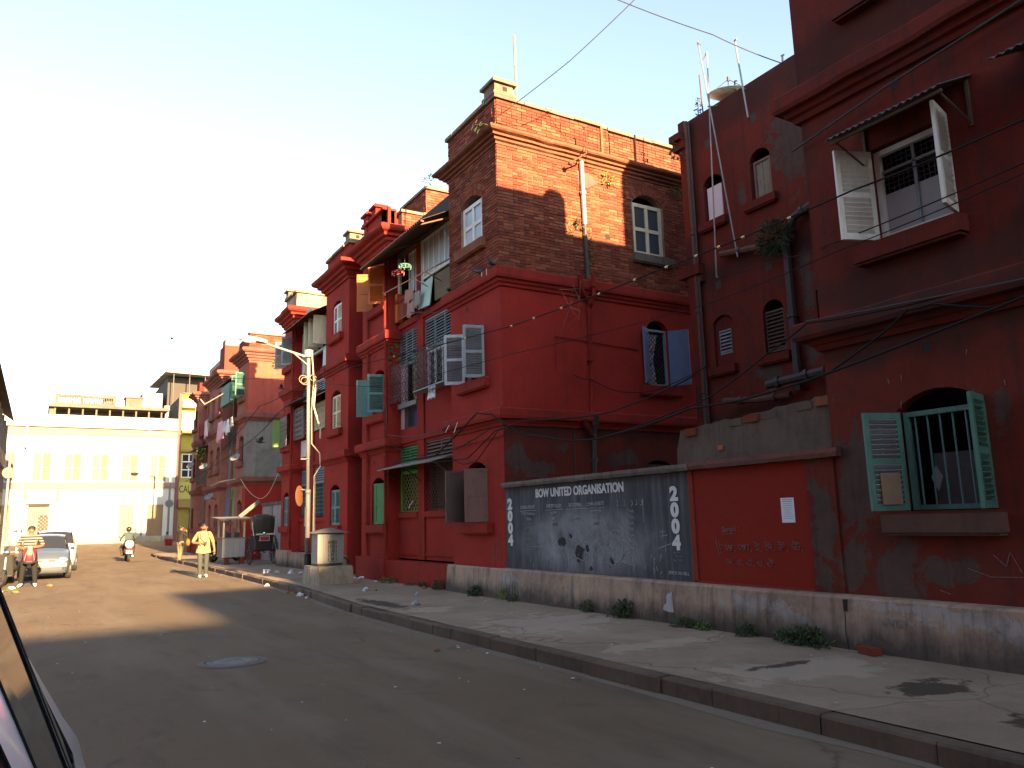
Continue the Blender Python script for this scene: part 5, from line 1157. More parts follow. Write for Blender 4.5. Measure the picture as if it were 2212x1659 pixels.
for a, b, z0, z1, m_ in ((1.84, 2.78, 3.05, 3.8, 'yshut'), (3.58, 4.48, 3.05, 3.8, 'yshut'), (6.04, 7.28, .8, 3.83, paint('tan_roller', (.40, .25, .12), .6, .15)), (8.39, 9.73, .8, 3.80, paint('brown_roller', (.30, .18, .09), .6, .15)), (-3.9, -2.3, .6, 3.9, paint('tan_roller', (.40, .25, .12), .6, .15))):
    q = MB(); n = int((z1-z0)/.12)
    for i in range(n): FE.box(q, a, b, z0+(z1-z0)*i/n, z0+(z1-z0)*(i+.82)/n, -.16, -.11-.02*(i % 2))
    q.build('roller_shutter', m_, CB)
q = MB(); FE.box(q, 7.9, 8.05, .4, 5.3, 0, .06); q.build('drain_pipe', 'wood_grey', CB)
q = MB()
for u in (1.95, 3.9, 5.2): q.tri([(u+.25*math.cos(t*.9)*random.uniform(.6, 1.2), 1.9+.3*math.sin(t*.9)*random.uniform(.6, 1.2)) for t in range(7)], lambda x, y: FE.P(x, y, .004))
q.build('faded_mural', paint('faded_mural_paint', (.62, .5, .3), .9, .4, 4), CB)
# roof terrace house behind it
TH = thing('terrace_house', 'weathered roof terrace with balustrade above the cream house', 'building', (3, 88, .42))
q = MB(); q.box(.2, 10.2, 88, 96, .42, 12.0); q.box(.2, 10.4, 90, 96, 12.0, 13.6); q.build('wall', 'roofy', TH)
q = MB(); q.box(-.1, 10.7, 87.2, 96, 13.62, 13.9); q.build('roof_slab', 'roofy', TH)
for i in range(9): q = MB(); q.box(.4+1.2*i, .55+1.2*i, 87.6, 87.75, 12.0, 13.61); q.build('column', 'roofy', TH)
q = MB(); q.box(.4, 5.8, 88, 88.3, 13.91, 14.15); q.box(.4, 5.8, 88, 88.3, 14.75, 15.0); q.box(.4, .7, 88, 88.3, 14.15, 14.75); q.box(5.5, 5.8, 88, 88.3, 14.15, 14.75); q.box(2.6, 2.9, 88, 88.3, 14.15, 14.75); q.build('parapet', 'roofy', TH)
for i in range(22):
    u = .85+.215*i
    if 2.5 < u < 3.0: continue
    q = MB(); q.lathe([(.05, 14.15), (.085, 14.3), (.04, 14.5), (.07, 14.68), (.05, 14.75)], (u, 88.15, 0), n=6); q.build('baluster', 'roofy', TH)
q = MB(); q.box(6.7, 8.2, 88, 89.5, 13.91, 14.9); q.box(6.6, 8.3, 87.9, 89.6, 14.91, 15.05); q.build('stair_head', 'roofy', TH)
q = MB(); q.box(.0, .5, 87.8, 88.2, 12.0, 14.0); q.build('pier', 'roofy', TH)
tk = thing('water_tank', 'grey water tank on the balustraded roof terrace', 'water tank', (5.2, 89, 15)); q = MB(); q.lathe([(0, 13.91), (.62, 13.91), (.62, 15.25), (.45, 15.42), (0, 15.45)], (5.25, 89.2, 0), n=12); q.build('tank_body', 'greywall', tk)
# yellow house with its lettered front
YB = thing('yellow_house', 'narrow yellow house with black CAL lettering beside the cream house', 'building', (12, YE_, .42))
hs = [rect(11.15, 12.5, 6.3, 8.6)]
q = MB(); FE.wall(q, rect(11.0, 16.5, .4, 14.4), hs+[rect(11.0+.02, 12.1, .42, 3.4)], .25); q.build('wall', 'yellow', YB)
q = MB(); q.box(11.0, 16.5, YE_+.5, YE_+9, .4, 14.4); q.build('house_core', 'dim', YB)
q = MB(); FE.box(q, 10.69, 11.0, .4, 14.4, -.1, .14); q.build('pilaster', 'brownp', YB)
frame(YB, FE, 11.15, 12.5, 6.3, 8.6, -.1, 'w_white', 2, 3, .1, 'carglass')
for z0, z1, dd in ((10.45, 10.75, .7), (8.75, 8.95, .3), (3.5, 4.2, .5)): q = MB(); FE.box(q, 11.0, 14, z0, z1, 0, dd); q.build('ledge', paint('brown_ledge', (.25, .15, .05), .8), YB)
q = MB(); FE.box(q, 10.95, 12.1, 10.76, 12.5, .1, .8); FE.box(q, 10.95, 12.2, 13.0, 13.7, .1, .9); q.build('balcony_front', paint('white_parapet', (.72, .66, .5), .8), YB)
q = MB(); FE.box(q, 11.0, 12.4, 4.3, 5.9, .0, .06); q.build('sign_board', paint('yellow_sign', (.36, .31, .06), .6, .08), YB)
text('CAL', .95, FE, 11.03, 5.2, paint('sign_brown', (.07, .04, .02), .7) and 'dark', YB, flip=False, align='LEFT', d=.065, fat=.008, sx=.58)
q = MB(); FE.box(q, 11.02, 12.05, .42, 3.4, -.22, -.15); q.build('door', paint('ochre_door', (.25, .18, .03), .7, .2), YB)
q = MB(); FE.box(q, 11.0, 13.5, 14.4, 14.45, -.1, .3); q.build('roof_edge', 'greywall', YB)
# tall grey block with a tin roof
GB = thing('grey_tower_house', 'tall grey house with tin roof rising behind the yellow house', 'building', (12, 90, .42))
q = MB(); q.box(8.6, 10.6, 92, 105, .4, 16.2); q.box(10.6, 18, 90, 105, .4, 14.6); q.build('wall', 'greywall', GB)
q = MB(); q.box(11.0, 17, 91.5, 104, 14.6, 18.0); q.build('loft', 'dim', GB)
q = MB(); q.hexa([(10.5, 89, 18.1), (17.5, 89, 17.9), (17.5, 105, 18.9), (10.5, 105, 18.9), (10.5, 89, 18.25), (17.5, 89, 18.05), (17.5, 105, 19.0), (10.5, 105, 19.0)]); q.build('tin_roof', 'asb', GB)
for u, w in ((10.75, .9), (12.0, 1.1)): q = MB(); q.box(u, u+w, 89.9, 90.02, 12.6, 14.2); q.build('window', 'w_white', GB)
for u in (11.3, 12.9, 14.5): q = MB(); q.tube([(u, 89.3, 14.6), (u, 89.3, 18.1)], .06, 5); q.build('roof_post', 'iron', GB)
for i in range(4): q = MB(); q.box(8.55, 8.62, 93+2.5*i, 94.2+2.5*i, 13.4, 15.4); q.build('window', 'dim', GB)
# left-hand house: only its eaves and verandah edge show
LH = thing('left_house', 'shadowy house with tiled eaves at the left edge of the street', 'building', (-3, 58, .2))
FL = Pl((-3.2, 0, 0), (0, 1, 0), (1, 0, 0))
q = MB(); FL.wall(q, rect(44, 70, .1, 9.4), [rect(45+3.2*i, 47+3.2*i, z, z+2.1) for i in range(8) for z in (.8, 3.9, 6.6)], .3); q.build('wall', 'pinkred', LH)
q = MB(); q.box(-9, -3.6, 44, 70, .1, 11.5); q.build('house_core', 'dim', LH)
for i in range(9): q = MB(); q.box(-2.75, -2.6, 44.5+3.15*i, 44.65+3.15*i, .3, 9.6); q.build('verandah_post', 'wood_grey', LH)
for z in (3.5, 6.3): q = MB(); q.box(-3.2, -2.6, 44, 70, z, z+.2); q.build('verandah_floor', 'pinkband', LH)
for z in (3.7, 6.5): q = MB(); q.box(-2.66, -2.62, 44, 70, z, z+.8); q.build('verandah_rail', 'wood_dk', LH)
for (xa, za, xb, zb) in ((-2.3, 10.0, -4.2, 11.5), (-2.9, 11.6, -6, 13.6)):
    q = MB(); n = 60
    for i in range(n):
        y0, y1 = 44+26.2*i/n, 44+26.2*(i+.86)/n; q.hexa([(xa, y0, za), (xa, y1, za), (xb, y1, zb), (xb, y0, zb), (xa, y0, za+.12), (xa, y1, za+.12), (xb, y1, zb+.12), (xb, y0, zb+.12)])
    stuff(q.build('roof_tile', paint('dark_roof_tile', (.07, .045, .035), .9, .4), LH))
    q = MB(); q.hexa([(xa+.05, 44, za-.06), (xa+.05, 70.2, za-.06), (xb, 70.2, zb-.06), (xb, 44, zb-.06), (xa+.05, 44, za-.01), (xa+.05, 70.2, za-.01), (xb, 70.2, zb-.01), (xb, 44, zb-.01)]); q.build('roof_boards', 'wood_dk', LH)
# houses behind the viewer, which throw the long evening shadow over the near road
RH = thing('house_behind', 'plain rendered house across the street end behind the viewer', 'building', (0, -40, 0))
q = MB(); q.box(-14, 3.3, -52, -40, 0, 14.9); q.build('wall', 'greywall', RH); q = MB(); q.box(3.31, 6.52, -53, -40.2, 0, 16.9); q.build('wall', 'cream', RH); q = MB(); q.box(6.53, 40, -54, -40.3, 0, 21.9); q.build('wall', 'red_old', RH)
# house on the left beside the viewer, out of the picture: it closes the street on that side
LN = thing('house_opposite', 'plain house on the left side of the street beside the viewer', 'building', (-10, 0, 0))
q = MB(); q.box(-18, -4.6, -14, 14, 0, 11.0); q.build('wall', 'red_pale', LN); q = MB(); q.box(-18, -4.3, -14.2, 14.2, 11.01, 11.3); q.build('cornice', 'coping', LN)
# taller house behind the third block, its top just showing
TB = thing('rear_house', 'pale rear house whose top shows above the third red block, with unseen boxes added for shade', 'building', (12, 51, 0))
q = MB(); q.box(10.0, 18, 50.4, 58, 0, 12.2); q.box(11.0, 15, 60, 66, 0, 14.2); q.box(8.6, 9.3, 50.4, 57, 0, 8.9); q.box(9.31, 9.99, 50.4, 57, 0, 10.9); q.build('wall', 'greywall', TB); q = MB(); q.box(9.8, 18, 50.2, 58.2, 12.21, 12.4); q.build('roof_slab', 'greywall', TB)  # wall boxes after the first are unseen, added to shade the far houses
for u in (10.6, 12.4): q = MB(); q.box(u, u+.9, 50.33, 50.4, 10.4, 11.6); q.build('window', 'dim', TB)

# ================================================================ street furniture
LP = thing('street_lamp', 'silver painted street lamp on the pavement, its long arm over the road', 'street lamp', (5.96, 20.35, PZ))
q = MB(); q.tube([(5.96, 20.35, .1), (5.95, 20.35, 2.4), (5.94, 20.35, 2.45)], .064, 12); q.tube([(5.94, 20.35, 2.44), (5.90, 20.35, 6.05)], .045, 12); q.tube([(5.95, 20.35, 2.38), (5.95, 20.35, 2.5)], .07, 12); q.build('pole', 'poleM', LP, True)
q = MB(); q.tube([(5.97, 20.35, .1), (5.96, 20.35, .85)], .095, 10); q.build('sleeve', 'black', LP)
q = MB(); q.tube([(5.90, 20.35, 6.03), (5.90, 20.35, 6.22)], .12, 12); q.build('cap', 'poleM', LP)
q = MB(); q.tube([(5.90, 20.35, 6.02), (5.4, 20.33, 6.14), (4.72, 20.3, 6.30)], [.035, .032, .03], 8); q.tube([(5.90, 20.35, 5.8), (5.5, 20.33, 6.1)], .018, 6); q.build('arm', 'poleM', LP)
q = MB()
for i, (x, w, h) in enumerate([(4.78, .06, .06), (4.62, .10, .09), (4.35, .13, .09), (4.15, .10, .06), (4.05, .03, .03)]):
    z = 6.31+.02*i-.03*(i > 3); q.v += [Vector((x, 20.3-w, z-.02)), Vector((x, 20.3+w, z-.02)), Vector((x, 20.3+w*.7, z+h)), Vector((x, 20.3-w*.7, z+h))]
q.f = [(i*4+a, i*4+4+a, i*4+4+(a+1) % 4, i*4+(a+1) % 4) for i in range(4) for a in range(4)]+[(0, 1, 2, 3), (19, 18, 17, 16)]; q.mi = [0]*len(q.f); lh = q.build('lamp_head', 'poleM', LP)
q = MB(); q.ball((4.33, 20.3, 6.33), .22, .11, .07, 10, 6); q.build('lamp_glass', glassm('lamp_diffuser', (.55, .55, .5), .2), lh)
q = MB(); q.tube([(5.87, 20.28, 1.55), (5.87, 20.28, 2.05)], .035, 5); q.build('number_strip', 'black', LP)
for r_, z, dx in ((.11, 5.40, -.16), (.08, 5.46, .10), (.10, 5.36, -.12)):
    q = MB(); q.tube([(5.9+dx+r_*math.cos(t*.5), 20.25, z+r_*math.sin(t*.5)) for t in range(13)], .009, 5); q.build('wire_coil', 'bamboo', LP)
q = MB(); q.tube(hang([(5.97, 20.28, 6.1), (6.03, 20.28, 5.4), (5.98, 20.28, 4.6), (6.0, 20.28, 3.7), (6.22, 20.28, 3.45), (6.24, 20.28, 3.1), (6.08, 20.28, 2.85), (6.08, 20.28, 1.4)], 0, 4), .016, 5); q.build('feed_cable', 'w_cream', LP); q = MB(); q.tube([(6.10, 20.28, 2.85), (6.11, 20.28, 1.35)], .022, 6); q.build('conduit', 'poleM', LP)
q = MB(); q.tube([(5.95, 20.3, 3.3), (5.7, 20.2, 3.28)], .02, 5); q.build('stub_bracket', 'poleM', LP)
sg = thing('road_sign', 'round orange backed road sign seen edge-on, fixed to the street lamp', 'road sign', (5.82, 20.55, 2.34)); ax = Vector((.80, -.60, 0))
q = MB(); q.lathe([(0, 0), (.27, 0), (.27, .012), (0, .012)], (5.74, 20.42, 2.34), ax, 20); q.build('disc', paint('orange_sign_back', (.15, .065, .03), .5, .1), sg); q = MB(); q.tube([(5.78, 20.44, 2.5), (5.95, 20.42, 2.5)], .015, 5); q.build('clamp', 'steel', sg)
CBk = thing('concrete_block', 'rough stained concrete block carrying the pale feeder cabinet', 'block', (6.22, 19.9, PZ))
q = MB(); w = [(5.73, 19.35), (5.86, 18.98), (6.70, 18.96), (6.74, 19.85), (5.75, 19.95)]
vs = []
for z, s in ((.12, 1.03), (.3, 1.02), (.52, .99), (.58, .955)): vs += [Vector((6.22+(x-6.22)*s+random.uniform(-.008, .008), 19.45+(y-19.45)*s, z+random.uniform(-.006, .006))) for x, y in w]
q.v = vs; q.f = [(i*5+a, i*5+(a+1) % 5, i*5+5+(a+1) % 5, i*5+5+a) for i in range(3) for a in range(5)]+[(15, 16, 17, 18, 19)]; q.mi = [0]*len(q.f); q.build('block_body', 'conc', CBk)
KC = thing('feeder_cabinet', 'pale grey stencilled feeder cabinet with tin hip roof on the concrete block', 'cabinet', (6.2, 19.5, .58))
FC = FY(19.22)
q = MB(); q.box(5.88, 6.54, 19.22, 19.72, .64, 1.37); q.build('cabinet_body', 'cabinet', KC); q = MB(); q.box(5.90, 6.52, 19.25, 19.70, .56, .64); q.build('cabinet_foot', 'iron', KC)
q = MB(); FC.box(q, 6.02, 6.51, .67, 1.34, 0, .012); q.build('door', 'cabinet', KC)
q = MB(); q.add([(5.76, 19.1, 1.38), (6.66, 19.1, 1.38), (6.66, 19.84, 1.38), (5.76, 19.84, 1.38), (6.15, 19.45, 1.50), (6.28, 19.45, 1.50)], [(3, 2, 1, 0), (0, 1, 5, 4), (1, 2, 5), (2, 3, 4, 5), (3, 0, 4)]); q.build('roof', 'steel', KC)
for u in (6.13, 6.37): q = MB(); FC.box(q, u, u+.06, 1.22, 1.32, .012, .03); q.build('hinge', 'cabinet', KC)
for k, t_ in enumerate(('KMC', 'P.D', '120', '47', '28')):
    z = 1.145-.102*k; text(t_, .085, FC, 6.25, z, 'stencil', KC, flip=False, d=.014, fat=.002)
    for a, b, c, d in ((6.145, 6.16, z-.04, z+.04), (6.34, 6.355, z-.04, z+.04), (6.175, 6.325, z+.048, z+.056)): q = MB(); FC.box(q, a, b, c, d, .0125, .015); q.build('stencil_rule', 'stencil', KC)
q = MB(); FC.box(q, 6.175, 6.325, .68, .69, .0125, .015); q.build('stencil_rule', 'stencil', KC)
TY = thing('bicycle_tyre', 'thin black bicycle tyre leaning behind the concrete block', 'tyre', (6.75, 19.7, PZ))
q = MB(); c = Vector((6.62, 19.6, .48)); ax = Vector((.25, -.9, .3)).normalized(); a_ = ax.orthogonal().normalized(); b_ = ax.cross(a_); q.tube([c+(a_*math.cos(t*.2618)+b_*math.sin(t*.2618))*.31 for t in range(25)], .02, 6); q.build('tyre_ring', 'rubber', TY)

# ---- hand-pulled rickshaw seen from behind
RK = thing('hand_rickshaw', 'hand pulled rickshaw with raised black hood and spoked wheels on the pavement', 'rickshaw', (7.3, 31, PZ))
def spoke_wheel(root, x, y, z, r, name='wheel'):
    q = MB(); q.tube([(x, y+r*math.cos(t*.2618), z+r*math.sin(t*.2618)) for t in range(25)], .022, 6, cap=False); w = q.build(name, 'black', root)
    q = MB(); q.lathe([(.0, -.07), (.05, -.07), (.05, .07), (0, .07)], (x, y, z), (1, 0, 0), 8); q.build('hub', 'iron', w)
    q = MB()
    for k in range(12): t = k*math.pi/6; q.tube([(x, y, z), (x, y+r*math.cos(t), z+r*math.sin(t))], .012, 4)
    q.build('spokes', 'wood_dk', w)
    return w
spoke_wheel(RK, 6.87, 31, PZ+.52, .5); spoke_wheel(RK, 7.78, 31.0, PZ+.52, .5)
q = MB(); q.tube([(6.87, 31, .67), (7.78, 31, .67)], .025, 6); q.build('axle', 'iron', RK)
q = MB(); q.hexa([(7.02, 30.75, .70), (7.64, 30.75, .70), (7.64, 31.5, .70), (7.02, 31.5, .70), (6.97, 30.68, 1.25), (7.68, 30.68, 1.25), (7.68, 31.45, 1.12), (6.97, 31.45, 1.12)]); q.build('body', 'black', RK)
for z in (.86, 1.04): q = MB(); q.box(7.0, 7.66, 30.69-.0, 30.72, z, z+.012); q.build('body_trim', 'chrome', RK)
for x in (6.93, 7.70): q = MB(); q.tube([(x, 30.9+.62*math.cos(t), .67+.56*math.sin(t)+.02) for t in [i*.25 for i in range(1, 13)]], .03, 5); q.build('mudguard', 'black', RK)
q = MB(); n = 12; m_ = 6; vs = []
for j in range(m_+1):
    v = j/m_; y = 30.66-.10*math.sin(v*1.6)+.75*max(0, v-.85)/.15*.6; z = 1.30+.74*min(1, v*1.06); hw = .34+.06*math.sin(v*3.0)-.05*(v > .95)
    for i in range(n+1): u = -1+2*i/n; vs.append(Vector((7.32+hw*u, y+.18*abs(u)**4+.02*math.sin(u*9)*v, z-.05*abs(u)**6)))
q.v = vs; q.f = [(j*(n+1)+i, j*(n+1)+i+1, (j+1)*(n+1)+i+1, (j+1)*(n+1)+i) for j in range(m_) for i in range(n)]; q.mi = [0]*len(q.f); q.build('hood', paint('black_oilcloth', (.035, .031, .024), .55, .2), RK, True)
q = MB()
for s in (-1, 1): q.add([(7.32+s*.37, 30.74, 1.32), (7.32+s*.42, 30.76, 1.95), (7.32+s*.38, 31.3, 2.0), (7.32+s*.36, 31.35, 1.5)], [(0, 1, 2, 3)])
q.build('hood_side', paint('black_oilcloth', (.035, .031, .024), .55, .2), RK)
for s in (-1, 1): q = MB(); q.tube([(7.32+s*.36, 30.68, 1.12), (7.32+s*.40, 30.7, 1.35), (7.32+s*.44, 30.76, 1.75)], .018, 5); q.build('hood_stay', 'w_cream', RK)
q = MB(); q.tube([(7.0, 30.62, 1.28), (7.64, 30.62, 1.28)], .035, 6); q.build('rolled_cover', 'w_cream', RK)
q = MB(); q.ball((7.30, 30.58, 1.32), .065, .05, .05, 8, 6); q.build('rear_lamp', 'chrome', RK)
q = MB(); q.box(7.14, 7.50, 30.6, 30.615, 1.03, 1.22); q.build('plate_rim', 'w_white', RK); q = MB(); q.box(7.155, 7.485, 30.594, 30.602, 1.045, 1.205); q.build('plate', paint('red_plate', (.35, .03, .03), .5, .1), RK)
q = MB()
for i in range(3): q.box(7.18, 7.25, 30.59, 30.5945, 1.07+.04*i, 1.085+.04*i); q.box(7.36+.03*i, 7.375+.03*i, 30.59, 30.5945, 1.07, 1.18)
q.build('plate_marks', 'black', RK)
for u in (7.03, 7.60): q = MB(); q.ball((u, 30.85, .58), .05, .05, .06, 7, 5); q.build('tassel', paint('pink_tassel', (.45, .04, .12), .8), RK)
q = MB(); q.ball((7.34, 30.85, .60), .11, .04, .03, 8, 5); q.build('spring', 'chrome', RK)
for s in (-1, 1): q = MB(); q.tube([(7.32+s*.33, 31.2, .75), (7.32+s*.34, 32.2, .62), (7.32+s*.3, 33.6, .22)], .025, 6); q.build('shaft', 'wood_dk', RK)
# ---- wooden pavement stall
KS = thing('pavement_stall', 'small wooden pavement stall on bricks with planked counter and sheet roof', 'stall', (6.5, 32.7, PZ))
for i in range(4): q = MB(); q.box(6.12+.215*i, 6.33+.215*i, 32.3, 32.33, .42, 1.14); q.build('plank', 'w_ply' if i % 2 else paint('pale_plank', (.33, .31, .26), .8, .2), KS)
q = MB(); q.box(6.12, 6.98, 32.335, 33.4, .42, 1.12); q.build('counter_box', 'wood_grey', KS); q = MB(); q.box(6.08, 7.02, 32.28, 33.45, 1.142, 1.18); q.build('counter_top', 'wood_grey', KS)
for x, y in ((6.16, 32.35), (6.94, 32.35), (6.16, 33.35), (6.94, 33.35)): q = MB(); q.box(x-.03, x+.03, y-.03, y+.03, 1.182, 1.93); q.build('post', 'w_cream', KS)
corr(KS, FY(32.3), 5.86, 7.2, -1.2, 1.99, .35, 1.91, 'asb', 'roof_sheet')
q = MB(); q.box(5.9, 7.15, 31.98, 32.02, 1.84, 1.89); q.build('roof_batten', 'wood_dk', KS)
for x in (6.25, 6.8): q = MB(); q.box(x, x+.16, 32.32, 32.5, .14, .42); q.build('brick', 'brick', KS)
for x in (6.3, 6.62): q = MB(); q.box(x, x+.2, 32.6, 32.8, 1.183, 1.36); q.build('tin', 'iron', KS)
wp = thing('wooden_plank', 'grey plank sticking up askew from the stall roof', 'plank', (7.0, 32.4, 1.99)); q = MB(); a = Vector((.75, .1, .6)).normalized(); b = Vector((0, 1, 0)); q.obox((7.15, 32.5, 2.28), a, b, a.cross(b), .50, .02, .075); q.build('board', 'wood_grey', wp)

# ================================================================ vehicles
def car(label, loc, rz, paintm, mirrors=True, L=3.55, lean=1.0):
    C_ = thing('parked_car', label, 'car', loc, 'parked cars', rz)
    # half rings front -> rear: (y, zsill, zmid, hmid, zbelt, hbelt, zroof, hroof)
    f = L/2
    st = [(f, .30, .50, .48, .62, .46, .64, .40), (f-.06, .22, .50, .62, .68, .60, .70, .52), (f-.30, .20, .52, .72, .80, .68, .84, .58), (f-.75, .20, .55, .755, .90, .71, .93, .62), (f-.98, .20, .56, .76, .94, .715, .965, .64), (f-1.02, .20, .56, .76, .945, .715, .985, .645),
          (f-1.62, .20, .57, .765, .96, .72, 1.40, .56), (f-1.72, .20, .57, .765, .96, .72, 1.425, .565), (f-1.99, .20, .57, .765, .965, .72, 1.465, .575), (f-2.10, .20, .57, .765, .965, .72, 1.468, .575), (f-2.75, .20, .57, .765, .98, .715, 1.45, .57), (f-2.95, .20, .57, .76, .985, .71, 1.43, .56),
          (f-3.12, .2, .56, .755, .99, .70, 1.39, .55), (f-3.38, .21, .56, .73, .985, .68, 1.02, .60), (f-3.50, .24, .54, .68, .80, .66, .84, .58), (f-3.55, .30, .5, .6, .7, .56, .72, .5)]
    def ring(s):
        y, zs, zm, hm, zb, hb, zr, hr = s
        if zr > 1.2: hr *= lean
        if lean < 1: hm *= 1.015
        return [Vector((0, y, zs)), Vector((hm*.93, y, zs)), Vector((hm, y, zm)), Vector((hm*.99, y, zb-.075)), Vector((hb, y, zb)), Vector((hr, y, zr)), Vector((hr*.55, y, zr+.035)), Vector((0, y, zr+.045))]
    rg = [ring(s) for s in st]; body = MB(); glass = {}
    for i in range(len(rg)-1):
        for j in range(7):
            a, b = rg[i], rg[i+1]; quad = [a[j], b[j], b[j+1], a[j+1]]
            key = None
            if j == 4 and (mirrors or i != 5) and 5 <= i <= 11 and i not in (8, 10): key = {5: 'quarter_window', 6: 'side_window', 7: 'side_window', 9: 'side_window', 11: 'quarter_window'}[i]+str(i if i != 7 else 6)
            if j in (5, 6) and i == 5: key = 'windscreen'
            if j in (5, 6) and i == 12: key = 'rear_window'
            for s in (1, -1):
                qd = [Vector((p.x*s, p.y, p.z)) for p in quad]
                if s < 0: qd.reverse()
                if key: glass.setdefault(key+(str(s) if 'window' in key and 'rear' not in key else ''), []).append(qd)
                else: body.add(qd, [(0, 1, 2, 3)])
    for r_ in (rg[0], rg[-1]):
        body.add(r_+[Vector((-p.x, p.y, p.z)) for p in reversed(r_)], [tuple(range(16))])
    me_b = body.build('body', paintm, C_, True, local=True)
    wd = me_b.modifiers.new('weld', 'WELD'); wd.merge_threshold = .001
    for key, qs in glass.items():
        g = MB(); c = sum((p for qd in qs for p in qd), Vector())/(4*len(qs))
        for qd in qs: g.add([p+(c-p)*(.03 if mirrors else .006) for p in qd], [(0, 1, 2, 3)])
        nm = ''.join(ch for ch in key if not ch.isdigit() and ch != '-'); g.build(nm, 'carglass', C_, local=True)
        tr = MB()
        if 'side' in key or 'quarter' in key:
            out = Vector((math.copysign(1, c.x), 0, .35)).normalized()
            for qd in (qs[0], qs[-1]):
                for k in range(4): tr.tube([qd[k]+out*.002, qd[(k+1) % 4]+out*.002], (.006 if mirrors else .0025), 4)
            tr.build('window_rubber', 'rubber', C_, local=True)
    for x in (-.70, .70):
        for y in (f-.62, f-2.92):
            q = MB(); q.lathe([(.16, -.09), (.26, -.09), (.285, -.05), (.285, .05), (.26, .09), (.16, .09)], (x, y, .285), (1, 0, 0), 18); w = q.build('wheel', 'rubber', C_, local=True)
            q = MB(); q.lathe([(0, .07), (.1, .085), (.165, .075), (.17, 0), (.165, -.075), (0, -.07)], (x, y, .285), (1, 0, 0), 14); q.build('rim', 'steel', w, local=True)
            q = MB(); q.lathe([(.30, -.02), (.345, -.02), (.345, .02), (.30, .02)], (x*1.065, y, .30), (1, 0, 0), 18); q.build('wheel_arch', 'black', C_, local=True)
    for s in (-1, 1):
        q = MB(); q.ball((s*.50, f-.10, .645), .15, .11, .085, 10, 7, rot=Matrix.Rotation(-s*.5, 3, 'Z')); q.build('headlight', glassm('headlight_glass', (.7, .7, .68), .1), C_, local=True)
        q = MB(); q.ball((s*.62, f-3.44, .82), .07, .05, .14, 8, 6); q.build('tail_light', paint('tail_red', (.4, .02, .02), .25, .05), C_, local=True)
        q = MB(); q.ball((s*.80, f-1.12, 1.0), .07, .05, .055, 8, 6)
        if mirrors: q.build('door_mirror', 'black' if paintm == 'silver' else paintm, C_, local=True)
        q = MB(); q.box(s*.765-.006, s*.765+.006, f-2.1, f-2.09, .32, .95); q.box(s*.768-.008, s*.768+.008, f-2.0, f-1.86, .78, .81)
        if mirrors: q.build('door_line', 'black', C_, local=True)
        q = MB(); q.ball((s*.48, f-.03, .37), .07, .03, .035, 7, 5); q.build('fog_lamp', 'chrome', C_, local=True)
    q = MB(); q.box(-.30, .30, f-.05, f+.012, .585, .655); q.build('grille', 'black', C_, local=True)
    q = MB(); q.box(-.07, .07, f+.012, f+.025, .60, .645); q.build('badge', 'chrome', C_, local=True)
    q = MB(); q.box(-.5, .5, f-.10, f+.012, .33, .41); q.build('bumper_intake', 'black', C_, local=True)
    q = MB(); q.box(-.62, .62, f-.14, f+.03, .425, .55); q.build('bumper', paintm, C_, local=True)
    q = MB(); q.box(-.25, .25, f+.03, f+.045, .44, .54); q.build('number_plate', paint('yellow_plate', (.75, .62, .15), .5, .05), C_, local=True)
    q = MB(); q.box(-.6, .6, -f+.02, -f+.10, .38, .56); q.build('rear_bumper', 'black', C_, local=True)
    q = MB()
    for x in (-.33, .33): q.box(x-.2, x+.2, .05, .2, .6, 1.0); q.ball((x, .14, 1.1), .12, .06, .1, 8, 6)
    q.build('front_seats', 'dim', C_, local=True)
    q = MB(); q.lathe([(.17, -.012), (.19, 0), (.17, .012)], (.33, .48, .9), (0, .8, -.4), 14); q.build('steering_wheel', 'black', C_, local=True)
    return C_
car('silver hatchback parked at the left kerb facing the camera', (.22, 32.7, 0), math.pi, 'silver')
c_w = car('white car parked in the sun behind the silver hatchback', (.55, 38.5, 0), math.pi, 'whitecar', L=3.55); c_w.scale = (1.05, 1.05, 1.1)
car('silver car cropped by the lower left corner of the picture', (-.60, 2.58, 0), 0.0, 'silver_n', False, lean=.905)

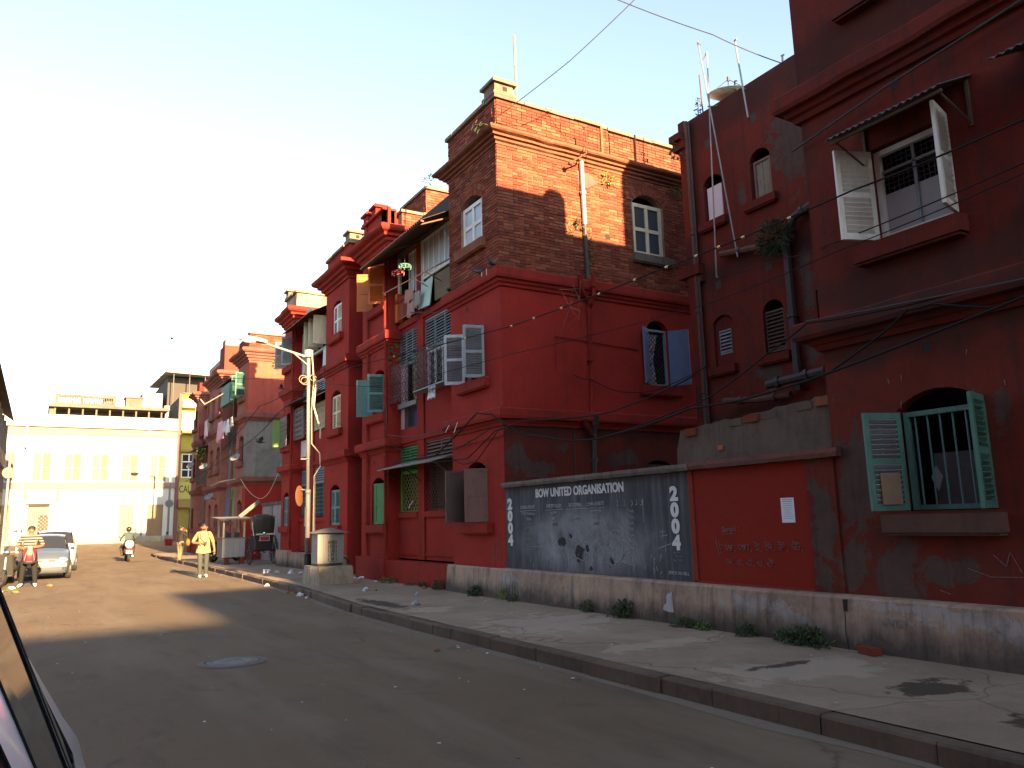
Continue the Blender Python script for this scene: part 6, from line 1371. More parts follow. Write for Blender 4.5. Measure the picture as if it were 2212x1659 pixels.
def scooter(label, loc, rz, body, spare=False):
    C_ = thing('scooter', label, 'scooter', loc, None, rz)
    for y in (.62, -.60):
        q = MB(); q.lathe([(.14, -.045), (.22, -.05), (.25, 0), (.22, .05), (.14, .045)], (0, y, .25), (1, 0, 0), 16); w = q.build('wheel', 'rubber', C_, local=True); q = MB(); q.lathe([(0, .03), (.14, .03), (.14, -.03), (0, -.03)], (0, y, .25), (1, 0, 0), 12); q.build('rim', 'steel', w, local=True)
    q = MB(); q.ball((0, -.48, .55), .22, .42, .22, 12, 8); q.build('rear_body', body, C_, True, local=True)
    q = MB(); q.box(-.17, .17, -.2, .35, .27, .33); q.build('footboard', 'iron', C_, local=True)
    q = MB(); q.hexa([(-.2, .34, .3), (.2, .34, .3), (.2, .38, .3), (-.2, .38, .3), (-.22, .48, .92), (.22, .48, .92), (.16, .55, .92), (-.16, .55, .92)]); q.build('leg_shield', body, C_, local=True)
    q = MB(); q.tube([(0, .62, .25), (0, .52, .8), (0, .46, 1.0)], .03, 6); q.build('fork', 'steel', C_, local=True)
    q = MB(); q.tube([(-.34, .36, 1.03), (-.12, .46, 1.0), (.12, .46, 1.0), (.34, .36, 1.03)], .018, 6); q.build('handlebar', 'steel', C_, local=True)
    q = MB(); q.ball((0, .52, .99), .1, .09, .09, 8, 6); q.build('headlight', 'chrome', C_, local=True)
    for s in (-1, 1): q = MB(); q.tube([(s*.28, .40, 1.03), (s*.36, .38, 1.2)], .008, 4); q.ball((s*.37, .37, 1.23), .06, .015, .05, 8, 5); q.build('mirror', 'black', C_, local=True)
    q = MB(); q.ball((0, -.35, .80), .15, .42, .06, 10, 6); q.build('seat', 'black', C_, True, local=True)
    q = MB(); q.box(-.12, .12, -.93, -.88, .62, .70); q.build('tail_light', paint('tail_red', (.4, .02, .02), .25, .05), C_, local=True)
    q = MB(); q.box(-.13, .13, -.92, -.905, .42, .57); q.build('number_plate', paint('pale_yellow_plate', (.8, .68, .3), .5, .05), C_, local=True)
    q = MB(); q.tube([(.16, -.3, .25), (.17, -.85, .30)], .045, 7); q.build('silencer', 'steel', C_, local=True)
    if spare:
        q = MB(); q.lathe([(.13, -.05), (.21, -.05), (.24, 0), (.21, .05), (.13, .05)], (0, -.93, .88), (0, 1, 0), 18); w = q.build('spare_wheel', 'rubber', C_, local=True); q = MB(); q.lathe([(.04, -.055), (.185, -.058), (.185, .03), (.04, .03)], (0, -.93, .88), (0, 1, 0), 16); q.build('spare_rim', 'w_white', w, local=True)
        q = MB(); q.tube([(0, -.85, .6), (0, -.88, .9)], .02, 5); q.build('carrier', 'steel', C_, local=True)
    return C_
scooter('dark red scooter with white spare wheel ridden away up the street', (3.86, 44.6, 0), 0, paint('maroon_paint', (.16, .03, .03), .35, .1), True)
scooter('black scooter parked on the pavement beyond the wooden stall', (6.75, 35.0, PZ), R(-60), 'black')
scooter('black scooter parked behind the man with the red rucksack', (-.78, 29.6, 0), R(172), 'black')

# ================================================================ people
def smooth_figure(name, J, E, mats, bonemat, parent):
    """one continuous body grown round a skeleton; material per face from the nearest bone"""
    names = list(J); idx = {n: i for i, n in enumerate(names)}
    me = bpy.data.meshes.new('skel'); me.from_pydata([J[n][0] for n in names], [(idx[a], idx[b]) for a, b in E], [])
    o = bpy.data.objects.new('skel', me); COL.objects.link(o)
    md = o.modifiers.new('s', 'SKIN'); md.use_smooth_shade = True
    for i, n in enumerate(names):
        sv = me.skin_vertices[0].data[i]; r = J[n][1]; sv.radius = (r, r) if not isinstance(r, tuple) else r; sv.use_root = (n == 'pelvis')
    sb = o.modifiers.new('d', 'SUBSURF'); sb.levels = 1; sb.render_levels = 1
    dg = bpy.context.evaluated_depsgraph_get(); dg.update()
    m2 = bpy.data.meshes.new_from_object(o.evaluated_get(dg)); bpy.data.objects.remove(o)
    m2.materials.clear()
    for m_ in mats: m2.materials.append(M[m_] if isinstance(m_, str) else m_)
    segs = [(Vector(J[a][0]), Vector(J[b][0]), bonemat((a, b))) for a, b in E]
    for p in m2.polygons:
        c = p.center; best = 1e9; k = 0
        for a, b, mi in segs:
            d = b-a; t = max(0, min(1, (c-a).dot(d)/max(1e-9, d.length_squared))); r = (a+d*t-c).length
            if r < best: best = r; k = mi
        p.material_index = k; p.use_smooth = True
    m2.name = name; b = bpy.data.objects.new(name, m2); COL.objects.link(b); b.parent = parent; WL[b.name] = Vector()
    return b
def person(label, loc, rz, shirt, pants, shoe, pose=None, sleeves='short', hairm='hair', hat=None, scale=1.0, extra=None):
    t = thing('person', label, 'person', loc, None, rz); t.scale = (scale,)*3
    P = dict(pelvis=((0, 0, .93), .135), spine=((0, .01, 1.10), .128), chest=((0, .0, 1.30), .16), neck=((0, 0, 1.46), .062), jaw=((0, .025, 1.535), .072), head=((0, .015, 1.61), .096), crown=((0, .0, 1.675), .072))
    for s, q in ((1, 'R'), (-1, 'L')):
        P['sh'+q] = ((s*.185, 0, 1.40), .075); P['el'+q] = ((s*.25, -.02, 1.13), .058); P['wr'+q] = ((s*.27, .06, .89), .034); P['ha'+q] = ((s*.275, .09, .80), .036)
        P['hi'+q] = ((s*.10, 0, .86), .118); P['kn'+q] = ((s*.11, .02, .49), .082); P['an'+q] = ((s*.11, -.02, .09), .062); P['he'+q] = ((s*.11, .0, .055), .05); P['to'+q] = ((s*.12, .17, .035), .036)
    if pose:
        for k, v in pose.items(): P[k] = (v, P[k][1]) if not isinstance(v[0], tuple) else v
    E = [('pelvis', 'spine'), ('spine', 'chest'), ('chest', 'neck'), ('neck', 'jaw'), ('jaw', 'head'), ('head', 'crown')]
    for q in 'RL': E += [('chest', 'sh'+q), ('sh'+q, 'el'+q), ('el'+q, 'wr'+q), ('wr'+q, 'ha'+q), ('pelvis', 'hi'+q), ('hi'+q, 'kn'+q), ('kn'+q, 'an'+q), ('an'+q, 'he'+q), ('he'+q, 'to'+q)]
    def bm_(e):
        a, b = e
        if b in ('jaw', 'head', 'crown') or b[:2] == 'ha': return 0
        if b[:2] == 'wr': return 1 if sleeves == 'long' else 0
        if b[:2] in ('he', 'to'): return 3
        if b[:2] in ('hi', 'kn', 'an') and a[:2] in ('pe', 'hi', 'kn'): return 2
        return 1
    body = smooth_figure('body', P, E, ['skin', shirt, pants, shoe], bm_, t)
    # fingers, rooted in the palms
    q = MB()
    for s, k in ((1, 'R'), (-1, 'L')):
        h, w = Vector(P['ha'+k][0]), Vector(P['wr'+k][0]); d = (h-w).normalized(); sd_ = d.cross(Vector((s*.6, .8, .2))).normalized(); nr = d.cross(sd_)
        for i, ln in enumerate((.062, .075, .07, .055)):
            b0 = h+d*.01+sd_*(.026-.0175*i); q.tube([b0, b0+d*ln*.5+nr*.008, b0+d*ln*.85+nr*.03], [.0095, .009, .007], 5)
        b0 = w+d*.03+sd_*.03; q.tube([b0, b0+sd_*.03+d*.03, b0+sd_*.035+d*.065], [.012, .011, .008], 5)
    stuff_f = q.build('fingers', 'skin', t, True, local=True)
    hd, cr = Vector(P['head'][0]), Vector(P['crown'][0]); jw = Vector(P['jaw'][0])
    up = (cr-jw).normalized(); f_ = Vector((jw.x-P['neck'][0][0], .08, 0)); fw = Vector(pose.get('face', (0, 1, 0))) if pose else Vector((0, 1, 0)); fw = (fw-up*fw.dot(up)).normalized(); rt = fw.cross(up)
    c = hd
    if hat != 'helmet':
        q = MB(); q.ball(c+up*.040-fw*.022, .100, .104, .088, 12, 8); h_ = q.build('hair', hairm, t, True, local=True)
    for s in (-1, 1):
        q = MB(); q.ball(c+rt*(s*.034)+fw*.084+up*.0, .011, .008, .006, 7, 5); q.build('eye', 'black', t, local=True)
        q = MB(); q.ball(c+rt*(s*.097)-up*.015, .014, .024, .032, 7, 5); q.build('ear', 'skin', t, local=True)
        q = MB(); q.obox(c+rt*(s*.036)+fw*.088+up*.026, rt, fw, up, .018, .003, .003); q.build('brow', 'hair', t, local=True)
    q = MB(); q.ball(c+fw*.10-up*.028, .016, .022, .03, 7, 5); q.build('nose', 'skin', t, local=True)
    q = MB(); q.ball(c+fw*.082-up*.075, .028, .01, .009, 8, 5); q.build('mouth', paint('lips', (.2, .07, .05), .5), t, local=True)
    if extra: extra(t, P, c, fw, rt, up)
    return t
def shirt_hem(m, z0=.80, w=.2, name='shirt'):
    def f(t, P, c, fw, rt, up):
        q = MB(); pv = Vector(P['pelvis'][0]); n = 14; rows = [(1.22, .185, .15), (1.0, .20, .165), (z0, w, .18)]
        for z, a, b in rows:
            for k in range(n): th = 2*math.pi*k/n; q.v.append(Vector((pv.x+a*math.cos(th), pv.y+.005+b*math.sin(th), z+.012*math.sin(3*th)*(z == z0))))
        q.f = [(i*n+k, i*n+(k+1) % n, (i+1)*n+(k+1) % n, (i+1)*n+k) for i in range(2) for k in range(n)]; q.mi = [0]*len(q.f); q.build(name, m, t, True, local=True)
    return f
def striped():
    m, nt, n, l, b = mat('striped_jersey'); sp = nd(n, 'ShaderNodeSeparateXYZ'); l.new(opos(n), sp.inputs[0])
    w = mth(n, l, 'FRACT', mth(n, l, 'MULTIPLY', sp.outputs[2], 13.0)); c = mixc(n, l, mth(n, l, 'GREATER_THAN', w, .68), (.025, .02, .018), (.26, .23, .19)); l.new(c, b.inputs['Base Color']); b.inputs['Roughness'].default_value = .9; return m
ysh = cloth('yellow', (.29, .205, .09)); jeans = cloth('jeans', (.045, .05, .047)); shoe_w = paint('white_shoe', (.5, .48, .42), .5)
def mk_beard(t, P, c, fw, rt, up):
    q = MB(); q.ball(c+fw*.045-up*.088, .058, .05, .035, 10, 6); q.build('beard', 'hair', t, True, local=True)
    q = MB(); q.ball(c+fw*.098-up*.055, .036, .01, .007, 8, 5); q.build('moustache', 'hair', t, local=True)
    shirt_hem(ysh, .78, .245)(t, P, c, fw, rt, up)
    q = MB()
    for s in (-1, 1): q.tube([(s*.10, .0, 1.47), (s*.13, .11, 1.40), (s*.10, .175, 1.25), (s*.02-.02, .20, 1.12)], .011, 4)
    q.tube([(.16, -.02, 1.46), (.19, .10, 1.36), (.17, .14, 1.1), (.19, .1, .92)], .013, 4)
    q.build('camera_strap', 'black', t, local=True)
person('man in yellow shirt and jeans walking this way, camera at his chest', (4.59, 27.3, 0), R(176), ysh, jeans, shoe_w,
       {'elR': (.34, -.02, 1.12), 'wrR': (.17, .16, 1.10), 'haR': (.09, .20, 1.10), 'elL': (-.29, -.03, 1.13), 'wrL': (-.33, .04, .88), 'haL': (-.335, .06, .79), 'knR': (.10, .12, .50), 'anR': (.09, .08, .09), 'heR': (.09, .10, .05), 'toR': (.10, .27, .04), 'knL': (-.10, -.02, .49), 'anL': (-.11, -.10, .11), 'heL': (-.11, -.10, .07), 'toL': (-.12, .08, .035)}, 'half', extra=mk_beard, scale=1.0)
cm = thing('camera', 'black camera hanging on the chest of the man in yellow', 'camera', (4.57, 27.06, 1.1)); q = MB(); q.box(4.53, 4.66, 27.05, 27.11, 1.06, 1.15); q.build('camera_body', 'black', cm); q = MB(); q.lathe([(0, .1), (.036, .1), (.038, 0)], (4.595, 27.05, 1.10), (0, -1, -.4), 12); q.build('lens', 'iron', cm)
def tuck(t, P, c, fw, rt, up): pass
person('man in black shirt and tan trousers standing at the kerb with hands to his face', (5.66, 39.8, 0), R(-62), cloth('black', (.022, .017, .016)), cloth('tan', (.27, .195, .10)), 'wood_dk',
       {'elR': (.27, .12, 1.18), 'wrR': (.13, .24, 1.42), 'haR': (.06, .20, 1.52), 'elL': (-.27, .14, 1.2), 'wrL': (-.13, .26, 1.44), 'haL': (-.05, .22, 1.52), 'knR': (.07, .0, .49), 'knL': (-.07, .03, .49), 'anR': (.06, -.02, .09), 'anL': (-.06, .0, .09), 'heR': (.06, .0, .055), 'heL': (-.06, .02, .055), 'toR': (.07, .17, .035), 'toL': (-.07, .19, .035)}, 'long')
bg_ = thing('shoulder_bag', 'orange bag hanging at the side of the man in black', 'bag', (5.95, 39.7, .8)); q = MB(); q.ball((5.97, 39.62, .93), .10, .10, .17, 10, 7); q.build('bag_body', paint('orange_bag', (.16, .075, .015), .7), bg_); q = MB(); q.tube([(5.97, 39.62, 1.1), (5.85, 39.7, 1.3), (5.72, 39.75, 1.42)], .012, 4); q.build('bag_strap', 'black', bg_)
person('stocky man in striped polo shirt holding a red rucksack at the left kerb', (-.22, 27.75, 0), R(172), striped(), cloth('charcoal', (.018, .017, .016)), paint('trainer', (.55, .5, .45), .6),
       {'chest': ((0, 0, 1.31), .175), 'spine': ((0, .02, 1.1), .155), 'shR': (.21, 0, 1.41), 'shL': (-.21, 0, 1.41), 'elR': (.33, .02, 1.16), 'wrR': (.17, .22, 1.10), 'haR': (.09, .25, 1.11), 'elL': (-.33, .02, 1.16), 'wrL': (-.17, .22, 1.12), 'haL': (-.08, .25, 1.13), 'knR': (.15, .03, .49), 'knL': (-.15, .03, .49), 'anR': (.18, -.02, .09), 'anL': (-.18, -.02, .09), 'heR': (.18, 0, .055), 'heL': (-.18, 0, .055), 'toR': (.22, .16, .035), 'toL': (-.22, .16, .035)}, 'short', scale=1.03)
rk = thing('rucksack', 'red rucksack with grey straps held by the man in the striped polo', 'rucksack', (-.2, 27.4, .8)); q = MB(); q.ball((-.22, 27.42, .93), .17, .10, .26, 12, 9); q.build('bag_body', paint('red_nylon', (.28, .012, .018), .5, .1), rk, True)
q = MB(); q.box(-.28, -.16, 27.31, 27.335, .93, 1.2); q.build('bag_panel', paint('grey_nylon', (.14, .12, .12), .7), rk)
for s in (-1, 1): q = MB(); q.tube([(-.22+s*.04, 27.32, 1.1), (-.22+s*.10, 27.315, .95), (-.22+s*.13, 27.33, .78)], .014, 5); q.build('bag_strap', paint('grey_nylon', (.14, .12, .12), .7), rk)
q = MB(); q.ball((-.22, 27.42, .73), .165, .095, .07, 12, 6); q.build('bag_base', 'black', rk)
def helm(t, P, c, fw, rt, up):
    q = MB(); q.ball(c+up*.03-fw*.01, .135, .15, .14, 14, 9); q.build('helmet', paint('black_helmet', (.02, .02, .02), .2, .05, bmp=0), t, True, local=True)
    q = MB(); q.ball(c+up*.09-fw*.13, .03, .012, .02, 7, 5); q.build('helmet_badge', 'chrome', t, local=True)
person('helmeted rider in a blue grey shirt seen from behind on the red scooter', (3.86, 44.45, -.02), 0, cloth('bluegrey', (.045, .062, .065)), cloth('darkbrown', (.035, .03, .03)), 'black',
       {'pelvis': (0, -.12, .92), 'spine': (0, -.10, 1.1), 'chest': (0, -.05, 1.31), 'neck': (0, -.02, 1.46), 'jaw': (0, .02, 1.53), 'head': (0, .01, 1.60), 'crown': (0, 0, 1.67), 'shR': (.19, -.05, 1.39), 'shL': (-.19, -.05, 1.39), 'elR': (.33, .1, 1.16), 'wrR': (.33, .32, 1.06), 'haR': (.31, .40, 1.05), 'elL': (-.33, .1, 1.16), 'wrL': (-.33, .32, 1.06), 'haL': (-.31, .40, 1.05),
        'hiR': (.13, -.08, .88), 'hiL': (-.13, -.08, .88), 'knR': (.30, .30, .74), 'knL': (-.30, .30, .74), 'anR': (.24, .12, .40), 'anL': (-.24, .12, .40), 'heR': (.24, .1, .37), 'heL': (-.24, .1, .37), 'toR': (.25, .28, .355), 'toL': (-.25, .28, .355)}, 'short', hat='helmet', extra=helm)
# seated figure by the far corner, with a red bucket
zz = .45
person('person in pale clothes sitting on the ground by the far corner pole', (8.75, 69.0, .40), R(200), cloth('pale', (.42, .33, .28)), cloth('pale', (.42, .33, .28)), 'skin',
       {'pelvis': (0, 0, .16), 'spine': (0, .02, .33), 'chest': (0, .06, .52), 'neck': (0, .09, .66), 'jaw': (0, .12, .73), 'head': (0, .11, .81), 'crown': (0, .1, .87), 'shR': (.18, .07, .61), 'shL': (-.18, .07, .61), 'elR': (.26, .14, .38), 'wrR': (.18, .34, .36), 'haR': (.12, .4, .36), 'elL': (-.26, .14, .38), 'wrL': (-.18, .34, .36), 'haL': (-.12, .4, .36),
        'hiR': (.11, .05, .14), 'hiL': (-.11, .05, .14), 'knR': (.18, .36, .40), 'knL': (-.18, .36, .40), 'anR': (.14, .45, .09), 'anL': (-.14, .45, .09), 'heR': (.14, .46, .05), 'heL': (-.14, .46, .05), 'toR': (.15, .6, .04), 'toL': (-.15, .6, .04)}, 'long')
bk = thing('bucket', 'red bucket beside the person sitting by the far corner', 'bucket', (8.6, 67.6, .35)); q = MB(); q.lathe([(0, 0), (.26, 0), (.34, .5), (.31, .5), (.24, .04)], (8.75, 67.6, zg(67.6)), n=14); q.build('bucket_body', paint('red_plastic', (.45, .02, .03), .4, .1), bk); q = MB(); q.tube([(8.75+.33*math.cos(t*.35), 67.6, zg(67)+.5+.2*math.sin(t*.35)) for t in range(10)], .015, 4); q.build('handle', 'steel', bk)
def pole(label, x, y, h, r=.08, arm=None, sign=None, name='lamp_post', cat='lamp post', mt='poleM'):
    t = thing(name, label, cat, (x, y, zg(y))); q = MB(); q.tube([(x, y, zg(y)-.05), (x+.02, y, zg(y)+h)], [r, r*.7], 8); q.build('pole', mt, t)
    if arm: q = MB(); q.tube([(x+.02, y, zg(y)+h-.1), (x+arm*.6, y, zg(y)+h+.15), (x+arm, y, zg(y)+h+.2)], .04, 5); q.build('arm', mt, t); q = MB(); q.ball((x+arm*1.1, y, zg(y)+h+.2), .42, .2, .15, 10, 6); q.build('lamp_head', 'w_white', t)
    if sign: q = MB(); q.lathe([(0, 0), (sign[1], 0), (sign[1], .03), (0, .03)], (x, y-.12, sign[0]), (0, -1, 0), 18); q.build('sign_disc', sign[2], t)
    return t
pole('lamp post with a red sign at the left kerb beyond the parked cars', -2.0, 60, 6.8, .09, .5, (5.4, .35, paint('faded_red_sign', (.5, .12, .08), .6)))
pole('tall white post between the red sign lamp post and the parked cars', -1.2, 60.5, 8.6, .09, None, None, 'utility_pole', 'pole', 'w_white')
pole('white lamp post with a round sign before the yellow house', 8.95, 70, 8.9, .1, -1.5, (3.6, .32, paint('grey_sign', (.2, .19, .18), .6)))

# ================================================================ wires, poles and aerials
def wire(label, pts, r=.011, m='cable', sag=.12, name='overhead_cable', n=10, beads=None):
    pts = hang(pts, sag, n); t = thing(name, label, 'cable', pts[0])
    q = MB(); q.tube(pts, r, 5); q.build('cable_run', m, t)
    if beads:
        for (a, rr) in beads:
            k = a*(len(pts)-1); i = min(int(k), len(pts)-2); p = pts[i].lerp(pts[i+1], k-i); d = (pts[i+1]-pts[i]).normalized()
            q = MB(); q.lathe([(.0, -.03), (rr*.6, -.022), (rr*.7, 0), (rr*.6, .022), (0, .03)], p, d, 8); q.build('cable_cleat', paint('brass_cleat', (.62, .48, .2), .35, .1, metal=.4, bmp=0), t)
    return t
LPT = Vector((5.90, 20.3, 5.45))
e = at(2260, 236, 6.6)
wire('beaded service cable sloping from the street lamp across the facades to the upper right', [LPT+Vector((.05, 0, .05)), at(1100, 706, 7.0), at(1440, 577, 7.0), at(1840, 412, 6.9), e], .010, sag=.02, n=8,
     beads=[(.255, .028), (.30, .028), (.35, .028), (.41, .028), (.46, .028), (.50, .03), (.55, .028), (.585, .028), (.62, .026), (.13, .026), (.17, .026), (.21, .026), (.68, .026)])
cl = bpy.data.objects.get('overhead_cable')
q = MB(); p = at(1230, 663, 7.0)
for i in range(7): q.tube([p, p+Vector((random.uniform(-.05, .05), random.uniform(-.3, .3), random.uniform(-.3, .35))), p+Vector((0, random.uniform(-.45, .45), random.uniform(-.5, .4)))], .002, 4)
t = thing('kite_string', 'tuft of tangled straw string caught on the beaded cable', 'string', p); q.build('tangle', 'bamboo', t)
wire('thin cable running just below the beaded one from lamp to right edge', [LPT+Vector((.05, 0, -.1)), at(830, 836, 6.5), at(1100, 766, 6.9), at(1512, 662, 7.0), at(1814, 540, 6.9), at(2260, 352, 6.7)], .006, sag=.02)
wire('thin upper cable from the wing wall pole to the right edge', [at(1556, 600, 11.3), at(1700, 556, 9.5), at(1780, 533, 7.5), at(2260, 330, 6.9)], .007, sag=.02)
wire('thin cable leaving the street lamp across the road to the left', [LPT, atY(380, 812, 28), atY(220, 806, 31), atY(-60, 782, 34)], .009, sag=.05)
wire('lower loose cable drooping from the street lamp to the third block', [LPT+Vector((0, 0, -.05)), atY(560, 878, 30), atY(470, 985, 36), atY(430, 1045, 44)], .012, sag=.06)
wire('dark diagonal cable crossing the grey rendered wall of the third block', [(7.3, 23.3, 6.2), atY(700, 790, 24), atY(600, 893, 30), atY(530, 960, 35.2), atY(400, 1040, 48)], .014, sag=.1)
wire('high cable crossing the sky from the brick corner parapet', [(7.5, 12.9, 9.75), at(1230, 132, 8.2), at(1400, -30, 9.0)], .009, 'cableg', .02)
wire('high cable crossing the sky down to the wing roof', [at(1300, -15, 8.5), at(1540, 75, 10.0), at(1690, 137, 11.4)], .010, 'cableg', .03)
wire('thick black cable looping along the ledge of the brick cornered block', [at(850, 1000, 7.35), at(940, 985, 7.3), at(985, 940, 7.3), at(1030, 892, 7.25), at(1062, 895, 7.3), at(1120, 935, 7.35), at(1230, 952, 7.4), at(1290, 948, 7.4), at(1400, 918, 7.4), at(1490, 883, 7.4), at(1600, 865, 7.4), at(1745, 822, 7.3), at(1900, 765, 7.15), at(2260, 622, 7.1)], .016, sag=.004, n=4)
wire('second black cable looping under the ledge and rising over the rough yard wall', [at(920, 1000, 7.3), at(1010, 990, 7.3), at(1070, 930, 7.3), at(1130, 908, 7.3), at(1240, 902, 7.4), at(1320, 890, 7.4), at(1430, 846, 7.4), at(1500, 810, 7.4)], .012, sag=.01, n=4)
wire('third cable draped in a low loop past the arched brown window', [at(975, 990, 7.3), at(1000, 1003, 7.3), at(1030, 995, 7.3), at(1075, 930, 7.3), at(1100, 920, 7.3)], .010, sag=.012, n=4)
wire('cable climbing steeply from the yard wall up to the right hand ledge', [at(1290, 950, 7.4), at(1470, 885, 7.4), at(1545, 850, 7.4), at(1650, 770, 7.4), at(1743, 698, 7.2), at(1900, 672, 7.15), at(2080, 628, 7.1), at(2260, 588, 7.1)], .011, sag=.012, n=4)
wire('pale cable lying along the ledge of the right hand block', [at(1740, 695, 7.2), at(1950, 655, 7.12), at(2100, 625, 7.08), at(2260, 592, 7.0)], .010, 'cableg', .004, n=4)
wire('dark cable swinging from the yard wall up under the right hand ledge', [at(1740, 825, 7.3), at(1790, 805, 7.3), at(1900, 725, 7.25), at(1960, 670, 7.2), at(2015, 656, 7.2), at(2140, 664, 7.2)], .014, sag=.008, n=4)
wire('loose end of black cable hanging on the second storey side wall', [(9.26, 12.88, 4.5), (9.7, 12.85, 4.42), (10.4, 12.8, 4.2), (11.2, 12.6, 4.25), at(1530, 790, 11.3)], .009, sag=.03, n=5)
wire('cable sagging from the far pavilion pipe to the tin awning', [at(780, 975, 7.4), at(840, 958, 7.3), at(900, 985, 7.25), at(985, 970, 7.2), at(1060, 925, 7.25)], .009, sag=.02, n=5)
wire('grey cable running under the balcony to the ledge corner', [at(835, 870, 7.5), at(834, 940, 7.5), at(900, 944, 7.45), at(950, 928, 7.4), at(972, 915, 7.35)], .012, 'cableg', .008, n=4)
wire('string of wire looping over the red wall behind the rickshaw', [atY(520, 1035, 35.3), atY(555, 1075, 35.2), atY(580, 1065, 35.2), atY(608, 1000, 35.2)], .010, 'w_cream', .12)
t = thing('conduit_bar', 'long grey conduit bar fixed slanting across the dark wall above the tin awning', 'conduit', F0.P(5.7, 5.6, .15)); q = MB(); q.tube([F0.P(5.78, 5.90, .06), F0.P(4.5, 6.05, .13), F0.P(2.6, 6.25, .13)], .013, 7); q.build('tube', 'cableg', t)
def stick(label, a, b, r=.02, m='steel', cat='pole', name='aerial_pole', bits=()):
    t = thing(name, label, cat, a); q = MB(); q.tube([a, b], r, 6); q.build('shaft', m, t)
    for p, p2 in bits: q = MB(); q.tube([p, p2], r*.9, 5); q.build('fitting', m, t)
    return t
stick('tall leaning pole left of the satellite dish reaching down to the bracket', (11.32, 10.76, 11.49), (11.3, 10.12, 6.5), .016, 'steel', bits=[((11.32, 10.76, 11.47), (11.28, 10.64, 11.32)), ((11.3, 10.6, 9.9), (11.55, 10.5, 9.95))])
stick('straight pole crossing the leaning one in front of the dish', (11.35, 10.55, 11.14), (11.3, 10.70, 6.26), .016, 'steel', bits=[((11.35, 10.55, 11.14), (11.33, 10.66, 11.0)), ((11.3, 10.70, 6.26), (11.3, 10.66, 6.25))])
stick('short leaning pole at the middle of the wing roof', (11.35, 9.80, 10.98), (11.38, 9.65, 9.22), .018, 'steel', bits=[((11.35, 9.8, 10.96), (11.33, 9.72, 10.94)), ((11.38, 9.74, 9.9), (11.55, 9.72, 9.9))])
stick('thin rusty pole left of the dish on the wing roof', (11.6, 11.05, 10.95), (11.6, 11.02, 9.9), .016, 'rust')
stick('small hooked pole to the right of the dish', (11.6, 10.1, 10.3), (11.6, 10.12, 9.9), .016, 'rust', bits=[((11.6, 10.1, 10.3), (11.6, 10.04, 10.27))])
stick('stub of pipe at the right end of the wing roof', (11.6, 8.9, 10.2), (11.6, 8.92, 9.9), .02, 'steel', bits=[((11.6, 8.93, 10.2), (11.6, 8.86, 10.19))])
stick('weathered bamboo pole standing on the brick corner parapet', (8.14, 13.0, 10.35), (8.13, 13.0, 11.93), .026, 'bamboo', 'pole', 'bamboo_pole')
t = bpy.data.objects['bamboo_pole']
for z in (10.8, 11.2, 11.6): q = MB(); q.tube([(8.135, 13.0, z-.012), (8.135, 13.0, z+.012)], .032, 6); q.build('node_ring', 'bamboo', t)
def dish(label, c, aim, r, m='w_cream', stalk=None, grp=None):
    t = thing('satellite_dish', label, 'satellite dish', c, grp); ax = Vector(aim).normalized(); q = MB(); pr = [(r*i/6, .28*r*(i/6)**2) for i in range(7)]
    q.lathe(pr+[(r*1.02, .28*r-.01), (r*.5, .0), (0, -.02)], c, ax, 18); q.build('reflector', m, t, True)
    f = Vector(c)+ax*r*.95; a_ = ax.orthogonal().normalized(); b_ = ax.cross(a_); q = MB()
    for k in range(3): th = k*2.094; q.tube([Vector(c)+ax*.25*r+(a_*math.cos(th)+b_*math.sin(th))*r*.9, f], .008, 4)
    q.build('feed_arm', 'iron', t); q = MB(); q.lathe([(0, -.04), (.03, -.04), (.03, .05), (0, .05)], f, ax, 8); q.build('feed_horn', 'iron', t)
    if stalk: q = MB(); q.tube([c, stalk], .02, 6); q.build('mount', 'iron', t)
    return t
dish('large pale satellite dish facing the sky on the wing roof', (11.75, 10.42, 10.12), (-.1, -.15, 1), .42, 'w_cream', (11.75, 10.45, 9.9))
for c, l in (((7.25, 36.0, 4.6), 'nearer small satellite dish on the grey rendered wall'), ((7.2, 43.7, 4.75), 'small satellite dish on the first floor of the pink block'), ((7.25, 42.1, 3.1), 'lowest small satellite dish on the pink block'), ((7.2, 48.0, 5.1), 'furthest small satellite dish on the pink block')):
    dish(l, c, (-.6, -.5, .75), .23, 'steel', (X0+.05, c[1]+.1, c[2]-.15), 'small dishes on the third block')

